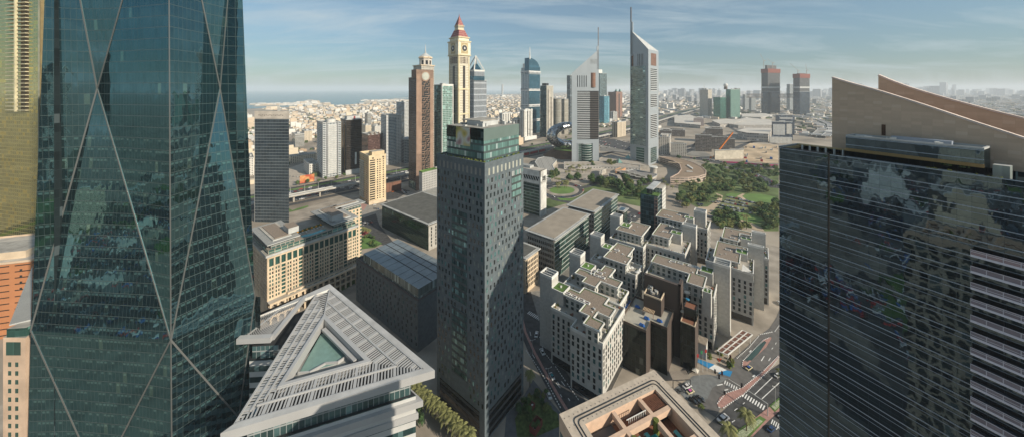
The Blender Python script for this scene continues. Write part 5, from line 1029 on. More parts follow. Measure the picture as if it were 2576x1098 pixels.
slab(B, ccw([A_, Ai, mix(A_, G('l', 1275, 162, zt), 1.6), mix(A_, G('l', 1275, 175, zt), 1.6)]), zt - .9, zt + .5, WHITE, MATS['white_roof_edge'])
part(r, B, 'roof_edge')
B = MB(); isn = inset(ccw([I1, I2, I3]), 1.3); q = ccw([I1, I2, I3])
rim(B, ccw(inset(q, -.1)), zt - 3.2, 3.9, 1.3, WP); part(r, B, 'courtyard_frame')
B = MB(); w1, w2, w3, w4 = G('l', 1540, 60, zt), G('l', 1370, 270, zt), G('l', 1200, 278, zt), G('l', 1200, 195, zt)
B.bar(w1 + (zt,), w2 + (zt,), 1.7, 1.6, WP); B.bar(w2 + (zt,), w3 + (zt,), 2.2, 2.2, WP)
for k in range(26): f = k / 26; B.bar(mix(w1, w4, f) + (zt,), mix(w2, w3, f ** 1.3) + (zt,), .22, .3, WP)
B.bar(mix(w1, w4, .3) + (zt,), mix(w2, w3, .9) + (zt,), .5, .4, WP); part(r, B, 'side_pergola')
body = ccw(inset(ccw([A_, T_, Bq, G('l', 1390, 290, zt), G('l', 1200, 300, zt), G('l', 1200, 195, zt)]), 3.6)); HOLE = ccw([I1, I2, I3])
B = MB(); B.prism(body, 0, 52, facade('white_floor_bands', (.52, .52, .50), (.05, .10, .10), 4.6, 1.8, 1, .52, rough=.1, metal=.5, wobb=.02, vary=.4), DARK); part(r, B, 'body')
B = MB(); B.prism(inset(body, 1), 52, 57.2, facade('attic_glass', (.3, .32, .32), (.08, .15, .15), 5, 1.8, .9, .9, metal=.5), mat('dark_roof_deck', (.035, .038, .04), .9)); part(r, B, 'top_storey')
B = MB()
for z, o_ in ((56.2, 3.4), (50.5, 1.8), (45.5, .9), (41, -.2)):
    q = ccw(inset(ccw([A_, T_, Bq]), 4.5 - o_ if z > 56 else 4.0 - o_)); slab(B, q, z - 2.3, z, WP, WP) if z < 52 else None
part(r, B, 'floor_ledge')
B = MB(); pf_ = [mix(I1, I3, .10), mix(I1, I2, .05), G('l', 1775, 385, 57.4), G('l', 1700, 395, 57.4), G('l', 1560, 440, 57.4), G('l', 1500, 450, 57.4)]
slab(B, ccw([G('l', 1632, 250, 57.6), G('l', 1830, 400, 57.6), G('l', 1430, 505, 57.6)]), 57.3, 57.6, LGREY, mat('courtyard_stone', (.30, .30, .28), .8)); ct = part(r, B, 'courtyard_floor')
B = MB(); slab(B, ccw([G('l', 1615, 250, 57.9), G('l', 1645, 235, 57.9), G('l', 1745, 370, 57.9), G('l', 1690, 400, 57.9), G('l', 1560, 435, 57.9), G('l', 1510, 440, 57.9)]), 57.61, 57.9, LGREY, mat('turquoise_courtyard_pool', (.17, .275, .245), .25, var=.12, scale=.4)); part(ct, B, 'shallow_pool')
B = MB(); wl = [G('l', *p, 58) for p in ((1500,450),(1560,445),(1640,400),(1700,395),(1745,365),(1790,385))]
for i in range(5): B.bar(wl[i] + (58.1,), wl[i + 1] + (58.1,), .5, 1.2, WP)
part(ct, B, 'curved_wall')
B = MB(); q1, q2 = G('l', 1630, 225, 60), G('l', 1790, 385, 60); B.bar(q1 + (60,), q2 + (60,), 1.6, 1.0, WP); B.bar(add(q1, d2, 2) + (59,), add(q2, d2, 2) + (59,), 1.2, 1.6, mat('planter_dark', (.09, .08, .07), .9)); part(ct, B, 'service_walkway')
# terrace below the tip
B = MB(); tr = [G('l', *p, 46) for p in ((1800,655),(1815,560),(2025,560),(2055,600),(1820,685))]; slab(B, ccw(tr), 45.0, 46, WP, mat('terrace_floor', (.2, .2, .19), .9)); rim(B, ccw(tr), 46, 1.0, .3, WP); tr_ = part(r, B, 'terrace')
B = MB()
for k in range(34): q = mix(tr[4], tr[3], R()) if k % 2 else mix(tr[0], tr[1], R()); q = add(q, (0, 1), U(.3, .9)); B.cone(q, U(.2, .45), .1, 46.1, 46.7 + U(0, .5), GRN, 6)
part(tr_, B, 'planting')

# ---- foreground beige roof terrace
zf = 107; K = G('f', 265, 548, zf); Lc = G('g', 415, 880, zf); eL = unit(Lc[0] - K[0], Lc[1] - K[1]); eR = (-eL[1], eL[0]); eR = eR if eR[1] < 0 else (-eR[0], -eR[1])
BE = mat('beige_roof_concrete', (.46, .39, .31), .85, var=.15, scale=1.2); BE2 = mat('peach_beam', (.56, .40, .29), .8, var=.1, scale=1)
r = thing('terrace_building', 'beige roof terrace building with a beam grid over pools and loungers, in the foreground', 'building', K)
def lp(u, v): return add(add(K, eL, u), eR, v)
LU = sqrt((Lc[0] - K[0]) ** 2 + (Lc[1] - K[1]) ** 2); LVV = 30
B = MB(); B.prism(ccw([lp(0, 0), lp(LU, 0), lp(LU, LVV), lp(0, LVV)]), 0, 104.20, facade('terrace_block_glazing', (.42, .34, .26), (.04, .06, .06), 3.8, 3.4, .7, .72, metal=.4), WOOD); part(r, B, 'body')
def rb(mb, u0, u1, v0, v1, z0, z1, m, mt=None): slab(mb, ccw([lp(u0, v0), lp(u1, v0), lp(u1, v1), lp(u0, v1)]), z0, z1, m, mt)
B = MB(); w_ = 3.4
rb(B, 0, LU, 0, w_, 104.10, zf, BE2, BE); rb(B, 0, w_, w_, LVV, 104.10, zf - .003, BE2, BE); rb(B, LU - w_, LU, w_, LVV, 104.10, zf - .003, BE2, BE); part(r, B, 'roof_rim')
B = MB()
for v, sgn in ((1.75, 0), (2.35, 0)):
    pth = [(LU - v, LVV)] + [(LU - v - .9 + .9 * cos(a), v + .9 - .9 * sin(a)) for a in [pi / 2 * k / 5 for k in range(6)]] + [(v + .9 - .9 * sin(a), v + .9 - .9 * cos(a)) for a in [pi / 2 * k / 5 for k in range(6)]] + [(v, LVV)]
    for i in range(len(pth) - 1): B.bar(lp(*pth[i]) + (zf + .06,), lp(*pth[i + 1]) + (zf + .06,), .12, .12, DARK)
part(r, B, 'cleaning_rail')
B = MB()
for k in range(24):
    for v in (1.2, 2.9): q = lp(k + .5, v); B.prism(rect(q, .13, .13), zf, zf + .08, mat('grey_stud', (.2, .18, .16), .7))
part(r, B, 'roof_stud', kind='stuff')
BMS = [(7.3, 'v'), (13.6, 'v')]
for v in (6.6, 12.2, 18.5):
    B = MB(); rb(B, w_, LU - w_, v, v + .75, zf - 1.3, zf - .2, BE2, BE2); part(r, B, 'beam')
for u in (7.3, 13.8): B = MB(); rb(B, u, u + .75, w_, LVV, zf - 1.3, zf - .21, BE2, BE2); part(r, B, 'beam')
B = MB(); rb(B, w_, 7.3, w_, 6.6, 103.70, zf - .6, DARK, mat('timber_slats', (.14, .08, .06), .7)); 
for k in range(12): q0, q1 = lp(w_ + .3 + k * .3, w_ + .3), lp(w_ + .3 + k * .3, 6.4); B.bar(q0 + (zf - .5,), q1 + (zf - .5,), .12, .12, WOOD)
part(r, B, 'timber_louvre')
B = MB(); rb(B, 8.3, 13.0, 8, 16, 104.30, 104.70, BE, POOLW); rb(B, 8.3, 11, 16.2, 19, 104.30, 104.80, BE, POOLW); rb(B, 3.6, 6.4, 14, 18, 104.30, 104.65, BE, POOLW); part(r, B, 'terrace_pool')
B = MB(); rb(B, 11.2, 13.4, 13.5, 16, 104.30, 105.00, BE, BE); rb(B, 13.2, 13.8, 8, 16, 104.30, 105.10, BE, BE); part(r, B, 'pool_deck')
B = MB(); rb(B, 14.8, 20.5, 3.6, 6.5, 104.10, 104.70, DARK, mat('grey_terrace_floor', (.13, .13, .13), .9)); part(r, B, 'service_floor')
B = MB()
for k in range(10): q = lp(8.6 + k * .45, 5.9); B.bar(q + (104.70,), q + (107.10,), .08, .08, WHITE)
B.bar(lp(8.5, 5.9) + (107.10,), lp(13.2, 5.9) + (107.10,), .1, .1, WHITE); part(r, B, 'railing')
B = MB()
for (u, v) in ((7.9, 7.8), (13.9, 8.6), (7.9, 12.2), (13.9, 14.4)):
    q = lp(u, v); B.cone(q, .55, .5, 104.20, 106.90, GRN, 9); B.cone(q, .5, .1, 106.90, 106.6, GRN, 9)
for o_ in (part(r, B, 'clipped_shrub', kind=None),): pass
TQ = mat('turquoise_cushion', (.12, .40, .40), .8, var=0)
def lounger(u, v, ax, lab):
    q = lp(u, v); o = thing('sun_lounger', lab, 'sun lounger', q + (104.25,), 'turquoise loungers on the foreground roof'); e = eL if ax else eR; s = eR if ax else eL
    B = MB()
    P_ = [q, add(q, e, 2.0), add(add(q, e, 2.0), s, .75), add(q, s, .75)]; slab(B, ccw(P_), 104.55, 104.70, TQ, TQ); part(o, B, 'cushion')
    B = MB(); a = add(q, e, 1.35); c = add(q, e, 2.0); B.face([a + (104.72,), add(a, s, .75) + (104.72,), add(c, s, .75) + (105.20,), c + (105.20,)], TQ); part(o, B, 'backrest')
    B = MB()
    for pp in P_: B.bar(pp + (104.25,), pp + (104.56,), .1, .1, WHITE)
    part(o, B, 'legs')
for (u, v, ax) in ((9.5, 7.2, 0), (11.3, 7.2, 0), (4.2, 9, 0), (5.6, 9, 0), (15, 8.2, 0), (16.5, 8.2, 0), (3.9, 13, 1), (18.2, 9, 0)):
    lounger(u, v, ax, 'turquoise sun lounger on the wooden deck under the beige beam grid')

# ---- dark banded glass tower on the right
RBG = facade('black_mirror_glass', (.04, .06, .075), (.062, .098, .13), 4.0, 2.2, .985, .985, rough=.02, metal=.96, wobb=.007, wob2=.042, vary=.12, blind=.0, nscale=.25, wrough=.06)
er = unit(.438, -.899); nr = (-er[1] * -1, 0); nr = (er[1], -er[0]); nr = nr if nr[0] < 0 else (-nr[0], -nr[1])
S = (102.2, 102.0); Lf = add(S, er, -13.3); Rt = add(S, er, 37); dp = (-nr[0], -nr[1]); zr = 147
r = thing('dark_glass_tower', 'black mirror glass tower ruled with thin white floor lines and balconies, filling the right', 'tower', S)
B = MB(); B.wall(Lf, add(S, er, -.25), 0, zr, RBG); B.wall(add(S, er, .25), Rt, 0, zr, RBG, 20); B.wall(Rt, add(Rt, dp, 14), 0, zr, RBG); B.wall(add(Rt, dp, 14), add(Lf, dp, 14), 0, zr, RBG); B.wall(add(Lf, dp, 14), Lf, 0, zr, RBG)
B.face([p + (zr - 3.4,) for p in ccw([Lf, Rt, add(Rt, dp, 14), add(Lf, dp, 14)])], PAVE); part(r, B, 'glass_wall')
B = MB(); q = add(S, dp, .25); B.wall(add(q, er, -.3), add(q, er, .3), 0, zr, GBLK); part(r, B, 'vertical_joint')
LN = mat('pale_floor_line', (.36, .42, .49), .45, .2, var=.05); B = MB()
for k in range(37):
    z = zr - .2 - k * 4.0
    for a, c in ((Lf, add(S, er, -.3)), (add(S, er, .3), Rt)):
        B.bar(add(a, nr, .08) + (z,), add(c, nr, .08) + (z,), .14, .17, LN); B.bar(add(a, nr, .08) + (z - 1.25,), add(c, nr, .08) + (z - 1.25,), .10, .07, LN)
part(r, B, 'floor_line', kind='stuff')
BQ = mat('lilac_white_balcony', (.60, .59, .66), .6, var=.05); RAILG = facade('balcony_rail_glass', (.40, .40, .45), (.20, .20, .26), 1.2, 2.2, .94, .88, rough=.1, metal=.4, blind=0, vary=.1)
for k in range(32):
    z = 127.6 - k * 4.0; a = add(S, er, 26.5); c = Rt
    if z < 3: break
    B = MB(); slab(B, ccw([a, c, add(c, nr, 1.7), add(a, nr, 1.7)]), z - .5, z, BQ, BQ); o = part(r, B, 'balcony'); B = MB(); B.wall(add(a, nr, 1.65), add(c, nr, 1.65), z + .02, z + 1.15, RAILG); B.wall(a, add(a, nr, 1.65), z + .02, z + 1.15, RAILG); B.bar(add(a, nr, 1.65) + (z + 1.2,), add(c, nr, 1.65) + (z + 1.2,), .1, .1, BQ); part(o, B, 'rail')
def onpl(dep, x): o = add(S, dp, dep); k = (x - CX) / FO; return add(o, er, (k * o[1] - o[0]) / (er[0] - k * er[1]))
q1 = onpl(7, 2127.5); q2 = onpl(7, 2476); zt1 = ZZ(343, q1[1]); 
B = MB(); B.prism(ccw([q1, q2, add(q2, dp, 6.5), add(q1, dp, 6.5)]), zr - 3.4, zt1, RBG, ROOFG); ph = part(r, B, 'rooftop_glass_storey')
B = MB()
for z in (zt1 - .2, zt1 - 2.6, zt1 - 6.5): B.bar(add(q1, nr, .1) + (z,), add(q2, nr, .1) + (z,), .15, .15, LN)
B.bar(add(q1, nr, .12) + (zt1 - 4.2,), add(q2, nr, .12) + (zt1 - 4.2,), .15, .9, mat('tan_band', (.30, .20, .08), .7)); part(ph, B, 'floor_line')
B = MB(); P_ = ccw([q1, q2, add(q2, dp, 6.5), add(q1, dp, 6.5)]); rim(B, P_, zt1, .5, .4, LGREY)
for k in range(9): q = add(add(q1, er, U(2, 20)), dp, U(.8, 4.5)); B.prism(rect(q, U(.5, 1.6), U(.5, 1.5)), zt1, zt1 + U(.3, .9), WHITE)
q = add(add(q1, er, 9), dp, 3.2); B.prism(ccw([q, add(q, er, 11), add(add(q, er, 11), dp, 2), add(q, dp, 2)]), zt1, zt1 + 1.1, mat('blue_grey_duct', (.3, .34, .4), .5)); part(ph, B, 'roof_equipment')
B = MB(); TN = mat('tan_parapet', (.45, .33, .16), .7)
e_ = add(Lf, dp, 14); B.bar(Lf + (zr + .1,), e_ + (zr + .1,), .5, .5, LGREY); B.bar(add(Lf, er, 1) + (zr - .5,), add(e_, er, 1) + (zr - .5,), .4, .9, TN); B.bar(Lf + (zr + .05,), S + (zr + .05,), .4, .3, DARK)
B.bar(add(Lf, dp, 12.9) + (zr + .2,), add(add(Lf, dp, 12.9), er, 14) + (zr + .2,), 2.2, .3, TN)
for k in range(7): q = add(add(Lf, dp, 11.5), er, 2 + k * 2.2); B.bar(q + (zr - 3.3,), q + (zr + .2,), .4, .4, WHITE)
part(r, B, 'roof_terrace_frame')
B = MB()
for k in range(30): q = add(add(Lf, dp, U(8, 11)), er, U(3, 17)); B.cone(q, U(.4, 1), .2, zr - 3.3, zr - 3.3 + U(.8, 2), GRN, 6)
for k in range(16): q = add(add(S, dp, U(.8, 1.4)), er, U(19, 31)); B.cone(q, U(.2, .5), .1, zr - .6, zr + U(-.1, .2), GRN, 6)
part(r, B, 'roof_planting')
q = onpl(9, 2497); B = MB(); B.prism(ccw([q, add(q, er, 2.4), add(add(q, er, 2.4), dp, 3), add(q, dp, 3)]), zr - 3.4, zr + 1.7, facade('pale_green_block', (.32, .36, .36), (.36, .42, .40), 9, 1.3, .9, 1, rough=.3), LGREY); part(r, B, 'roof_cabin')
# ---- stone-clad building with the upswept roof behind it
SB_ = facade('brown_travertine', (.50, .375, .27), (.52, .39, .285), 1.0, 2.0, .97, .95, rough=.7, metal=0, wobb=0, wob2=0, vary=.08, blind=.08, alt=(.58, .45, .34)); SE = mat('pale_pink_coping', (.62, .52, .46), .7)
r = thing('stone_clad_building', 'brown stone building with two upswept curved roof edges behind the right-hand black tower', 'building', (114.5, 113.1))
def sweep(q0, prof, th, nm):
    B = MB(); n = 24; L = prof[-1][0]
    def zz_(s):
        for i in range(len(prof) - 1):
            if s <= prof[i + 1][0]: f = (s - prof[i][0]) / (prof[i + 1][0] - prof[i][0]); return prof[i][1] * (1 - f) + prof[i + 1][1] * f
        return prof[-1][1]
    for k in range(n):
        s0, s1 = L * k / n, L * (k + 1) / n; a, c = add(q0, er, s0), add(q0, er, s1); z0, z1 = zz_(s0), zz_(s1)
        B.face([a + (0,), c + (0,), c + (z1,), a + (z0,)], SB_, [(s0, 0), (s1, 0), (s1, z1), (s0, z0)]); a2, c2 = add(a, dp, th), add(c, dp, th)
        B.face([c2 + (0,), a2 + (0,), a2 + (z0,), c2 + (z1,)], SB_)
    a = q0; a2 = add(a, dp, th); B.face([a2 + (0,), a + (0,), a + (zz_(0),), a2 + (zz_(0),)], SB_); o = part(r, B, nm)
    B = MB()
    for k in range(n):
        s0, s1 = L * k / n, L * (k + 1) / n; a, c = add(q0, er, s0), add(q0, er, s1 + .05); B.bar(add(a, dp, th / 2) + (zz_(s0) + .25,), add(c, dp, th / 2) + (zz_(s1) + .25,), th + .5, .5, SE)
    part(o, B, 'coping'); return o
fr_ = sweep((114.5, 113.1), [(0.0, 171.80), (5.4, 169.45), (11.3, 167.09), (19.9, 163.11), (29.0, 158.59), (36.2, 155.15), (41.6, 152.62)], 1.1, 'curved_wall')
sweep((129.9, 112.1), [(0.0, 172.58), (2.6, 170.82), (7.0, 168.18), (14.1, 164.83), (22.9, 161.14), (35.2, 156.56), (40.5, 154.80)], 1.1, 'curved_wall')
B = MB(); q = add((114.5, 113.1), dp, 1.2)
for k in range(8):
    k0, k1 = k * 5, k * 5 + 5; f = lambda s: 172.2 - s * .46; a, c = add(q, er, k0), add(q, er, k1); a2, c2 = add(a, dp, 12), add(c, dp, 12)
    B.face([a + (f(k0) - 6,), c + (f(k1) - 6,), c2 + (f(k1) - 5,), a2 + (f(k0) - 5,)], mat('copper_brown_roof', (.27, .14, .075), .7))
part(r, B, 'sloping_roof')
B = MB(); a = onpl(0, 0)
q = add((114.5, 113.1), er, 11.9); qq = add(q, nr, .06); B.wall(qq, add(qq, er, .9), ZZ(340, 102.5), ZZ(313, 102.5), mat('brown_door', (.08, .04, .025), .7)); part(fr_, B, 'doorway')

# ---- dark brown club building among the white blocks
zb_ = 28; BK = facade('brown_ribbed_cladding', (.062, .047, .04), (.075, .056, .046), 40, .6, .8, 1, rough=.7, metal=0, wobb=0, wob2=0, blind=0, vary=.05); BKG = facade('black_club_glass', (.02, .022, .02), (.02, .026, .022), 3.6, 2.2, .96, .96, rough=.06, metal=.5, wobb=.02, wob2=.05, blind=.02)
P = snap([G('f', x, y, zb_) for x, y in ((20,140),(190,238),(245,152),(362,208),(436,72),(300,0),(100,-20),(60,-10))])
r = thing('club_building', 'dark brown building with a glass front and a busy roof terrace among white stone blocks', 'building', min(P, key=lambda p: p[1])); P = ccw(P)
n = len(P); sides = [BKG if (lambda d: abs(d[0] * d1[0] + d[1] * d1[1]) > .7)(unit(P[(i + 1) % n][0] - P[i][0], P[(i + 1) % n][1] - P[i][1])) else BK for i in range(n)]
B = MB(); B.prism(P, 0, zb_ - 1, BK, mat('terrace_pale_deck', (.36, .34, .29), .9), sides=sides); part(r, B, 'wall')
B = MB(); rim(B, inset(P, -.1), zb_ - 1.2, 1.4, .35, mat('dark_brown_rail', (.08, .06, .05), .6)); part(r, B, 'terrace_rail')
B = MB()
for i in range(n):
    L = sqrt((P[(i + 1) % n][0] - P[i][0]) ** 2 + (P[(i + 1) % n][1] - P[i][1]) ** 2); d = unit(P[(i + 1) % n][0] - P[i][0], P[(i + 1) % n][1] - P[i][1])
    for k in range(int(L / .9)): q = add(P[i], d, k * .9); B.prism(rect(q, .15, .15), zb_ + .1, zb_ + .55, mat('warm_lamp_glass', (.6, .5, .35), .4, var=0))
part(r, B, 'rail_lamp', kind='stuff')
U1 = [G('e', x, y, 37) for x, y in ((200,870),(375,940),(405,880),(340,800),(245,770))]; U1 = snap(U1); B = MB(); B.prism(ccw(U1), zb_ - 1, 37, BK, DARK); up = part(r, B, 'upper_storey'); B = MB(); rim(B, ccw(U1), 36.8, 1, .5, CREAM); random.seed(4)
cx_ = sum(p[0] for p in U1) / len(U1); cy_ = sum(p[1] for p in U1) / len(U1)
for k in range(14): B.prism(rect((cx_ + U(-4, 4), cy_ + U(-4, 4)), U(.8, 2.4), U(.6, 1.6)), 37, 37.6 + U(.3, 1.6), CONC, LGREY)
part(up, B, 'air_conditioning')
Sb = G('e', 520, 800, 45); B = MB(); B.prism(rect(Sb, 2.2, along(Sb, d1, D('e', 200, 0)[0])), 0, 45, BK, BK); B.prism(rect(Sb, 9, 1.6), 0, 45, BK, BK); part(r, B, 'fin_wall')
W2 = G('f', 600, 205, 27); B = MB(); b2_ = along(W2, d1, D('f', 480, 0)[0]); B.prism(rect(W2, 12, b2_), 0, 27, BK, WOOD, sides=[BK, BKG, BK, BKG]); rim(B, rect(W2, 12, b2_), 27, .5, .4, CREAM); B.prism(rect(add(W2, d2, 5), 7, b2_ - 1), 27, 33.5, BKG, WOOD); rim(B, rect(add(W2, d2, 5), 7, b2_ - 1), 33.5, .6, .3, DARK); part(r, B, 'side_wing')
for (x, y) in ((165,195), (205,140), (310,160), (130,45)):
    q = G('f', x, y, zb_ - 1); B = MB(); s_ = 1.5
    for k in range(3): B.cone(add(q, d1, k * .8 - .8), s_ * .7, .1, zb_ - 1 + .6, zb_ + 1.1, BLUE, 7)
    o = B.build('folded_parasol'); tag(o, 'folded blue parasol lying over the pale roof deck of the dark brown building', 'parasol', 'folded blue parasols on the dark club roof')
B = MB(); q = G('f', 70, 40, zb_)
for k in range(6): a = add(q, d2, -2 + k * 1.6); B.bar(a + (zb_ + 1.8,), add(a, d1, 4.4) + (zb_ + 1.8,), .15, .15, DARK); B.bar(a + (zb_ - 1,), a + (zb_ + 1.8,), .15, .15, DARK); B.prism(rect(add(a, d1, 1), 1.1, 2.4), zb_ - 1, zb_ - .4, BLUE)
pg = B.build('roof_pergola'); tag(pg, 'black pergola frames with blue seats on the dark brown building roof', 'pergola')
B = MB(); q = G('f', 175, 60, zb_ + 2)
for k in range(9): a = add(q, d1, -k * .75); B.bar(a + (zb_ + 2,), add(a, d2, 3.6) + (zb_ + 2,), .35, .25, mat('pale_timber', (.4, .3, .2), .8))
B.bar(q + (zb_ + 1.8,), add(q, d1, -6) + (zb_ + 1.8,), .2, .2, WOOD); B.bar(add(q, d2, 3.6) + (zb_ + 1.8,), add(add(q, d2, 3.6), d1, -6) + (zb_ + 1.8,), .2, .2, WOOD); B.bar(add(q, d1, -6) + (zb_ - 1,), add(q, d1, -6) + (zb_ + 1.8,), .2, .2, WOOD); B.bar(q + (zb_ - 1,), q + (zb_ + 1.8,), .2, .2, WOOD)
pg = B.build('roof_pergola'); tag(pg, 'pergola of pale timber slats on the dark brown building roof', 'pergola')
for (x, y, z, c_, l_) in ((500, 62, 33.5, WHITE, 'white parasol on the topmost small terrace beside the dark brown fin wall'), (580, -60, 33.5, WHITE, 'large white parasol above the blue table on the little terrace')): pass
parasol(G('e', 580, 875, 34), 33.6, 1.9, mat('off_white_cloth', (.55, .5, .42), .8), 'large off-white parasol over the blue table on the small terrace beside the fin wall', None)
parasol(G('e', 540, 1010, 30), 27.2, 1.6, MATS['off_white_cloth'], 'off-white parasol on the lower small terrace beside the fin wall', None)
B = MB(); q = G('e', 583, 915, 33.6); B.cone(q, 1.1, 1.1, 33.6, 34.2, mat('blue_table_top', (.05, .3, .5), .4), 12); o = B.build('terrace_table'); tag(o, 'round blue-topped table under the large off-white parasol', 'table')

# ---- entrance canopy, small kiosk, flag poles, garden pavilions, street furniture
q0, q1, q2, q3 = G('f', 780, 395, 6), G('f', 865, 428, 6), G('f', 1068, 262, 6), G('f', 985, 228, 6)
r = thing('entrance_canopy', 'long white framed canopy with brown slatted panels over the forecourt paving', 'canopy', q1); B = MB()
for f in (0, .5, 1): B.bar(mix(q0, q1, f) + (6,), mix(q3, q2, f) + (6,), .5, .5, WHITE)
for k in range(7): f = k / 6; B.bar(mix(q0, q3, f) + (6,), mix(q1, q2, f) + (6,), .4, .45, WHITE)
part(r, B, 'frame'); B = MB(); B.face([p + (6.0,) for p in ccw([q0, q1, q2, q3])], mat('brown_slat_panel', (.15, .075, .055), .8, scale=3)); part(r, B, 'slatted_panel')
for f in (.05, .5, .95):
    for s in (.1, .9): p = mix(mix(q0, q3, f), mix(q1, q2, f), s); B = MB(); B.cone(p, .22, .22, 0, 5.9, WHITE, 8); part(r, B, 'column')
q = G('f', 690, 370, 8); r = thing('entrance_kiosk', 'small beige entrance block with a slatted roof at the foot of a white stone block', 'building', q); B = MB(); B.prism(rect(q, 7, 5.5), 0, 9, VW, BE); part(r, B, 'wall')
B = MB()
for k in range(9): a = add(q, d1, k * .65); B.bar(a + (9.3,), add(a, d2, 7) + (9.3,), .3, .25, BE)
part(r, B, 'slatted_roof')
B = MB()
q = G('f', 420, 640, 4); r = thing('slatted_canopy', 'grey slatted canopy over the entrance of the dark brown building', 'canopy', q)
for k in range(14): a = add(q, unit(1, .05), k * .75); B.bar(a + (4.6,), add(a, unit(.1, 1), 5.5) + (4.6,), .35, .3, mat('taupe_slat', (.30, .26, .22), .7))
B.bar(q + (4.3,), add(q, unit(1, .05), 10) + (4.3,), .3, .3, DARK); B.bar(q + (0,), q + (4.4,), .3, .3, DARK); B.bar(add(q, unit(1, .05), 10) + (0,), add(q, unit(1, .05), 10) + (4.4,), .3, .3, DARK); part(r, B, 'slats')
for k, (x, y, m_, cl) in enumerate(((632,600,RED,'red'), (663,570,mat('green_flag', (.05, .3, .12), .8),'green and white'), (697,560,RED,'red'))):
    q = G('f', x, y, 0); r = thing('flagpole', 'flagpole with %s flag, %s of three by the blue painted paving' % (cl, ('leftmost', 'middle one', 'rightmost')[k]), 'flagpole', q); B = MB(); B.cone(q, .12, .06, 0, 13, WHITE, 6); part(r, B, 'pole'); B = MB(); B.face([q + (13,), add(q, unit(-1, .2), 1.2) + (12.6,), add(q, unit(-1, .2), 1.1) + (10.6,), q + (11,)], m_); part(r, B, 'flag')
r = thing('garden_parasol', 'square cream parasol on the forecourt beside the blue painted paving', 'parasol', G('f', 603, 560)); q = G('f', 603, 552, 2.5); B = MB(); B.cone(q, 2.3, .1, 2.5, 3.6, mat('cream_cloth', (.6, .56, .48), .8), 4); part(r, B, 'canopy'); B = MB(); B.cone(q, .08, .08, 0, 2.6, WHITE, 6); part(r, B, 'pole')
for (c_, x, y, u_, w_, hh, lab) in (('g', 190, 1040, 6.5, 3.6, 3.4, 'rust brown open-topped box pavilion with two white tanks in the dark garden'), ('g', 165, 800, 2.4, 2.4, 2.4, 'small rust brown cube pavilion at the head of the dark garden')):
    q = G(c_, x, y, 3); r = thing('garden_pavilion', lab, 'pavilion', q); RU = mat('rust_slats', (.16, .045, .035), .8, scale=4); B = MB(); P_ = rect(add(q, (0, 0), 0), u_, w_); B.prism(P_, 0, .2, RU, RU); rim(B, P_, 0, hh, .2, RU); part(r, B, 'slatted_wall')
    B = MB()
    for k in range(2 if u_ > 3 else 1): qq = add(add(q, d2, 1.0), d1, .9 + k * 1.4); B.cone(qq, .55, .55, .3, 2.0, WHITE, 10)
    part(r, B, 'tank')
def lamp(c, x, y, h_, two, lab, gr, col=None):
    q = G(c, x, y, 0); r = thing('street_lamp', lab, 'street lamp', q, gr); B = MB(); B.cone(q, .14, .07, 0, h_, col or LGREY, 6); part(r, B, 'pole'); B = MB(); e = unit(1, .3); B.bar(add(q, e, -1.5 if two else 0) + (h_,), add(q, e, 1.5) + (h_,), .14, .14, col or LGREY); part(r, B, 'arm')
    for s in ((-1, 1) if two else (1,)): B = MB(); a = add(q, e, 1.6 * s); B.prism(rect(a, .7, .3), h_ - .1, h_ + .1, WHITE); part(r, B, 'lamp_head')
lamp('f', 1255, 850, 11, True, 'tall double-armed street lamp in the avenue median', None); lamp('g', 315, 600, 9, True, 'double-armed street lamp in the median beside the teal-roofed taxi', None); lamp('g', 165, 320, 9, True, 'double-armed street lamp farther up the shaded street', None)
lamp('G', 1562, 150, 22, True, 'very tall mast light on the motorway beside the yellow tower', None)
r = thing('road_gantry', 'grey steel gantry arm reaching over the avenue from the pink paved median', 'gantry', G('f', 1192, 930)); B = MB(); q = G('f', 1192, 930); B.cone(q, .2, .16, 0, 6.6, LGREY, 8); part(r, B, 'post'); B = MB(); q_ = G('f', 1035, 720, 6.5); B.bar(q + (6.5,), q_ + (6.5,), .3, .3, LGREY); part(r, B, 'arm')
for k, (x, y) in enumerate(((848, 765), (988, 700), (895, 480), (803, 630), (827, 600), (770, 585))):
    q = G('f', x, y); r = thing('sign_post', ('dark upright sign panel on the pink brick median', 'slim dark signal post at the end of the pink brick median', 'red brown upright sign panel beside the round hedge', 'short dark post at the edge of the grey granite court', 'red brown post between the granite court and blue paint', 'short dark post nearest the flagpoles')[k], 'sign', q); B = MB(); B.prism(rect(q, .25, .9), .2, 2.6 if k != 2 else 3.6, mat('red_brown_sign', (.14, .04, .03), .6) if k in (2, 4) else DARK); B.prism(rect(q, .3, .3), 0, .3, DARK); part(r, B, 'panel')
r = thing('billboard', 'large orange hoarding with blurred shapes beside the motorway', 'billboard', G('G', 600, 255)); B = MB(); a, c = G('G', 527, 258), G('G', 677, 232); bmx = mat('blurred_orange_poster', (.5, .18, .06), .7, var=0)
T2_ = bmx.node_tree; uvn = T2_.nodes.new('ShaderNodeUVMap'); nz2 = T2_.nodes.new('ShaderNodeTexNoise'); nz2.inputs['Scale'].default_value = .09; T2_.links.new(uvn.outputs[0], nz2.inputs[0]); rp = T2_.nodes.new('ShaderNodeValToRGB'); rp.color_ramp.elements[0].position = .4; rp.color_ramp.elements[0].color = (.42, .08, .04, 1); rp.color_ramp.elements[1].position = .62; rp.color_ramp.elements[1].color = (.62, .36, .14, 1); T2_.links.new(nz2.outputs[0], rp.inputs[0]); T2_.links.new(rp.outputs[0], T2_.nodes['Principled BSDF'].inputs['Base Color'])
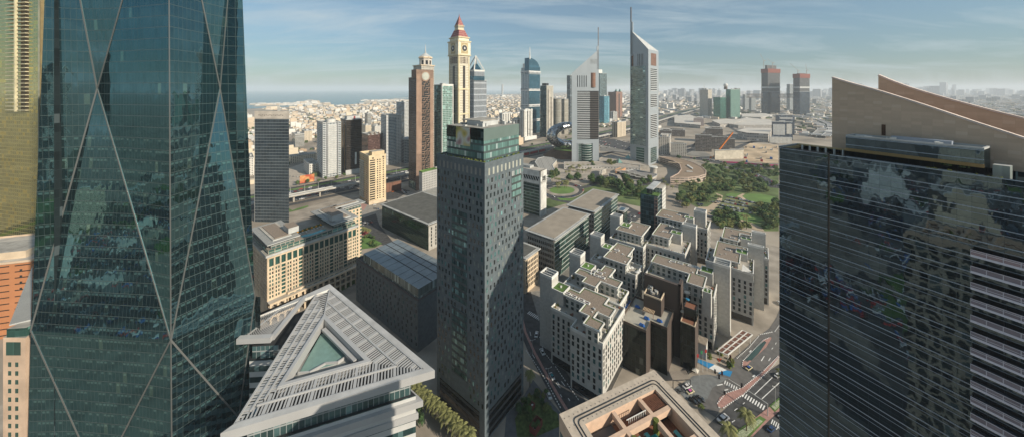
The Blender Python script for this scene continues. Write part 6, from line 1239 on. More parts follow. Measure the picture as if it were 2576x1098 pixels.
B.wall(a, c, 2, 15.5, bmx); part(r, B, 'poster'); B = MB(); B.wall(add(c, (0, 1), .3), add(a, (0, 1), .3), 2, 15.5, DARK); B.bar(a + (0,), a + (2,), .6, .6, DARK); B.bar(c + (0,), c + (2,), .6, .6, DARK); part(r, B, 'frame')
r = thing('screen_wall', 'brown slatted screen wall between the yellow tower and the motorway', 'wall', G('I', 600, 510)); B = MB(); a, c = G('I', 592, 508), G('I', 822, 455); SW_ = facade('brown_slats_pattern', (.20, .095, .06), (.12, .055, .035), 40, 2.2, .5, 1, rough=.8, metal=0, wobb=0, wob2=0, blind=0); B.prism(ccw([a, c, add(c, s1, 1), add(a, s1, 1)]), 0, 15, SW_, SW_); part(r, B, 'slatted_panel')
B = MB(); B.bar(a + (15.2,), c + (15.2,), 1.4, .4, BROWN); part(r, B, 'top_rail')
HAZE = 7.5e-5
# ================================================================== BEYOND THE MOTORWAY AND TO THE RIGHT
w2e = unit(.93, .36); w1e = unit(-.36, .93)
MG = facade('midrise_grey_bands', (.40, .39, .36), (.05, .06, .06), 3.5, 50, 1, .5, metal=.2); MC = facade('midrise_cream', (.58, .50, .38), (.06, .06, .055), 3.4, 4, .5, .5, metal=.1); MW = facade('midrise_white', (.60, .58, .53), (.05, .055, .06), 3.4, 3.6, .5, .5, metal=.1)
def mid(lab, c, xl, xf, xr, yb, yt, m, e2=s2, e1=s1, roof=None, **k):
    Y = GY(D(c, 0, yb)[1]); return block('building', lab, 'building', D(c, xl, 0)[0], D(c, xf, 0)[0], D(c, xr, 0)[0], Y, D(c, 0, yt)[1], m, m, e2, e1, roof=roof, **k)
mid('grey banded mid-rise block with strip windows behind the cream-crowned glass tower', 'A', 440, 478, 575, 785, 655, MG)
mid('cream and brown mid-rise block next to the grey banded block', 'A', 545, 575, 655, 725, 620, MC)
mid('low white block with a green-tinted roof left of the white and blue tower', 'A', 545, 625, 715, 1080, 965, MW)
mid('low beige courtyard school building between the two left towers', 'A', 415, 430, 700, 955, 880, MC, rimh=.8)
mid('dark grey mid-rise block in front of the low houses, right of the bronze tower', 'A', 1195, 1225, 1265, 560, 440, MG)
mid('tan mid-rise block beside the bronze black tower', 'A', 1165, 1205, 1265, 700, 560, MC)
mid('beige mid-rise block in front of the red brown glass tower', 'A', 1270, 1300, 1362, 660, 570, MW)
mid('small white block at the left edge of the cream-crowned glass tower', 'A', -40, 0, 40, 1080, 900, MW)
# right: two striped towers, green pair, construction towers
t = block('office_tower', 'pale beige ribbed tower with a rooftop mast, far right of the silver towers', 'tower', 1760, 1781, 1791, 1880, 226, facade('beige_rib_tower', (.52, .48, .40), (.14, .13, .12), 3.8, 3, .55, .5, metal=0, rough=.5), e2=w2e, e1=w1e, amax=80)
B = MB(); B.cone(add(t['F'], s1, 20), 2, .5, t['z'], t['z'] + 36, WHITE, 6); B.prism(rect(add(add(t['F'], s2, 6), s1, 10), 30, 26, s2, s1), t['z'], t['z'] + 9, LGREY); part(t['r'], B, 'mast')
GT = facade('deep_green_tower_glass', (.05, .12, .10), (.03, .12, .09), 4, 3, .9, .9, metal=.5, vary=.2); GT2 = facade('green_square_grid', (.13, .24, .20), (.03, .08, .07), 4, 4, .6, .6, metal=.4)
t = block('office_tower', 'lower green glass block joined to a taller one with a sphere', 'tower', 1795, 1812, 1827, 1777, 245, GT, GT, w2e, w1e, amax=80)
t = block('office_tower', 'taller green glass tower with a pale sphere on its roof', 'tower', 1826, 1838, 1865, 1785, 225, GT, GT2, w2e, w1e, amax=80)
B = MB(); Cc = add(add(t['F'], s2, 8), s1, 26); B.cone(Cc, 9, 8, t['z'], t['z'] + 16, BROWN, 10); part(t['r'], B, 'drum'); B = MB(); zc2 = t['z'] + 24
for i in range(8): a0, a1 = -pi / 2 + pi * i / 8, -pi / 2 + pi * (i + 1) / 8; B.cone(Cc, 11 * cos(a0) + 1e-3, 11 * cos(a1) + 1e-3, zc2 + 11 * sin(a0), zc2 + 11 * sin(a1), WHITE, 14, cap=False)
part(t['r'], B, 'sphere')
for (xl, xf, xr, tp, lb, Yk) in ((1868, 1874, 1884, 238, 'slim grey tower right of the green pair', 2500), (1884, 1890, 1901, 246, 'grey block under the long steel bridge', 2300), (1979, 1987, 1997, 212, 'grey tower with a thin mast just left of the right-hand construction tower', 2400), (1846, 1853, 1862, 222, 'dark slab tower behind the green pair', 2600)): block('tower', lb, 'tower', xl, xf, xr, Yk, tp, facade('far_grey_glass', (.28, .3, .3), (.12, .14, .15), 4, 5, .8, .7, metal=.3), e2=w2e, e1=w1e, amax=60, plant=False)
CN = facade('unfinished_frame', (.06, .065, .07), (.035, .035, .035), 4.2, 4, .62, .72, rough=.7, metal=0, vary=.5, wobb=0, wob2=0); CG2 = facade('dark_new_glass', (.018, .036, .055), (.010, .024, .04), 4.2, 4, .92, .85, metal=.5)
def crane(base, z, hgt, ang, L, lab, par=None, m=None):
    r = thing('tower_crane', lab, 'crane', base + (z,)); m = m or mat('crane_paint', (.35, .30, .26), .6); B = MB(); B.bar(base + (z,), base + (z + hgt,), 2.2, 2.2, m); part(r, B, 'mast'); B = MB(); tp = base + (z + hgt,); e = (base[0] + L * cos(ang), base[1], z + hgt + L * sin(ang)); B.bar(tp, e, 1.1, 1.1, m); part(r, B, 'jib'); B = MB(); B.bar(tp, (base[0] - 12 * (1 if cos(ang) > 0 else -1), base[1], z + hgt + 1), 2.5, 3, m); part(r, B, 'counterweight')
for (xl, xf, xr, tp, Yk, lb, cl) in ((1915, 1932, 1962.5, 171, 2046, 'taller unfinished tower with an orange screen round its top, leftmost of the construction pair', 1), (1995, 2012, 2037, 184, 1962, 'unfinished tower with an orange screen round its top, rightmost of the construction pair', 0)):
    t = block('construction_tower', lb, 'tower', xl, xf, xr, Yk, tp, CG2, CG2, w2e, w1e, amax=125, bmax=125, plant=False, zt=150); z1 = ZZ(tp + 12, Yk)
    B = MB(); B.prism(inset(t['P'], .5), 150, z1, CN, CONC); part(t['r'], B, 'open_floors'); B = MB(); B.prism(inset(t['P'], -1.5), z1, z1 + 26, mat('orange_safety_screen', (.20, .06, .04), .8), DARK, bottom=True); part(t['r'], B, 'safety_screen')
    B = MB(); B.prism(inset(t['P'], 14), z1 + 26, z1 + 26 + (24 if cl else 4), mat('dark_core', (.1, .1, .1), .8)); part(t['r'], B, 'core')
    B = MB(); B.prism(inset(t['P'], -.8), ZZ(222, Yk), ZZ(218, Yk), LGREY); part(t['r'], B, 'pale_floor_band'); top_ = z1 + 30
    c_ = add(add(t['F'], s2, 10), s1, 25)
    if cl: crane(add(c_, (1, 0), 2), top_, 50, radians(118), 52, 'luffing crane with its jib nearly upright on the taller construction tower'); crane(add(c_, (1, 0), 60), top_, 36, radians(142), 46, 'luffing crane with its jib slanting left on the taller construction tower')
    else: crane(add(c_, (1, 0), 20), z1 + 26, 22, radians(138), 62, 'crane with a long jib slanting up left on the lower construction tower'); crane(add(c_, (1, 0), 75), z1 + 26, 22, radians(97), 40, 'small upright crane at the right end of the lower construction tower')
r = thing('sky_bridge', 'long dark steel bridge structure hung between the two construction towers', 'bridge', XY(1930, 2020)); B = MB()
for xa, xb in ((1880, 1917), (1961, 1996)):
    a, c = XY(xa, 2010), XY(xb, 2010)
    for zz in (ZZ(237, 2010), ZZ(245, 2010)): B.bar(a + (zz,), c + (zz,), 16, 4, mat('dark_steel_truss', (.12, .10, .09), .7))
    for k in range(12): f = k / 11; q = mix(a, c, f); B.bar(q + (ZZ(237, 2010),), q + (ZZ(245, 2010),), 2, 2, MATS['dark_steel_truss'])
part(r, B, 'truss')
HT = facade('navy_white_hotel', (.50, .50, .48), (.04, .06, .09), 3.6, 3.4, .5, .45, metal=.2); NV = facade('navy_edge', (.05, .065, .09), (.045, .06, .085), 4, 4, .9, .9, rough=.4)
t = mid('navy and white hotel block, the lower front one of a joined pair', 'E', 860, 1042, 1052, 925, 765, NV, plant=True, amax=60, bmax=90, e2=unit(.5, .86), e1=unit(-.97, .2)); fin(t, 'L', .04, .30, 20, t['z'] - 6, .6, MW, 'white_slab_panel'); fin(t, 'L', .38, .96, 16, t['z'] - 8, .6, HT, 'window_field')
t = mid('navy and white hotel block, the taller rear one of a joined pair', 'E', 893, 1058, 1070, 880, 706, NV, amax=60, bmax=90, e2=unit(.5, .86), e1=unit(-.97, .2)); fin(t, 'L', .1, .8, t['z'] - 14, t['z'] - 7, .6, HT, 'window_field')
mid('long low white podium below the navy and white hotel', 'E', 838, 1035, 1045, 955, 905, MW, plant=False, amax=40, bmax=100, e2=unit(.5, .86), e1=unit(-.97, .2))
HALL = mat('pale_hall_roof', (.52, .48, .42), .7, var=.15, scale=.02); HW_ = facade('hall_wall', (.42, .39, .35), (.20, .19, .18), 9, 6, .8, .5, rough=.6, metal=0)
for lb, pts, hh in (('broad tan-roofed exhibition hall just right of the taller silver tower', ((0,712),(130,700),(225,735),(225,790),(0,770)), 16), ('long white-roofed exhibition hall behind the dark stepped complex', ((410,775),(640,725),(850,745),(850,790),(560,790)), 14), ('wide pale hall with a column-like front beside the navy hotel', ((555,840),(640,815),(855,820),(825,868),(640,858)), 26), ('pale exhibition hall between the ribbed tower and the dark complex', ((330,750),(440,738),(620,745),(520,775),(400,780)), 16), ('far white-roofed hall at the foot of the construction towers', ((590,690),(780,690),(880,700),(760,722),(600,715)), 12)):
    P = ccw([G('E', x, y, hh) for x, y in pts]); r = thing('exhibition_hall', lb, 'hall', P[0]); B = MB(); B.prism(P, 0, hh - .5, HW_, HALL); part(r, B, 'wall'); B = MB(); slab(B, inset(P, -2), hh - .5, hh, WHITE, HALL); part(r, B, 'roof')
# stone and dark office complexes left of the construction site
OC = facade('stone_office_squares', (.46, .43, .38), (.03, .035, .04), 3.7, 4.4, .42, .55, metal=.1); OD = facade('dark_office_bands', (.17, .155, .14), (.035, .035, .04), 3.8, 4, .88, .6, metal=.3)
o2, o1 = unit(.5, .87), unit(-.95, .3)
def off(lab, c, F_, xl, xr, z, m, roof=CONC, a=None):
    Fp = G(c, F_[0], F_[1], 0); b = along(Fp, o1, D(c, xl, 0)[0]); a = a or max(8, along(Fp, o2, D(c, xr, 0)[0])); r = thing('office_complex', lab, 'building', Fp); t = dict(r=r, F=Fp, e2=o2, e1=o1, a=min(a, 70), b=min(b, 110), z=z); B = MB(); P = rect(Fp, t['a'], t['b'], o2, o1); B.prism(P, 0, z, m, roof); part(r, B, 'wall'); B = MB(); rim(B, inset(P, -.2), z - .2, 1.4, .8, LGREY); part(r, B, 'parapet'); B = MB(); B.prism(rect(add(add(Fp, o2, 5), o1, 6), t['a'] * .5, t['b'] * .5, o2, o1), z, z + 4, m, roof); part(r, B, 'roof_storey'); return t
off('cream stone office block with square windows beside the taller silver tower', 'c', (310, 312), 205, 392, 44, OC); off('lower cream stone office block with a cluttered roof by the boulevard', 'c', (485, 328), 322, 590, 30, OC)
off('dark stepped office block at the centre of the complex near the orange crane', 'c', (745, 285), 575, 770, 44, OD); off('dark banded office block with a mint roof edge behind the orange crane', 'c', (930, 262), 745, 985, 34, OD)
off('dark banded office block at the right end of the stepped complex', 'c', (985, 245), 900, 1010, 26, OD); off('grey office block behind the cream stone offices', 'c', (330, 160), 205, 400, 30, OD, a=30); off('long brown office block farther behind the cream stone offices', 'c', (470, 130), 205, 505, 24, OD, a=30); off('brown office block with a red roof sign at the back of the dark complex', 'E', (255, 800), 165, 315, 34, facade('mauve_office', (.30, .25, .24), (.10, .09, .10), 3.7, 3, .5, .5), a=50); off('dark top block rising behind the stepped complex', 'c', (860, 195), 680, 910, 44, OD, a=40)
r = thing('retaining_wall', 'long pale concrete retaining wall along the construction site', 'wall', G('c', 850, 370)); B = MB(); a, c = G('c', 640, 342), G('c', 1075, 352); a = G('c', 780, 362); B.prism(ccw([a, c, add(c, (0, 1), 3), add(a, (0, 1), 3)]), 0, 22, mat('pale_site_wall', (.52, .47, .38), .85)); part(r, B, 'wall_face'); B = MB(); B.bar(a + (22.3,), c + (22.3,), 4, .6, LGREY); part(r, B, 'coping')
q = G('c', 762, 352); r = thing('mobile_crane', 'orange mobile crane with its long jib raised to the right beside the boulevard', 'crane', q); OM = mat('orange_crane_paint', (.62, .17, .02), .5); B = MB(); B.bar(q + (3,), (q[0] + 50, q[1] + 4, 62), 2.2, 2.2, OM); part(r, B, 'jib'); B = MB(); B.prism(rect(add(q, (-1, 0), 4), 9, 4), 0, 3.4, OM); part(r, B, 'cab')
random.seed(17)
for k in range(14): q = G('c', U(1090, 1420), U(235, 395)); B = MB(); B.prism(rect(q, U(5, 14), U(3, 6)), .3, U(2.5, 5), random.choice([RED, BLUE, WHITE, LGREY, BE])); B.prism(rect(add(q, d2, 1), 3, 2), .3, 6, LGREY); o = B.build('site_cabin'); tag(o, 'site cabin or container on the sandy construction site beyond the boulevard', 'cabin', 'cabins on the sandy construction site')
B = MB(); pts = [G('c', *p) for p in ((860,395),(1010,402),(1170,415),(1300,428),(1425,430))]
for i in range(4): B.bar(pts[i] + (1.6,), pts[i + 1] + (1.6,), .4, 3.2, mat('magenta_hoarding', (.35, .03, .12), .7))
o = B.build('site_hoarding'); tag(o, 'magenta hoarding along the edge of the park and construction site', 'hoarding')
# podium and plaza buildings round the silver towers
def lowb(name, lab, c, pts, z, m, mt, rimm=None, z0=0, cat='building'):
    P = ccw([G(c, x, y, z) for x, y in pts]); r = thing(name, lab, cat, P[0]); B = MB(); B.prism(P, z0, z - .4, m, mt); part(r, B, 'wall'); B = MB(); rim(B, inset(P, -.3), z - .5, .9, 1.2, rimm or m); part(r, B, 'parapet'); return r, P
PKB = mat('pink_concrete', (.48, .37, .30), .8); BRF = mat('brown_podium_roof', (.25, .185, .13), .9, var=.12, scale=.05)
r, P = lowb('podium_building', 'fan-shaped building with a brown roof and curved pink edge beside the park', 'c', ((205,335),(330,340),(440,358),(560,395),(650,440),(690,480),(684,512),(620,535),(500,548),(320,546),(400,505),(432,462),(415,410),(350,375)), 12, facade('pink_banded_wall', (.48, .38, .31), (.10, .08, .07), 4, 8, .9, .4, rough=.5, metal=0), BRF, PKB)
B = MB(); 
for k in range(5): q = G('c', 505 + k * 12, 430 + k * 8, 12.5); B.prism(rect(q, 9, 2, o2, o1), 12, 13.4, WHITE)
q = G('c', 440, 400, 12.5); B.prism(rect(q, 4, 26, o2, o1), 12, 12.8, SAND); q = G('c', 548, 490, 12.5); B.prism(rect(q, 4, 10, o2, o1), 12, 13, WHITE); part(r, B, 'skylight', kind='stuff')
lowb('podium_building', 'curved grey louvred roof building left of the silver hotel tower', 'b', ((205,205),(235,165),(300,150),(390,160),(430,185),(385,235),(400,270),(430,300),(330,290),(250,270)), 9, CONC, facade('curved_roof_louvres', (.34, .33, .30), (.22, .21, .2), 400, 3.5, .3, 1, rough=.7, metal=0, wobb=0, wob2=0, blind=0), LGREY)
lowb('podium_building', 'long low podium in front of the silver hotel tower', 'b', ((505,205),(870,200),(1000,215),(1290,235),(1290,262),(1000,250),(880,245),(505,245)), 7, facade('podium_wall', (.42, .40, .37), (.08, .09, .09), 7, 6, .3, .3), mat('podium_roof', (.36, .32, .27), .9, scale=.1))
lowb('podium_building', 'low grey podium between the two silver towers', 'b', ((870,165),(985,130),(1200,175),(1390,245),(1290,240),(1000,200),(870,195)), 7.5, CONC, MATS['podium_roof'])
for lb, pts in (('green glass pyramid skylight nearer the taller silver tower', ((1128,165),(1200,175),(1175,135))), ('flat green glass triangle skylight between the silver towers', ((1045,180),(1110,212),(1065,215)))):
    P = ccw([G('b', x, y, 8) for x, y in pts]); m_ = (sum(p[0] for p in P) / 3, sum(p[1] for p in P) / 3); r = thing('glass_skylight', lb, 'skylight', m_ + (7.5,)); B = MB()
    for i in range(3): B.face([P[i] + (7.6,), P[(i + 1) % 3] + (7.6,), m_ + (15,)], mat('pale_green_skylight', (.22, .38, .34), .2, .3))
    part(r, B, 'glass')
lowb('parking_deck', 'sunken parking deck with grey shade roofs below the taller silver tower', 'b', ((1130,300),(1220,280),(1464,330),(1464,345),(1360,395),(1240,350)), 3, CONC, mat('deck_grey', (.22, .21, .2), .9), LGREY)
for k in range(5):
    q = G('b', 1165 + k * 58, 312 + k * 16, 5); B = MB(); slab(B, rect(q, 12, 26, o2, unit(-.9, .4)), 4.6, 5, LGREY, ROOFG); 
    for u, v in ((1, 2), (10, 2), (1, 22), (10, 22)): pp = add(add(q, o2, u), unit(-.9, .4), v); B.bar(pp + (0,), pp + (4.7,), .3, .3, LGREY)
    o = B.build('shade_roof'); tag(o, 'flat grey shade roof on posts over the sunken parking deck', 'shade roof', 'shade roofs over the sunken parking deck')
q = G('b', 1425, 330, 0); r = thing('round_pavilion', 'round grey drum with a flat white cap beside the parking deck', 'pavilion', q); B = MB(); B.cone(q, 6, 6, 0, 13, CONC, 16); part(r, B, 'drum'); B = MB(); B.cone(q, 8, 8, 13, 15, WHITE, 16); part(r, B, 'cap')
lowb('plaza_building', 'small orange-walled restaurant terrace in front of the silver towers', 'b', ((1040,300),(1030,285),(1130,245),(1140,265),(1095,290)), 5, mat('orange_wall', (.52, .28, .15), .8), mat('restaurant_roof', (.3, .25, .16), .9)); lowb('plaza_building', 'pale arched gate building on the plaza left of the parking deck', 'b', ((870,330),(880,270),(925,262),(940,275),(900,290),(892,332)), 9, CONC, CONC)
r, P = lowb('colonnade', 'pale colonnaded plaza building with a dark roof strip', 'b', ((960,320),(1055,345),(1060,372),(965,365)), 5, facade('colonnade', (.5, .47, .4), (.06, .06, .06), 5, 2.4, .5, .7), DARK)
lowb('plaza_building', 'white domed service building by the planted hedge west of the roundabout', 'b', ((316,345),(345,338),(372,350),(372,378),(320,372)), 6, WHITE, WHITE)
for k in range(3): q = G('b', 278 + k * 14, 356, 6); B = MB(); B.cone(q, 3.2, 3.2, 0, 10 + k * 3, WHITE, 12); B.cone(q, 3.2, 1, 10 + k * 3, 11.5 + k * 3, WHITE, 12); o = B.build('storage_tank'); tag(o, 'white upright tank right of the white framed block', 'tank', 'white tanks right of the white framed block')
B = MB(); pts = [G('F', *p) for p in ((270,760),(380,735),(470,715))]
for i in range(2): B.bar(pts[i] + (5,), pts[i + 1] + (5,), 14, 7, RED)
o = B.build('site_shed'); tag(o, 'long red-roofed site shed below the silver ring building', 'shed')

# ================================================================== LOW CITY
random.seed(41)
hm = [mat('house_cream', (.58, .50, .38), .9, scale=.01), mat('house_white', (.62, .60, .55), .9, scale=.01), mat('house_beige', (.52, .42, .31), .9, scale=.01), mat('house_tan', (.44, .33, .23), .9, scale=.01), mat('house_grey', (.42, .42, .41), .9, scale=.01)]
wm_ = [mat('far_roof_white', (.58, .56, .52), .9, scale=.01), mat('far_roof_grey', (.38, .37, .35), .9, scale=.01), mat('far_wall_tan', (.44, .37, .29), .9, scale=.01), mat('far_dark', (.16, .17, .17), .9, scale=.01)]
def coastY(xd):
    for i in range(len(coast) - 1):
        if coast[i][0] <= xd <= coast[i + 1][0]: f = (xd - coast[i][0]) / (coast[i + 1][0] - coast[i][0]); return GY(coast[i][1] * (1 - f) + coast[i + 1][1] * f)
    return 1e9 if xd > 1500 else GY(279)
class Fast:
    def __init__(s): s.v = []; s.f = []; s.m = []
    def box(s, x, y, w_, l_, h_, ang, mi):
        c, si = cos(ang), sin(ang); i = len(s.v)
        for z in (0, h_):
            for a, b in ((-.5, -.5), (.5, -.5), (.5, .5), (-.5, .5)): px, py = a * w_, b * l_; s.v.append((x + px * c - py * si, y + px * si + py * c, z))
        s.f += [(i + 4, i + 5, i + 6, i + 7), (i, i + 1, i + 5, i + 4), (i + 1, i + 2, i + 6, i + 5), (i + 2, i + 3, i + 7, i + 6), (i + 3, i, i + 4, i + 7)]; s.m += [mi] * 5
    def build(s, name, mats, lab=None, cat=None, grp=None, kind=None):
        me = bpy.data.meshes.new(name); me.from_pydata(s.v, [], s.f)
        for m in mats: me.materials.append(m)
        me.polygons.foreach_set('material_index', s.m); me.update(); o = bpy.data.objects.new(name, me); COL.objects.link(o); return tag(o, lab, cat, grp, kind)
def inhw(x, y, marg=75):
    for i in range(len(HW) - 1):
        a, c = HW[i], HW[i + 1]; t = unit(c[0] - a[0], c[1] - a[1]); L = sqrt((c[0] - a[0]) ** 2 + (c[1] - a[1]) ** 2); u = (x - a[0]) * t[0] + (y - a[1]) * t[1]
        if -5 <= u <= L + 5 and abs((x - a[0]) * -t[1] + (y - a[1]) * t[0]) < marg: return True
    return False
def northside(x, y):
    for i in range(len(HW) - 1):
        a, c = HW[i], HW[i + 1]; t = unit(c[0] - a[0], c[1] - a[1]); u = (x - a[0]) * t[0] + (y - a[1]) * t[1]; L = sqrt((c[0] - a[0]) ** 2 + (c[1] - a[1]) ** 2)
        if (u <= L or i == len(HW) - 2) and (u >= 0 or i == 0): return (x - a[0]) * -t[1] + (y - a[1]) * t[0]
    return 1
occupied = [(o.location.x, o.location.y) for o in COL.objects if o.type == 'EMPTY' and o.parent is None and o.get('category') in ('tower', 'building')]
H_ = []; Y = 560.0; fo = Fast(); ft = Fast(); nt_ = 0
while Y < 9000:
    st_ = 24 + max(0, (Y - 1500)) * .012
    x0, x1 = XY(540, Y)[0], XY(1560, Y)[0]; X = x0
    while X < x1:
        x, y = X + U(-.35, .35) * st_, Y + U(-.35, .35) * st_; X += st_
        xd = CX + FO * x / y
        if y > coastY(xd) - 40 or northside(x, y) < 85: continue
        ru, rv = x * s2[0] + y * s2[1], -x * s2[1] + y * s2[0]
        if (ru % 190) < 22 * st_ / 24 or (rv % 130) < 16 * st_ / 24: continue
        if R() < .17:
            ft.box(x, y, U(5, 11), U(5, 11), U(4, 8), R(), 0); continue
        if R() < .07: continue
        big = R() < .05; s_ = st_ / 24
        H_.append((x, y, U(10, 17) * s_ * (1.6 if big else 1), U(9, 17) * s_, (U(14, 26) if big else U(5, 10)), .736 + U(-.03, .03), random.choice((0, 0, 1, 1, 2, 2, 3, 4))))
    Y += st_
H_ = [h for h in H_ if all((h[0] - a) ** 2 + (h[1] - b) ** 2 > 3600 for a, b in occupied if abs(h[0] - a) < 60 and abs(h[1] - b) < 60)]
H_.sort(key=lambda h: h[0] ** 2 + h[1] ** 2)
def seen(x, y):                     # columns of the picture where the low town shows between the towers
    xd = CX + FO * x / y; yd = HY + FO * H / y
    if 640 < xd < 727: return False
    if 1092 < xd < 1185 or xd < 628: return False
    return yd < 420
vis = [h for h in H_ if seen(h[0], h[1])][:300]; vs_ = set(vis)
hp = []
for k in range(5):
    for j in range(2):
        f = Fast(); f.box(0, 0, 1, 1, 1, 0, k); f.box(.12 - .2 * j, .1, .45, .5, 1.28, 0, k); me = bpy.data.meshes.new('house'); me.from_pydata(f.v, [], f.f)
        for m in hm: me.materials.append(m)
        me.polygons.foreach_set('material_index', f.m); hp.append(me)
for h in vis:
    o = bpy.data.objects.new('house', hp[h[6] * 2 + int(R() * 2)]); COL.objects.link(o); o.location = (h[0], h[1], 0); o.rotation_euler = (0, 0, h[5]); o.scale = (h[2], h[3], h[4]); tag(o, 'small flat-roofed pale house in the low town between the motorway towers and the sea', 'house', 'houses of the low town near the motorway')
for h in H_:
    if h not in vs_: fo.box(h[0], h[1], h[2], h[3], h[4], h[5], h[6])
fo.build('low_town', hm, 'dense pale low houses stretching from the motorway to the sea', 'houses', kind='stuff')
# warehouses, villas and blocks on the right-hand plain
fr = Fast(); Y = 1150.0
while Y < 14000:
    st_ = 42 + (Y - 1150) * .016; x0, x1 = XY(1570, Y)[0], XY(2700, Y)[0]; X = x0
    while X < x1:
        x, y = X + U(-.4, .4) * st_, Y + U(-.4, .4) * st_; X += st_
        if northside(x, y) > -70 and inhw(x, y): continue
        xd, yd = CX + FO * x / y, HY + FO * H / y
        if yd > 300 and (1655 < xd < 1960): continue
        if R() < .3: ft.box(x, y, U(8, 26), U(8, 26), U(5, 9), R(), 0); continue
        if R() < .25: continue
        tall = R() < .035
        fr.box(x, y, st_ * U(.35, .8), st_ * U(.3, .7), U(25, 70) if tall and y > 2500 else U(6, 14), .7 + U(-.1, .1), 3 if tall and R() < .5 else random.choice((0, 0, 1, 2, 2)))
    Y += st_
for xd, yd in [(x, y) for x in range(640, 830, 5) for y in (262, 264.5)] + [(x, y) for x in range(912, 1035, 5) for y in (252.5, 254.5)]:
    p = XY(xd + U(-2, 2), GY(yd + U(-1, 1))); fr.box(p[0], p[1], U(30, 70), U(20, 50), U(6, 16), R(), random.choice((0, 0, 2)))
for k in range(26): p = XY(U(742, 800), GY(U(259, 262))); fr.box(p[0], p[1], U(30, 70), U(30, 60), U(14, 38), R(), random.choice((0, 2)))
fr.build('far_city', wm_, 'pale low warehouses and villas spread over the hazy plain', 'city', kind='stuff')
ft.build('far_trees', [mat('far_tree_green', (.06, .085, .035), .95, scale=.02)], 'dark green tree clumps scattered through the low town', 'trees', kind='stuff')
# hazy skyline at the horizon
fs = Fast(); random.seed(77)
sk = [mat('skyline_tower_grey', (.25, .26, .27), .7)]
for k in range(230):
    xd = random.choice((U(1650, 1800), U(1800, 2100), U(2060, 2580), U(2060, 2580), U(2150, 2420))); Yk = U(6500, 12500); p = XY(xd, Yk); hh = U(60, 190) + (U(0, 200) if 2100 < xd < 2420 else 0) * (R() < .35); fs.box(p[0], p[1], U(45, 120), U(45, 120), hh, R(), 0)
for k in range(60): Yk = U(3400, 5200); p = XY(U(2200, 2580) if k % 2 else U(1650, 1900), Yk); fs.box(p[0], p[1], U(40, 110), U(30, 70), U(40, 80), R(), 0)
o = fs.build('hazy_skyline', sk, 'faint grey towers along the hazy horizon on the right', 'skyline', kind='stuff')
t = block('harbour_tower', 'lone pale tower standing by the harbour on the horizon right of the clock tower', 'tower', 1261.5, 1264, 1266, 6500, 212, LGREY, LGREY, amax=40, bmax=30, plant=False)
B = MB(); B.prism(rect(add(add(t['F'], s2, -25), s1, -25), 90, 80, s2, s1), 0, 40, WHITE); part(t['r'], B, 'podium')
for nm, pts, wd, z in (('flyover', [('E', 880, 700), ('E', 1060, 722), ('E', 1200, 755), ('E', 1290, 800), ('E', 1300, 850), ('E', 1250, 900)], 26, 7), ('flyover', [('E', 1060, 705), ('E', 1250, 745), ('E', 1370, 800), ('E', 1390, 860), ('E', 1330, 910)], 20, 8)):
    b, e = ribbon(nm, [G(*p) for p in pts], wd, z, mat('pale_road_concrete', (.26, .25, .24), .9)); r = thing('flyover', 'curving pale motorway flyover near the navy hotel, %s of two' % ('inner' if z == 7 else 'outer'), 'flyover', G(*pts[0])); part(r, b, 'deck'); B = MB(); gp = [G(*p) for p in pts]
    for E_ in e:
        for i in range(len(E_) - 1): B.bar(E_[i] + (z + .2,), E_[i + 1] + (z + .2,), 1, 2.4, LGREY)
    part(r, B, 'parapet'); B = MB(); [B.cone(p, 1.5, 1.5, 0, z, CONC, 6) for p in gp]; part(r, B, 'pier', kind='stuff')
r = thing('footbridge', 'long white enclosed footbridge ending in a small red-topped station', 'bridge', G('E', 1120, 880)); B = MB(); a, c = G('E', 1125, 885), G('E', 1400, 905); B.bar(a + (8,), c + (8,), 6, 4, WHITE); part(r, B, 'walkway'); B = MB(); B.prism(rect(a, 10, 8), 0, 12, WHITE, RED); part(r, B, 'station'); B = MB(); [B.cone(mix(a, c, f), 1, 1, 0, 6.2, CONC, 6) for f in (.3, .6, .9)]; part(r, B, 'pier')

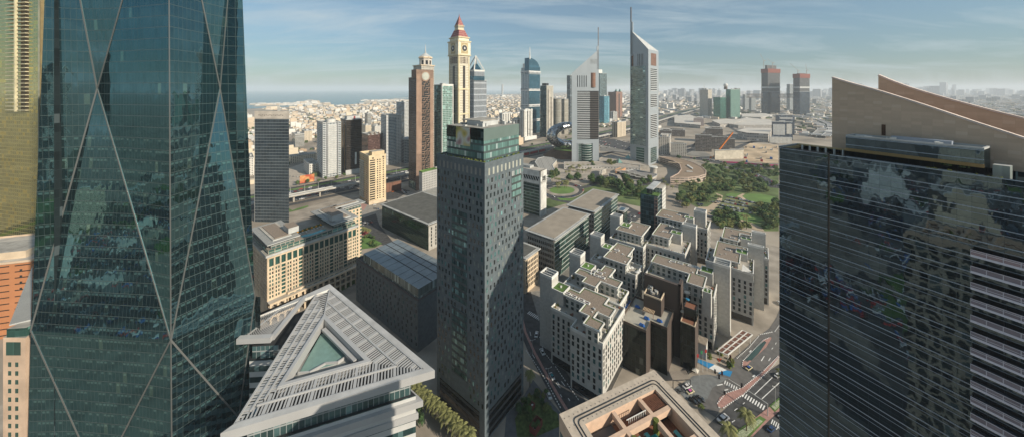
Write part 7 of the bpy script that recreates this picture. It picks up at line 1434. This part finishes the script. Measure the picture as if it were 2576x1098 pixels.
# ================================================================== TREES
random.seed(9)
LF = []
for i, c in enumerate(((.065, .115, .035), (.085, .135, .045), (.11, .14, .045), (.05, .095, .036), (.155, .165, .055))): LF.append(mat('foliage_%s' % ('deep', 'mid', 'olive', 'dark', 'yellowish')[i], c, .9, var=.35, scale=.5))
BARK = mat('bark', (.10, .075, .055), .95, scale=3)
def crownmesh(seed, mt, n=420, squash=.75, lobes=7):
    rs = random.Random(seed); v = []; f = []; cs = [(rs.uniform(-.5, .5), rs.uniform(-.5, .5), rs.uniform(-.2, .45), rs.uniform(.32, .58)) for _ in range(lobes)]
    for k in range(n):
        cx, cy, cz, cr = rs.choice(cs); th = rs.uniform(0, 2 * pi); cz_ = rs.uniform(-.6, 1); sx = sqrt(1 - cz_ * cz_); rr = cr * rs.uniform(.72, 1.08)
        p = mathutils.Vector((cx + rr * sx * cos(th), cy + rr * sx * sin(th), (cz + rr * cz_) * squash + .62)); nrm = mathutils.Vector((sx * cos(th) + rs.uniform(-.6, .6), sx * sin(th) + rs.uniform(-.6, .6), cz_ + rs.uniform(-.4, .6))).normalized()
        a = nrm.orthogonal().normalized(); b = nrm.cross(a); s = rs.uniform(.07, .15); an = rs.uniform(0, pi); a, b = a * cos(an) + b * sin(an), b * cos(an) - a * sin(an); i = len(v)
        v += [tuple(p - a * s), tuple(p - b * s * .7), tuple(p + a * s), tuple(p + b * s * .7)]; f.append((i, i + 1, i + 2, i + 3))
    for (cx, cy, cz, cr) in cs:          # inner mass of each limb's foliage
        i = len(v); q = cr * .72
        v += [(cx + q, cy, cz * squash + .62), (cx - q, cy, cz * squash + .62), (cx, cy + q, cz * squash + .62), (cx, cy - q, cz * squash + .62), (cx, cy, (cz + q) * squash + .62), (cx, cy, (cz - q) * squash + .62)]
        f += [(i, i + 2, i + 4), (i + 2, i + 1, i + 4), (i + 1, i + 3, i + 4), (i + 3, i, i + 4), (i + 2, i, i + 5), (i + 1, i + 2, i + 5), (i + 3, i + 1, i + 5), (i, i + 3, i + 5)]
    me = bpy.data.meshes.new('crown'); me.from_pydata(v, [], f); me.materials.append(mt); return me
crowns = [crownmesh(k, LF[k % 5], lobes=5 + k % 4) for k in range(10)]
b = MB(); b.cone((0, 0), .07, .04, 0, .55, BARK, 6)
for k in range(3): b.bar((0, 0, .35), (.25 * cos(k * 2.1), .25 * sin(k * 2.1), .7), .035, .035, BARK)
o = b.build('trunk'); trunkme = o.data; bpy.data.objects.remove(o)
def tree(p, s, h_, lab, grp, ci=None, z=0):
    r = thing('tree', lab, 'tree', p + (z,), grp)
    for nm, me in (('crown', crowns[ci if ci is not None else int(R() * 10)]), ('trunk', trunkme)):
        o = bpy.data.objects.new(nm, me); COL.objects.link(o); o.parent = r
    r.scale = (s, s, h_); r.rotation_euler = (0, 0, U(0, 6.28)); return r
def inpoly(p, P):
    c = False; j = len(P) - 1
    for i in range(len(P)):
        if (P[i][1] > p[1]) != (P[j][1] > p[1]) and p[0] < (P[j][0] - P[i][0]) * (p[1] - P[i][1]) / (P[j][1] - P[i][1]) + P[i][0]: c = not c
        j = i
    return c
parkT = [[(400,640),(560,560),(700,500),(640,440),(590,390),(300,345),(300,330),(760,385),(860,420),(1000,500),(1150,520),(1330,640),(1437,640),(1437,700),(1300,712),(1130,705),(890,705),(770,710),(820,750),(830,790),(780,800),(730,830),(640,800),(600,860),(420,870)],
         [(1140,900),(1200,830),(1320,830),(1437,780),(1437,1098),(1290,1098),(1300,960),(1180,930)], [(760,940),(880,900),(1000,985),(1100,1060),(1200,1098),(760,1098)], [(860,405),(1430,460),(1437,560),(1300,540),(1100,470),(900,440)]]
cntt = 0
for Pq, nn in zip(parkT, (135, 34, 22, 30)):
    xs = [p[0] for p in Pq]; ys = [p[1] for p in Pq]; k = 0
    while k < nn:
        q = (U(min(xs), max(xs)), U(min(ys), max(ys)))
        if not inpoly(q, Pq): continue
        k += 1; tree(G('c', *q), U(3.4, 7.6), U(5, 9), 'leafy green tree in the park right of the silver towers', 'park trees right of the silver towers')
for (x0, y0, x1, y1, nn) in ((780, 400, 900, 440, 9), (900, 420, 1060, 480, 13), (1060, 400, 1200, 560, 24), (1180, 440, 1330, 600, 16), (1340, 410, 1400, 450, 4), (350, 340, 450, 400, 8), (540, 375, 690, 420, 8), (770, 235, 820, 275, 4), (960, 240, 1040, 270, 6)):
    for k in range(nn): tree(G('b', U(x0, x1), U(y0, y1)), U(3.6, 7.5), U(6, 13), 'leafy green tree between the roundabout and the silver towers', 'trees between the roundabout and the silver towers')
for k in range(16): tree(G('g', U(20, 300), U(700, 1040)), U(1.6, 2.6), U(2.5, 4), 'small green tree in the dark garden beside the grey tower', 'garden trees beside the grey tower', ci=int(R() * 5))
for k in range(10): tree(G('G', U(1140, 1330), U(780, 900)), U(1.5, 3), U(2.5, 4), 'small green tree in the garden beside the cream hotel', 'garden trees beside the cream hotel')
for k, (x, y) in enumerate(((715, 455), (905, 510), (885, 545), (650, 880), (790, 425))): tree(G('f', x, y), 1.7, 3, 'small shrub-like tree on the forecourt near the entrance canopy', 'small forecourt trees')
for c_, x, y in (('l', 2110, 620), ('l', 2115, 680), ('l', 2070, 650)): tree(G(c_, x, y + 40, 0), 2.2, 6, 'dark little tree on the paving left of the palm row', 'dark trees left of the palm row', ci=3)
# palms
PF = mat('palm_frond', (.19, .195, .075), .85, var=.35, scale=1.2); PT = mat('palm_trunk', (.16, .12, .085), .95, scale=3)
def palmmesh(seed):
    rs = random.Random(seed); v = []; f = []
    for k in range(26):
        th = k * 2.4 + rs.uniform(-.2, .2); up = rs.uniform(-.1, 1.15); L = rs.uniform(.85, 1.05); P = []
        for s in range(7): t_ = s / 6; P.append(mathutils.Vector((cos(th) * L * t_ * cos(up * .55), sin(th) * L * t_ * cos(up * .55), L * (up * .75 * t_ - .85 * t_ * t_))))
        sd = mathutils.Vector((-sin(th), cos(th), 0))
        for s in range(6):
            for g in (0, .5):
                a = P[s].lerp(P[s + 1], g); b = P[s].lerp(P[s + 1], g + .34); fw = (P[s + 1] - P[s]).normalized() * .12; w_ = .20 * sin(pi * min(.96, (s + g + .6) / 6.6)) + .03
                for q in (-1, 1): i = len(v); v += [tuple(a), tuple(b), tuple(b + sd * q * w_ + fw - mathutils.Vector((0, 0, .07))), tuple(a + sd * q * w_ * .9 + fw * .9 - mathutils.Vector((0, 0, .08)))]; f.append((i, i + 1, i + 2, i + 3))
    me = bpy.data.meshes.new('fronds'); me.from_pydata(v, [], f); me.materials.append(PF); return me
palms = [palmmesh(k) for k in range(4)]
b = MB(); b.cone((0, 0), .045, .032, 0, 1, PT, 8); o = b.build('trunk'); ptr = o.data; bpy.data.objects.remove(o)
def palm(p, h_, rad, lab, grp, z=0):
    r = thing('palm_tree', lab, 'palm tree', p + (z,), grp); o = bpy.data.objects.new('fronds', random.choice(palms)); COL.objects.link(o); o.parent = r; o.location = (0, 0, h_); o.scale = (rad, rad, rad); o.rotation_euler = (0, 0, U(0, 6))
    o = bpy.data.objects.new('trunk', ptr); COL.objects.link(o); o.parent = r; o.scale = (6, 6, h_)
for x, y in ((2095, 500), (2118, 525), (2145, 545), (2170, 570), (2195, 590), (2222, 612), (2245, 640), (2275, 665), (2300, 690), (2330, 712), (2362, 738)): palm(G('l', x, y, 9), 8.6, 4.1, 'date palm in the sunlit row between the white triangular building and the grey tower', 'palm row beside the grey tower')
palm(G('f', 1020, 905, 9), 9, 4.6, 'tall date palm in the white-flowered median at the lower right, right of its twin', None); palm(G('f', 872, 1015, 9), 9, 4.4, 'date palm at the bottom edge beside the beige roof terrace, left of its twin', None)
palm(G('g', 140, 490, 8), 7.6, 3.4, 'shaded palm in a dark planter at the foot of the grey tower', None); palm(G('f', 1310, 560, 7), 7, 3.5, 'palm by the avenue at the edge of the black mirror tower', None)
for x, y in ((1075, 945), (1105, 945)): palm(G('c', x, y, 9), 10, 4.6, 'tall palm of a pair on the park lawn', 'pair of palms on the park lawn')
for k in range(26): palm(G('b', U(520, 800), U(260, 330)), U(5, 8), U(3, 4.2), 'palm on the plaza in front of the silver hotel tower', 'plaza palms below the silver hotel tower')
for k in range(12): palm(G('b', U(420, 540), U(420, 500)), U(7, 10), U(3.6, 4.6), 'palm on or beside the green roundabout', 'palms on the roundabout')
for k in range(22): palm(G('c', U(200, 860), U(590, 690)), U(6, 9), U(3.4, 4.6), 'palm in the grove below the fan-shaped building', 'palms below the fan-shaped building')
for k in range(4): palm(G('G', 1150 + k * 28, 690 + k * 8, 7), 7, 3.6, 'palm over the red flower bed beside the cream hotel', 'palms over the red flower bed')
B = MB(); random.seed(6)
for x, y in ((870, 500), (890, 470), (905, 520), (880, 535), (715, 425), (722, 460), (795, 425), (815, 432)):
    q = G('f', x, y); B.cone(q, 1.1, .7, .3, 1.6, GRN, 7)
o = B.build('hedge'); tag(o, 'low rounded hedge on the forecourt around the red triangle', 'hedge')

# ================================================================== CARS
def carmesh():
    W_, L_ = .9, 2.25; prof = [(-2.25, .45), (-2.2, .78), (-1.4, .86), (-.85, .90), (.95, .92), (1.65, .86), (2.2, .72), (2.25, .45)]
    def strip(pr, wd, zb, m_, nm, tw=None):
        v = []; f = []; n = len(pr)
        for s in (-1, 1):
            for (x, z) in pr: v.append((x, s * (wd if z < .95 else (tw or wd)), z))
            for (x, z) in pr: v.append((x, s * wd, zb))
        for i in range(n - 1):
            f.append((i, i + 1, 2 * n + i + 1, 2 * n + i)); f.append((i + n, i + n + 1, i + 1, i)); f.append((2 * n + i, 2 * n + i + 1, 3 * n + i + 1, 3 * n + i))
        f.append((0, 2 * n, 3 * n, n)); f.append((n - 1, 2 * n - 1, 4 * n - 1, 3 * n - 1)); me = bpy.data.meshes.new(nm); me.from_pydata(v, [], f); me.materials.append(m_); return me
    body = lambda m: strip(prof, W_, .25, m, 'body')
    cab = strip([(-1.55, .9), (-1.2, 1.32), (-.9, 1.38), (.5, 1.38), (.9, 1.3), (1.45, .92)], .80, .88, GBLK, 'windows', .66)
    return body, cab
bodyf, cabme = carmesh(); cols = {'white': mat('car_white', (.62, .62, .62), .3, spec=.6, var=0), 'silver': mat('car_silver', (.35, .36, .37), .3, .5, var=0), 'black': mat('car_black', (.02, .02, .022), .25, spec=.7, var=0), 'grey': mat('car_grey', (.12, .125, .13), .3, .3, var=0), 'red': mat('car_red', (.35, .02, .02), .3, var=0), 'cream': mat('car_cream', (.62, .55, .36), .35, var=0), 'blue': mat('car_blue', (.03, .06, .14), .3, var=0), 'orange': mat('car_orange', (.5, .12, .02), .3, var=0)}
bm_ = {k: bodyf(m) for k, m in cols.items()}; f_ = Fast(); f_.box(0, 0, 1.5, 1.25, .05, 0, 0)
def roofme(m): me = bpy.data.meshes.new('roof'); f = Fast(); f.box(0, 0, 1.45, 1.26, .05, 0, 0); me.from_pydata(f.v, [], f.f); me.materials.append(m); return me
rooft = {k: roofme(m) for k, m in cols.items()}; rooft['teal'] = roofme(mat('taxi_roof_teal', (.02, .25, .3), .3, var=0)); rooft['pink'] = roofme(mat('taxi_roof_pink', (.55, .12, .35), .3, var=0)); rooft['navy'] = roofme(mat('taxi_roof_blue', (.03, .08, .3), .3, var=0))
b = MB(); b.bar((0, -.1, 0), (0, .1, 0), .5, .5, DARK, up=(1, 0, 0)); b = MB()
for i in range(10):
    a0, a1 = 2 * pi * i / 10, 2 * pi * (i + 1) / 10; b.face([(.33 * cos(a0), -.11, .33 * sin(a0)), (.33 * cos(a1), -.11, .33 * sin(a1)), (.33 * cos(a1), .11, .33 * sin(a1)), (.33 * cos(a0), .11, .33 * sin(a0))], DARK)
b.face([(.33 * cos(2 * pi * i / 10), -.11, .33 * sin(2 * pi * i / 10)) for i in range(10)], DARK); b.face([(.33 * cos(-2 * pi * i / 10), .11, .33 * sin(-2 * pi * i / 10)) for i in range(10)], DARK); o = b.build('wheel'); whm = o.data; bpy.data.objects.remove(o)
def car(p, d, col, lab, grp=None, roof=None, near=False, sc_=1.0, z=.25):
    r = thing('parked_car' if grp and 'park' in grp else 'car', lab, 'car', p + (z,), grp); r.rotation_euler = (0, 0, atan2(d[1], d[0])); r.scale = (sc_, sc_, sc_)
    L = [('body', bm_[col], (0, 0, 0)), ('windows', cabme, (0, 0, 0)), ('roof', rooft[roof or col], (-.2, 0, 1.37))]
    if near: L += [('wheel', whm, (x, y, .33)) for x in (-1.4, 1.4) for y in (-.82, .82)]
    for nm, me, lo in L: o = bpy.data.objects.new(nm, me); COL.objects.link(o); o.parent = r; o.location = lo
av = unit(.896, .444)
NC = [('f', 535, 695, unit(.9, .35), 'white', None, 'white car parked on the granite court beside the pink-roofed taxi', 1.15), ('f', 562, 738, unit(.9, .35), 'cream', 'pink', 'cream taxi with a pink roof on the granite court', 1), ('f', 1040, 545, av, 'cream', 'navy', 'cream taxi with a blue roof turning past the pink median', 1),
      ('f', 585, 815, unit(.6, -.6), 'black', None, 'black car parked behind the beige roof, leftmost of three', 1), ('f', 612, 808, unit(.6, -.6), 'black', None, 'black car parked behind the beige roof, middle of three', 1), ('f', 645, 795, unit(.6, -.6), 'grey', None, 'dark grey car parked behind the beige roof, rightmost of three', 1),
      ('f', 480, 735, unit(.8, .2), 'grey', None, 'dark car half hidden beside the white car on the court', 1), ('f', 830, 965, av, 'white', None, 'long white van leaving the junction at the lower right', 1.5), ('f', 1275, 605, av, 'white', None, 'white car driving up the avenue beside the black mirror tower', 1), ('f', 1222, 1045, av, 'blue', None, 'dark blue car on the lower carriageway', 1), ('f', 1308, 935, av, 'silver', None, 'silver car at the right edge of the lower carriageway', 1),
      ('f', 545, 575, av, 'black', None, 'black car pulled in behind the dark brown building', 1), ('f', 1290, 15, unit(.3, 1), 'white', None, 'white van parked at the far end of the forecourt', 1.2),
      ('g', 203, 145, unit(.25, 1), 'white', None, 'white van farthest up the shaded street', 1.2), ('g', 255, 308, unit(-.3, 1), 'white', None, 'white car with a pale roof second up the shaded street', 1.1), ('g', 347, 538, unit(-.3, 1), 'white', 'teal', 'white taxi with a teal roof on the shaded street', 1.05), ('g', 317, 715, unit(-.32, 1), 'white', None, 'white car on the near side of the pink median', 1.1),
      ('G', 435, 378, s2, 'white', None, 'white car leftmost on the near motorway lanes', 1), ('G', 545, 350, s2, 'white', None, 'white car on the motorway left of the minibus', 1), ('G', 630, 340, s2, 'white', None, 'white minibus on the motorway', 1.3), ('G', 690, 322, s2, 'silver', None, 'silver car on the motorway between the minibus and the red car', 1), ('G', 762, 323, s2, 'red', None, 'red car on the motorway in front of a black one', 1), ('G', 812, 318, s2, 'black', None, 'black car just right of the red car on the motorway', 1), ('G', 925, 272, s2, 'silver', None, 'silver car in the shaded part of the motorway', 1), ('G', 548, 408, s2, 'white', None, 'white and red delivery truck on the near motorway slip', 1.4), ('I', 697, 497, s2, 'orange', None, 'orange car by the brown screen wall', 1)]
for (c_, x, y, d, col, rf_, lb, s_) in NC: car(G(c_, x, y), d, col, lb, None, rf_, True, s_, .3)
random.seed(55); CC = ['white', 'white', 'white', 'silver', 'silver', 'grey', 'black', 'red', 'blue']
rows = [((930,752),(1150,800)), ((880,778),(1140,830)), ((865,800),(1160,862)), ((835,835),(1110,890)), ((815,862),(1110,912)), ((860,845),(1000,872)), ((1040,778),(1300,840)), ((1150,915),(1195,930))]
for (a, c) in rows:
    A, Cq = G('c', *a), G('c', *c); L = sqrt((A[0] - Cq[0]) ** 2 + (A[1] - Cq[1]) ** 2); t_ = unit(Cq[0] - A[0], Cq[1] - A[1])
    for k in range(int(L / 3.0)):
        if R() < .05: continue
        col = random.choice(CC); car(add(A, t_, k * 3.0), unit(-t_[1] + U(-.1, .1), t_[0]), col, '%s car in the rows of the grass car park by the park lawns' % col, '%s cars parked in the grass car park' % col, None, False, 1.2)
for (c_, x0, y0, x1, y1, n, wh, d) in (('I', 820, 470, 930, 520, 9, 'behind the yellow tower car park wall', d1), ('I', 180, 930, 400, 1010, 11, 'on the lot left of the dark glass block', d1), ('I', 260, 700, 640, 640, 7, 'along the foot of the yellow tower', s2), ('I', 410, 765, 480, 750, 4, 'beside the dark glass block corner', d1), ('A', 430, 1085, 560, 1095, 4, 'on the pale lot left of the orange hoarding', d1), ('b', 520, 380, 840, 400, 8, 'on the plaza road below the silver hotel', d1), ('c', 605, 845, 650, 820, 6, 'under the trees left of the grass car park', d1), ('c', 700, 950, 770, 955, 6, 'behind the farthest white stone block', d1), ('c', 745, 815, 850, 780, 6, 'at the entrance of the grass car park', d1)):
    for k in range(n): col = random.choice(CC); car(G(c_, x0 + (x1 - x0) * (k + U(-.3, .3)) / n, y0 + (y1 - y0) * U(0, 1)), unit(d[0] + U(-.1, .1), d[1]), col, '%s car %s' % (col, wh), '%s cars %s' % (col, wh))
for k in range(84):
    i = 1 + int(R() * 2.6); a, c = HW[i], HW[i + 1]; t_ = unit(c[0] - a[0], c[1] - a[1]); L = sqrt((c[0] - a[0]) ** 2 + (c[1] - a[1]) ** 2); ln = random.choice((-28, -24, -20, -16.5, -13, 9, 13, 16.5, 20, 24)); col = random.choice(CC); car(add(add(a, t_, U(0, L)), (t_[1], -t_[0]), ln), t_, col, '%s car driving on the wide motorway past the towers' % col, '%s cars driving on the motorway' % col, None, False, 1.25, .32)
for k in range(46): q0_ = (U(1050, 1390), U(600, 700)); col = random.choice(CC); car(G('F', *q0_), s2, col, '%s car in the lot between the two silver towers' % col, '%s cars parked between the silver towers' % col, None, False, 1.1, .35)
for k in range(34): f = U(0, 4.99); i = int(f); p = mix(rd[i], rd[i + 1], f - i); col = random.choice(CC); t_ = unit(rd[i + 1][0] - rd[i][0], rd[i + 1][1] - rd[i][1]); car(add(p, (-t_[1], t_[0]), random.choice((-5, -1, 3, 6))), t_, col, '%s car on the curved road through the park' % col, '%s cars on the curved park road' % col, None, False, 1.1, .36)
for k in range(16):
    i = 1 if k < 5 else 2; a, c = HW[i], HW[i + 1]; f = (k / 5 if k < 5 else (k - 5) / 11); q = mix(a, c, f); r = thing('street_lamp', 'tall double-armed street lamp in the motorway median', 'street lamp', q, 'lamps in the motorway median'); B = MB(); B.cone(q, .35, .2, 0, 14, LGREY, 6); part(r, B, 'pole'); B = MB(); B.bar(add(q, s1, -3) + (14,), add(q, s1, 3) + (14,), .35, .3, LGREY); part(r, B, 'arm')
for k in range(24):
    f = (k + U(-.2, .2)) / 24 * 3.9; i = 1 + int(min(f, 2.99)); q = add(mix(HW[i], HW[i + 1], min(1, f - i + 1)), s1, random.choice((54, 58))); tree(q, U(3, 5), U(5, 8), 'roadside tree along the far pavement of the motorway', 'roadside trees along the motorway')
for (pth, n_) in (([G('b', *p) for p in ((300,425),(420,430),(560,425),(700,470),(800,440),(900,400),(1100,440),(1330,440),(1464,390))], 12), ([G('b', 488 + 198 * cos(a * .4), 498 + 71 * sin(a * .4)) for a in range(16)], 9), ([G('b', *p) for p in ((1080,640),(1180,700),(1270,730),(1130,820),(950,950),(850,1000))], 7), ([G('c', *p) for p in ((205,312),(600,352),(900,393),(1432,442))], 22)):
    for k in range(n_): f = U(0, len(pth) - 1.01); i = int(f); t_ = unit(pth[i + 1][0] - pth[i][0], pth[i + 1][1] - pth[i][1]); col = random.choice(CC); car(add(mix(pth[i], pth[i + 1], f - i), (t_[1], -t_[0]), random.choice((-2.5, 2.5))), t_, col, '%s car on the local roads around the roundabout, plaza and boulevard' % col, '%s cars on the local roads' % col, None, False, 1.15, .3)
# roof people-scale clutter: chairs on the triangular building's terrace
for k in range(8): q = mix(mix(tr[0], tr[4], .5), tr[2], .1 + .11 * k); B = MB(); B.cone(add(q, (0, 1), U(.2, 1)), .35, .35, 46.7, 46.8, WHITE, 8); B.cone(add(q, (0, 1), .5), .06, .06, 46, 46.7, DARK, 5); o = B.build('terrace_table'); tag(o, 'small white table on the planted terrace of the white triangular building', 'table', 'tables on the triangular building terrace')

# ================================================================== BEHIND THE CAMERA (seen only in the mirror glass)
random.seed(88)
sheet('street', [(-400, -40), (-60, -60), (120, -90), (120, -72), (-60, -42), (-400, -22)], .12, ASPH); sheet('street', [(-170, 60), (-158, 60), (-230, -500), (-250, -500)], .14, ASPH); sheet('car_park', [(-420, -150), (-260, -160), (-270, -60), (-420, -50)], .1, ASPH); sheet('lawn', [(-250, -150), (-120, -160), (-110, -80), (-240, -70)], .1, LAWN); sheet('lawn', [(-520, -420), (-300, -430), (-300, -200), (-520, -190)], .1, LAWN); sheet('park', [(-900, -900), (200, -900), (200, -210), (-900, -210)], .07, mat('planted_ground', (.09, .10, .06), .95, var=.6, scale=.03)); sheet('car_park', [(-700, -200), (-100, -200), (-60, 20), (-700, 40)], .08, mat('patchy_asphalt', (.11, .11, .105), .9, var=.7, scale=.05)); sheet('car_park', [(-150, -70), (40, -60), (40, 58), (-150, 66)], .16, MATS['patchy_asphalt']); sheet('lawn', [(-150, 20), (-90, 10), (-95, 40), (-150, 50)], .2, LAWN); sheet('pavement', [(-150, -20), (30, -10), (30, -2), (-150, -10)], .2, CONC)  # dark ground added behind the camera so the lower panes reflect darker
fc = Fast(); random.seed(91)
sheet('car_park', [(-175, 60), (-80, 60), (-95, 112), (-180, 112)], .17, MATS['patchy_asphalt']); sheet('lawn', [(-150, 84), (-100, 80), (-104, 90), (-152, 94)], .22, LAWN); sheet('pavement', [(-175, 70), (-90, 66), (-90, 69), (-175, 73)], .24, PAVE)
for k in range(260): rw = int(R() * 6); fc.box(U(-172, -98), 60 + rw * 8.5 + U(-.6, .6), 2, 4.6, 1.5, .05, int(R() * 5))
for k in range(40): fc.box(U(-170, -96), U(80, 96), U(2, 5), U(2, 4), U(1, 5), R(), 2)
for k in range(900):
    rw = int(R() * 14); fc.box(-650 + U(0, 560), -185 + rw * 15 + U(-1, 1), 2, 4.6, 1.5, 0, int(R() * 5))
for k in range(420):
    rw = int(R() * 9); fc.box(U(-145, 35), -62 + rw * 13.5 + U(-1, 1), 2, 4.6, 1.5, .05, int(R() * 5))
for k in range(200): fc.box(-160 + U(-110, 0), U(-480, 40), 2.2, 4.8, 1.6, .1, int(R() * 5))
fc.build('reflected_car_park', [cols_m for cols_m in (mat('glint_white', (.7, .7, .7), .3, var=0), mat('glint_silver', (.45, .46, .48), .3, .5, var=0), DARK, RED, mat('glint_blue', (.05, .15, .4), .4, var=0))], 'rows of parked cars behind the viewpoint, mirrored in the teal tower', 'cars', kind='stuff')
fl = Fast()
for k in range(420): fl.box(U(-900, 100), U(-700, 60), U(4, 40), U(3, 18), U(.2, 9), R(), int(R() * 5))
fl.build('reflected_low_roofs', [MATS['far_roof_white'], MATS['far_roof_grey'], MATS['far_wall_tan'], MATS['far_dark'], LAWN], 'low roofs and paving behind the viewpoint, mirrored in the teal tower', 'roofs', kind='stuff')
BH = [(-330, -60, 40, 30, 60, CREAM), (-420, -190, 50, 40, 90, OC), (-300, -330, 60, 40, 55, MC), (-560, -60, 60, 50, 40, WHITE), (-210, -230, 40, 36, 110, OD), (-620, -380, 70, 60, 150, GD), (-470, -620, 60, 60, 190, MG), (-150, -420, 50, 40, 85, MW), (-800, -200, 90, 60, 60, MC), (-60, -250, 40, 40, 70, OR_), (-900, -700, 80, 80, 230, GR)]
for i, (x, y, w_, l_, h_, m_) in enumerate(BH):
    P = [(x, y), (x + w_, y), (x + w_, y + l_), (x, y + l_)]; r = thing('reflected_building', 'building behind the viewpoint, seen only as a warped reflection in the teal tower glass', 'building', (x, y), 'buildings reflected in the teal tower'); B = MB(); B.prism(P, 0, h_, m_, CONC); part(r, B, 'wall'); B = MB(); rim(B, P, h_, 1.5, 1, WHITE); part(r, B, 'parapet')
# ================================================================== HAZE
hz = bpy.data.meshes.new('haze'); E_ = 41500; z0, z1 = -1.0, 372.0
hz.from_pydata([(-E_, -29500, z0), (E_, -29500, z0), (E_, E_, z0), (-E_, E_, z0), (-E_, -29500, z1), (E_, -29500, z1), (E_, E_, z1), (-E_, E_, z1)], [], [(0, 3, 2, 1), (4, 5, 6, 7), (0, 1, 5, 4), (1, 2, 6, 5), (2, 3, 7, 6), (3, 0, 4, 7)])
ho = bpy.data.objects.new('haze', hz); COL.objects.link(ho); ho['kind'] = 'stuff'
m = bpy.data.materials.new('haze_air'); m.use_nodes = True; t_ = m.node_tree; t_.nodes.clear(); o_ = t_.nodes.new('ShaderNodeOutputMaterial'); v_ = t_.nodes.new('ShaderNodeVolumePrincipled'); v_.inputs['Color'].default_value = (.84, .91, .97, 1); v_.inputs['Density'].default_value = HAZE; v_.inputs['Anisotropy'].default_value = 0; t_.links.new(v_.outputs[0], o_.inputs['Volume']); hz.materials.append(m)
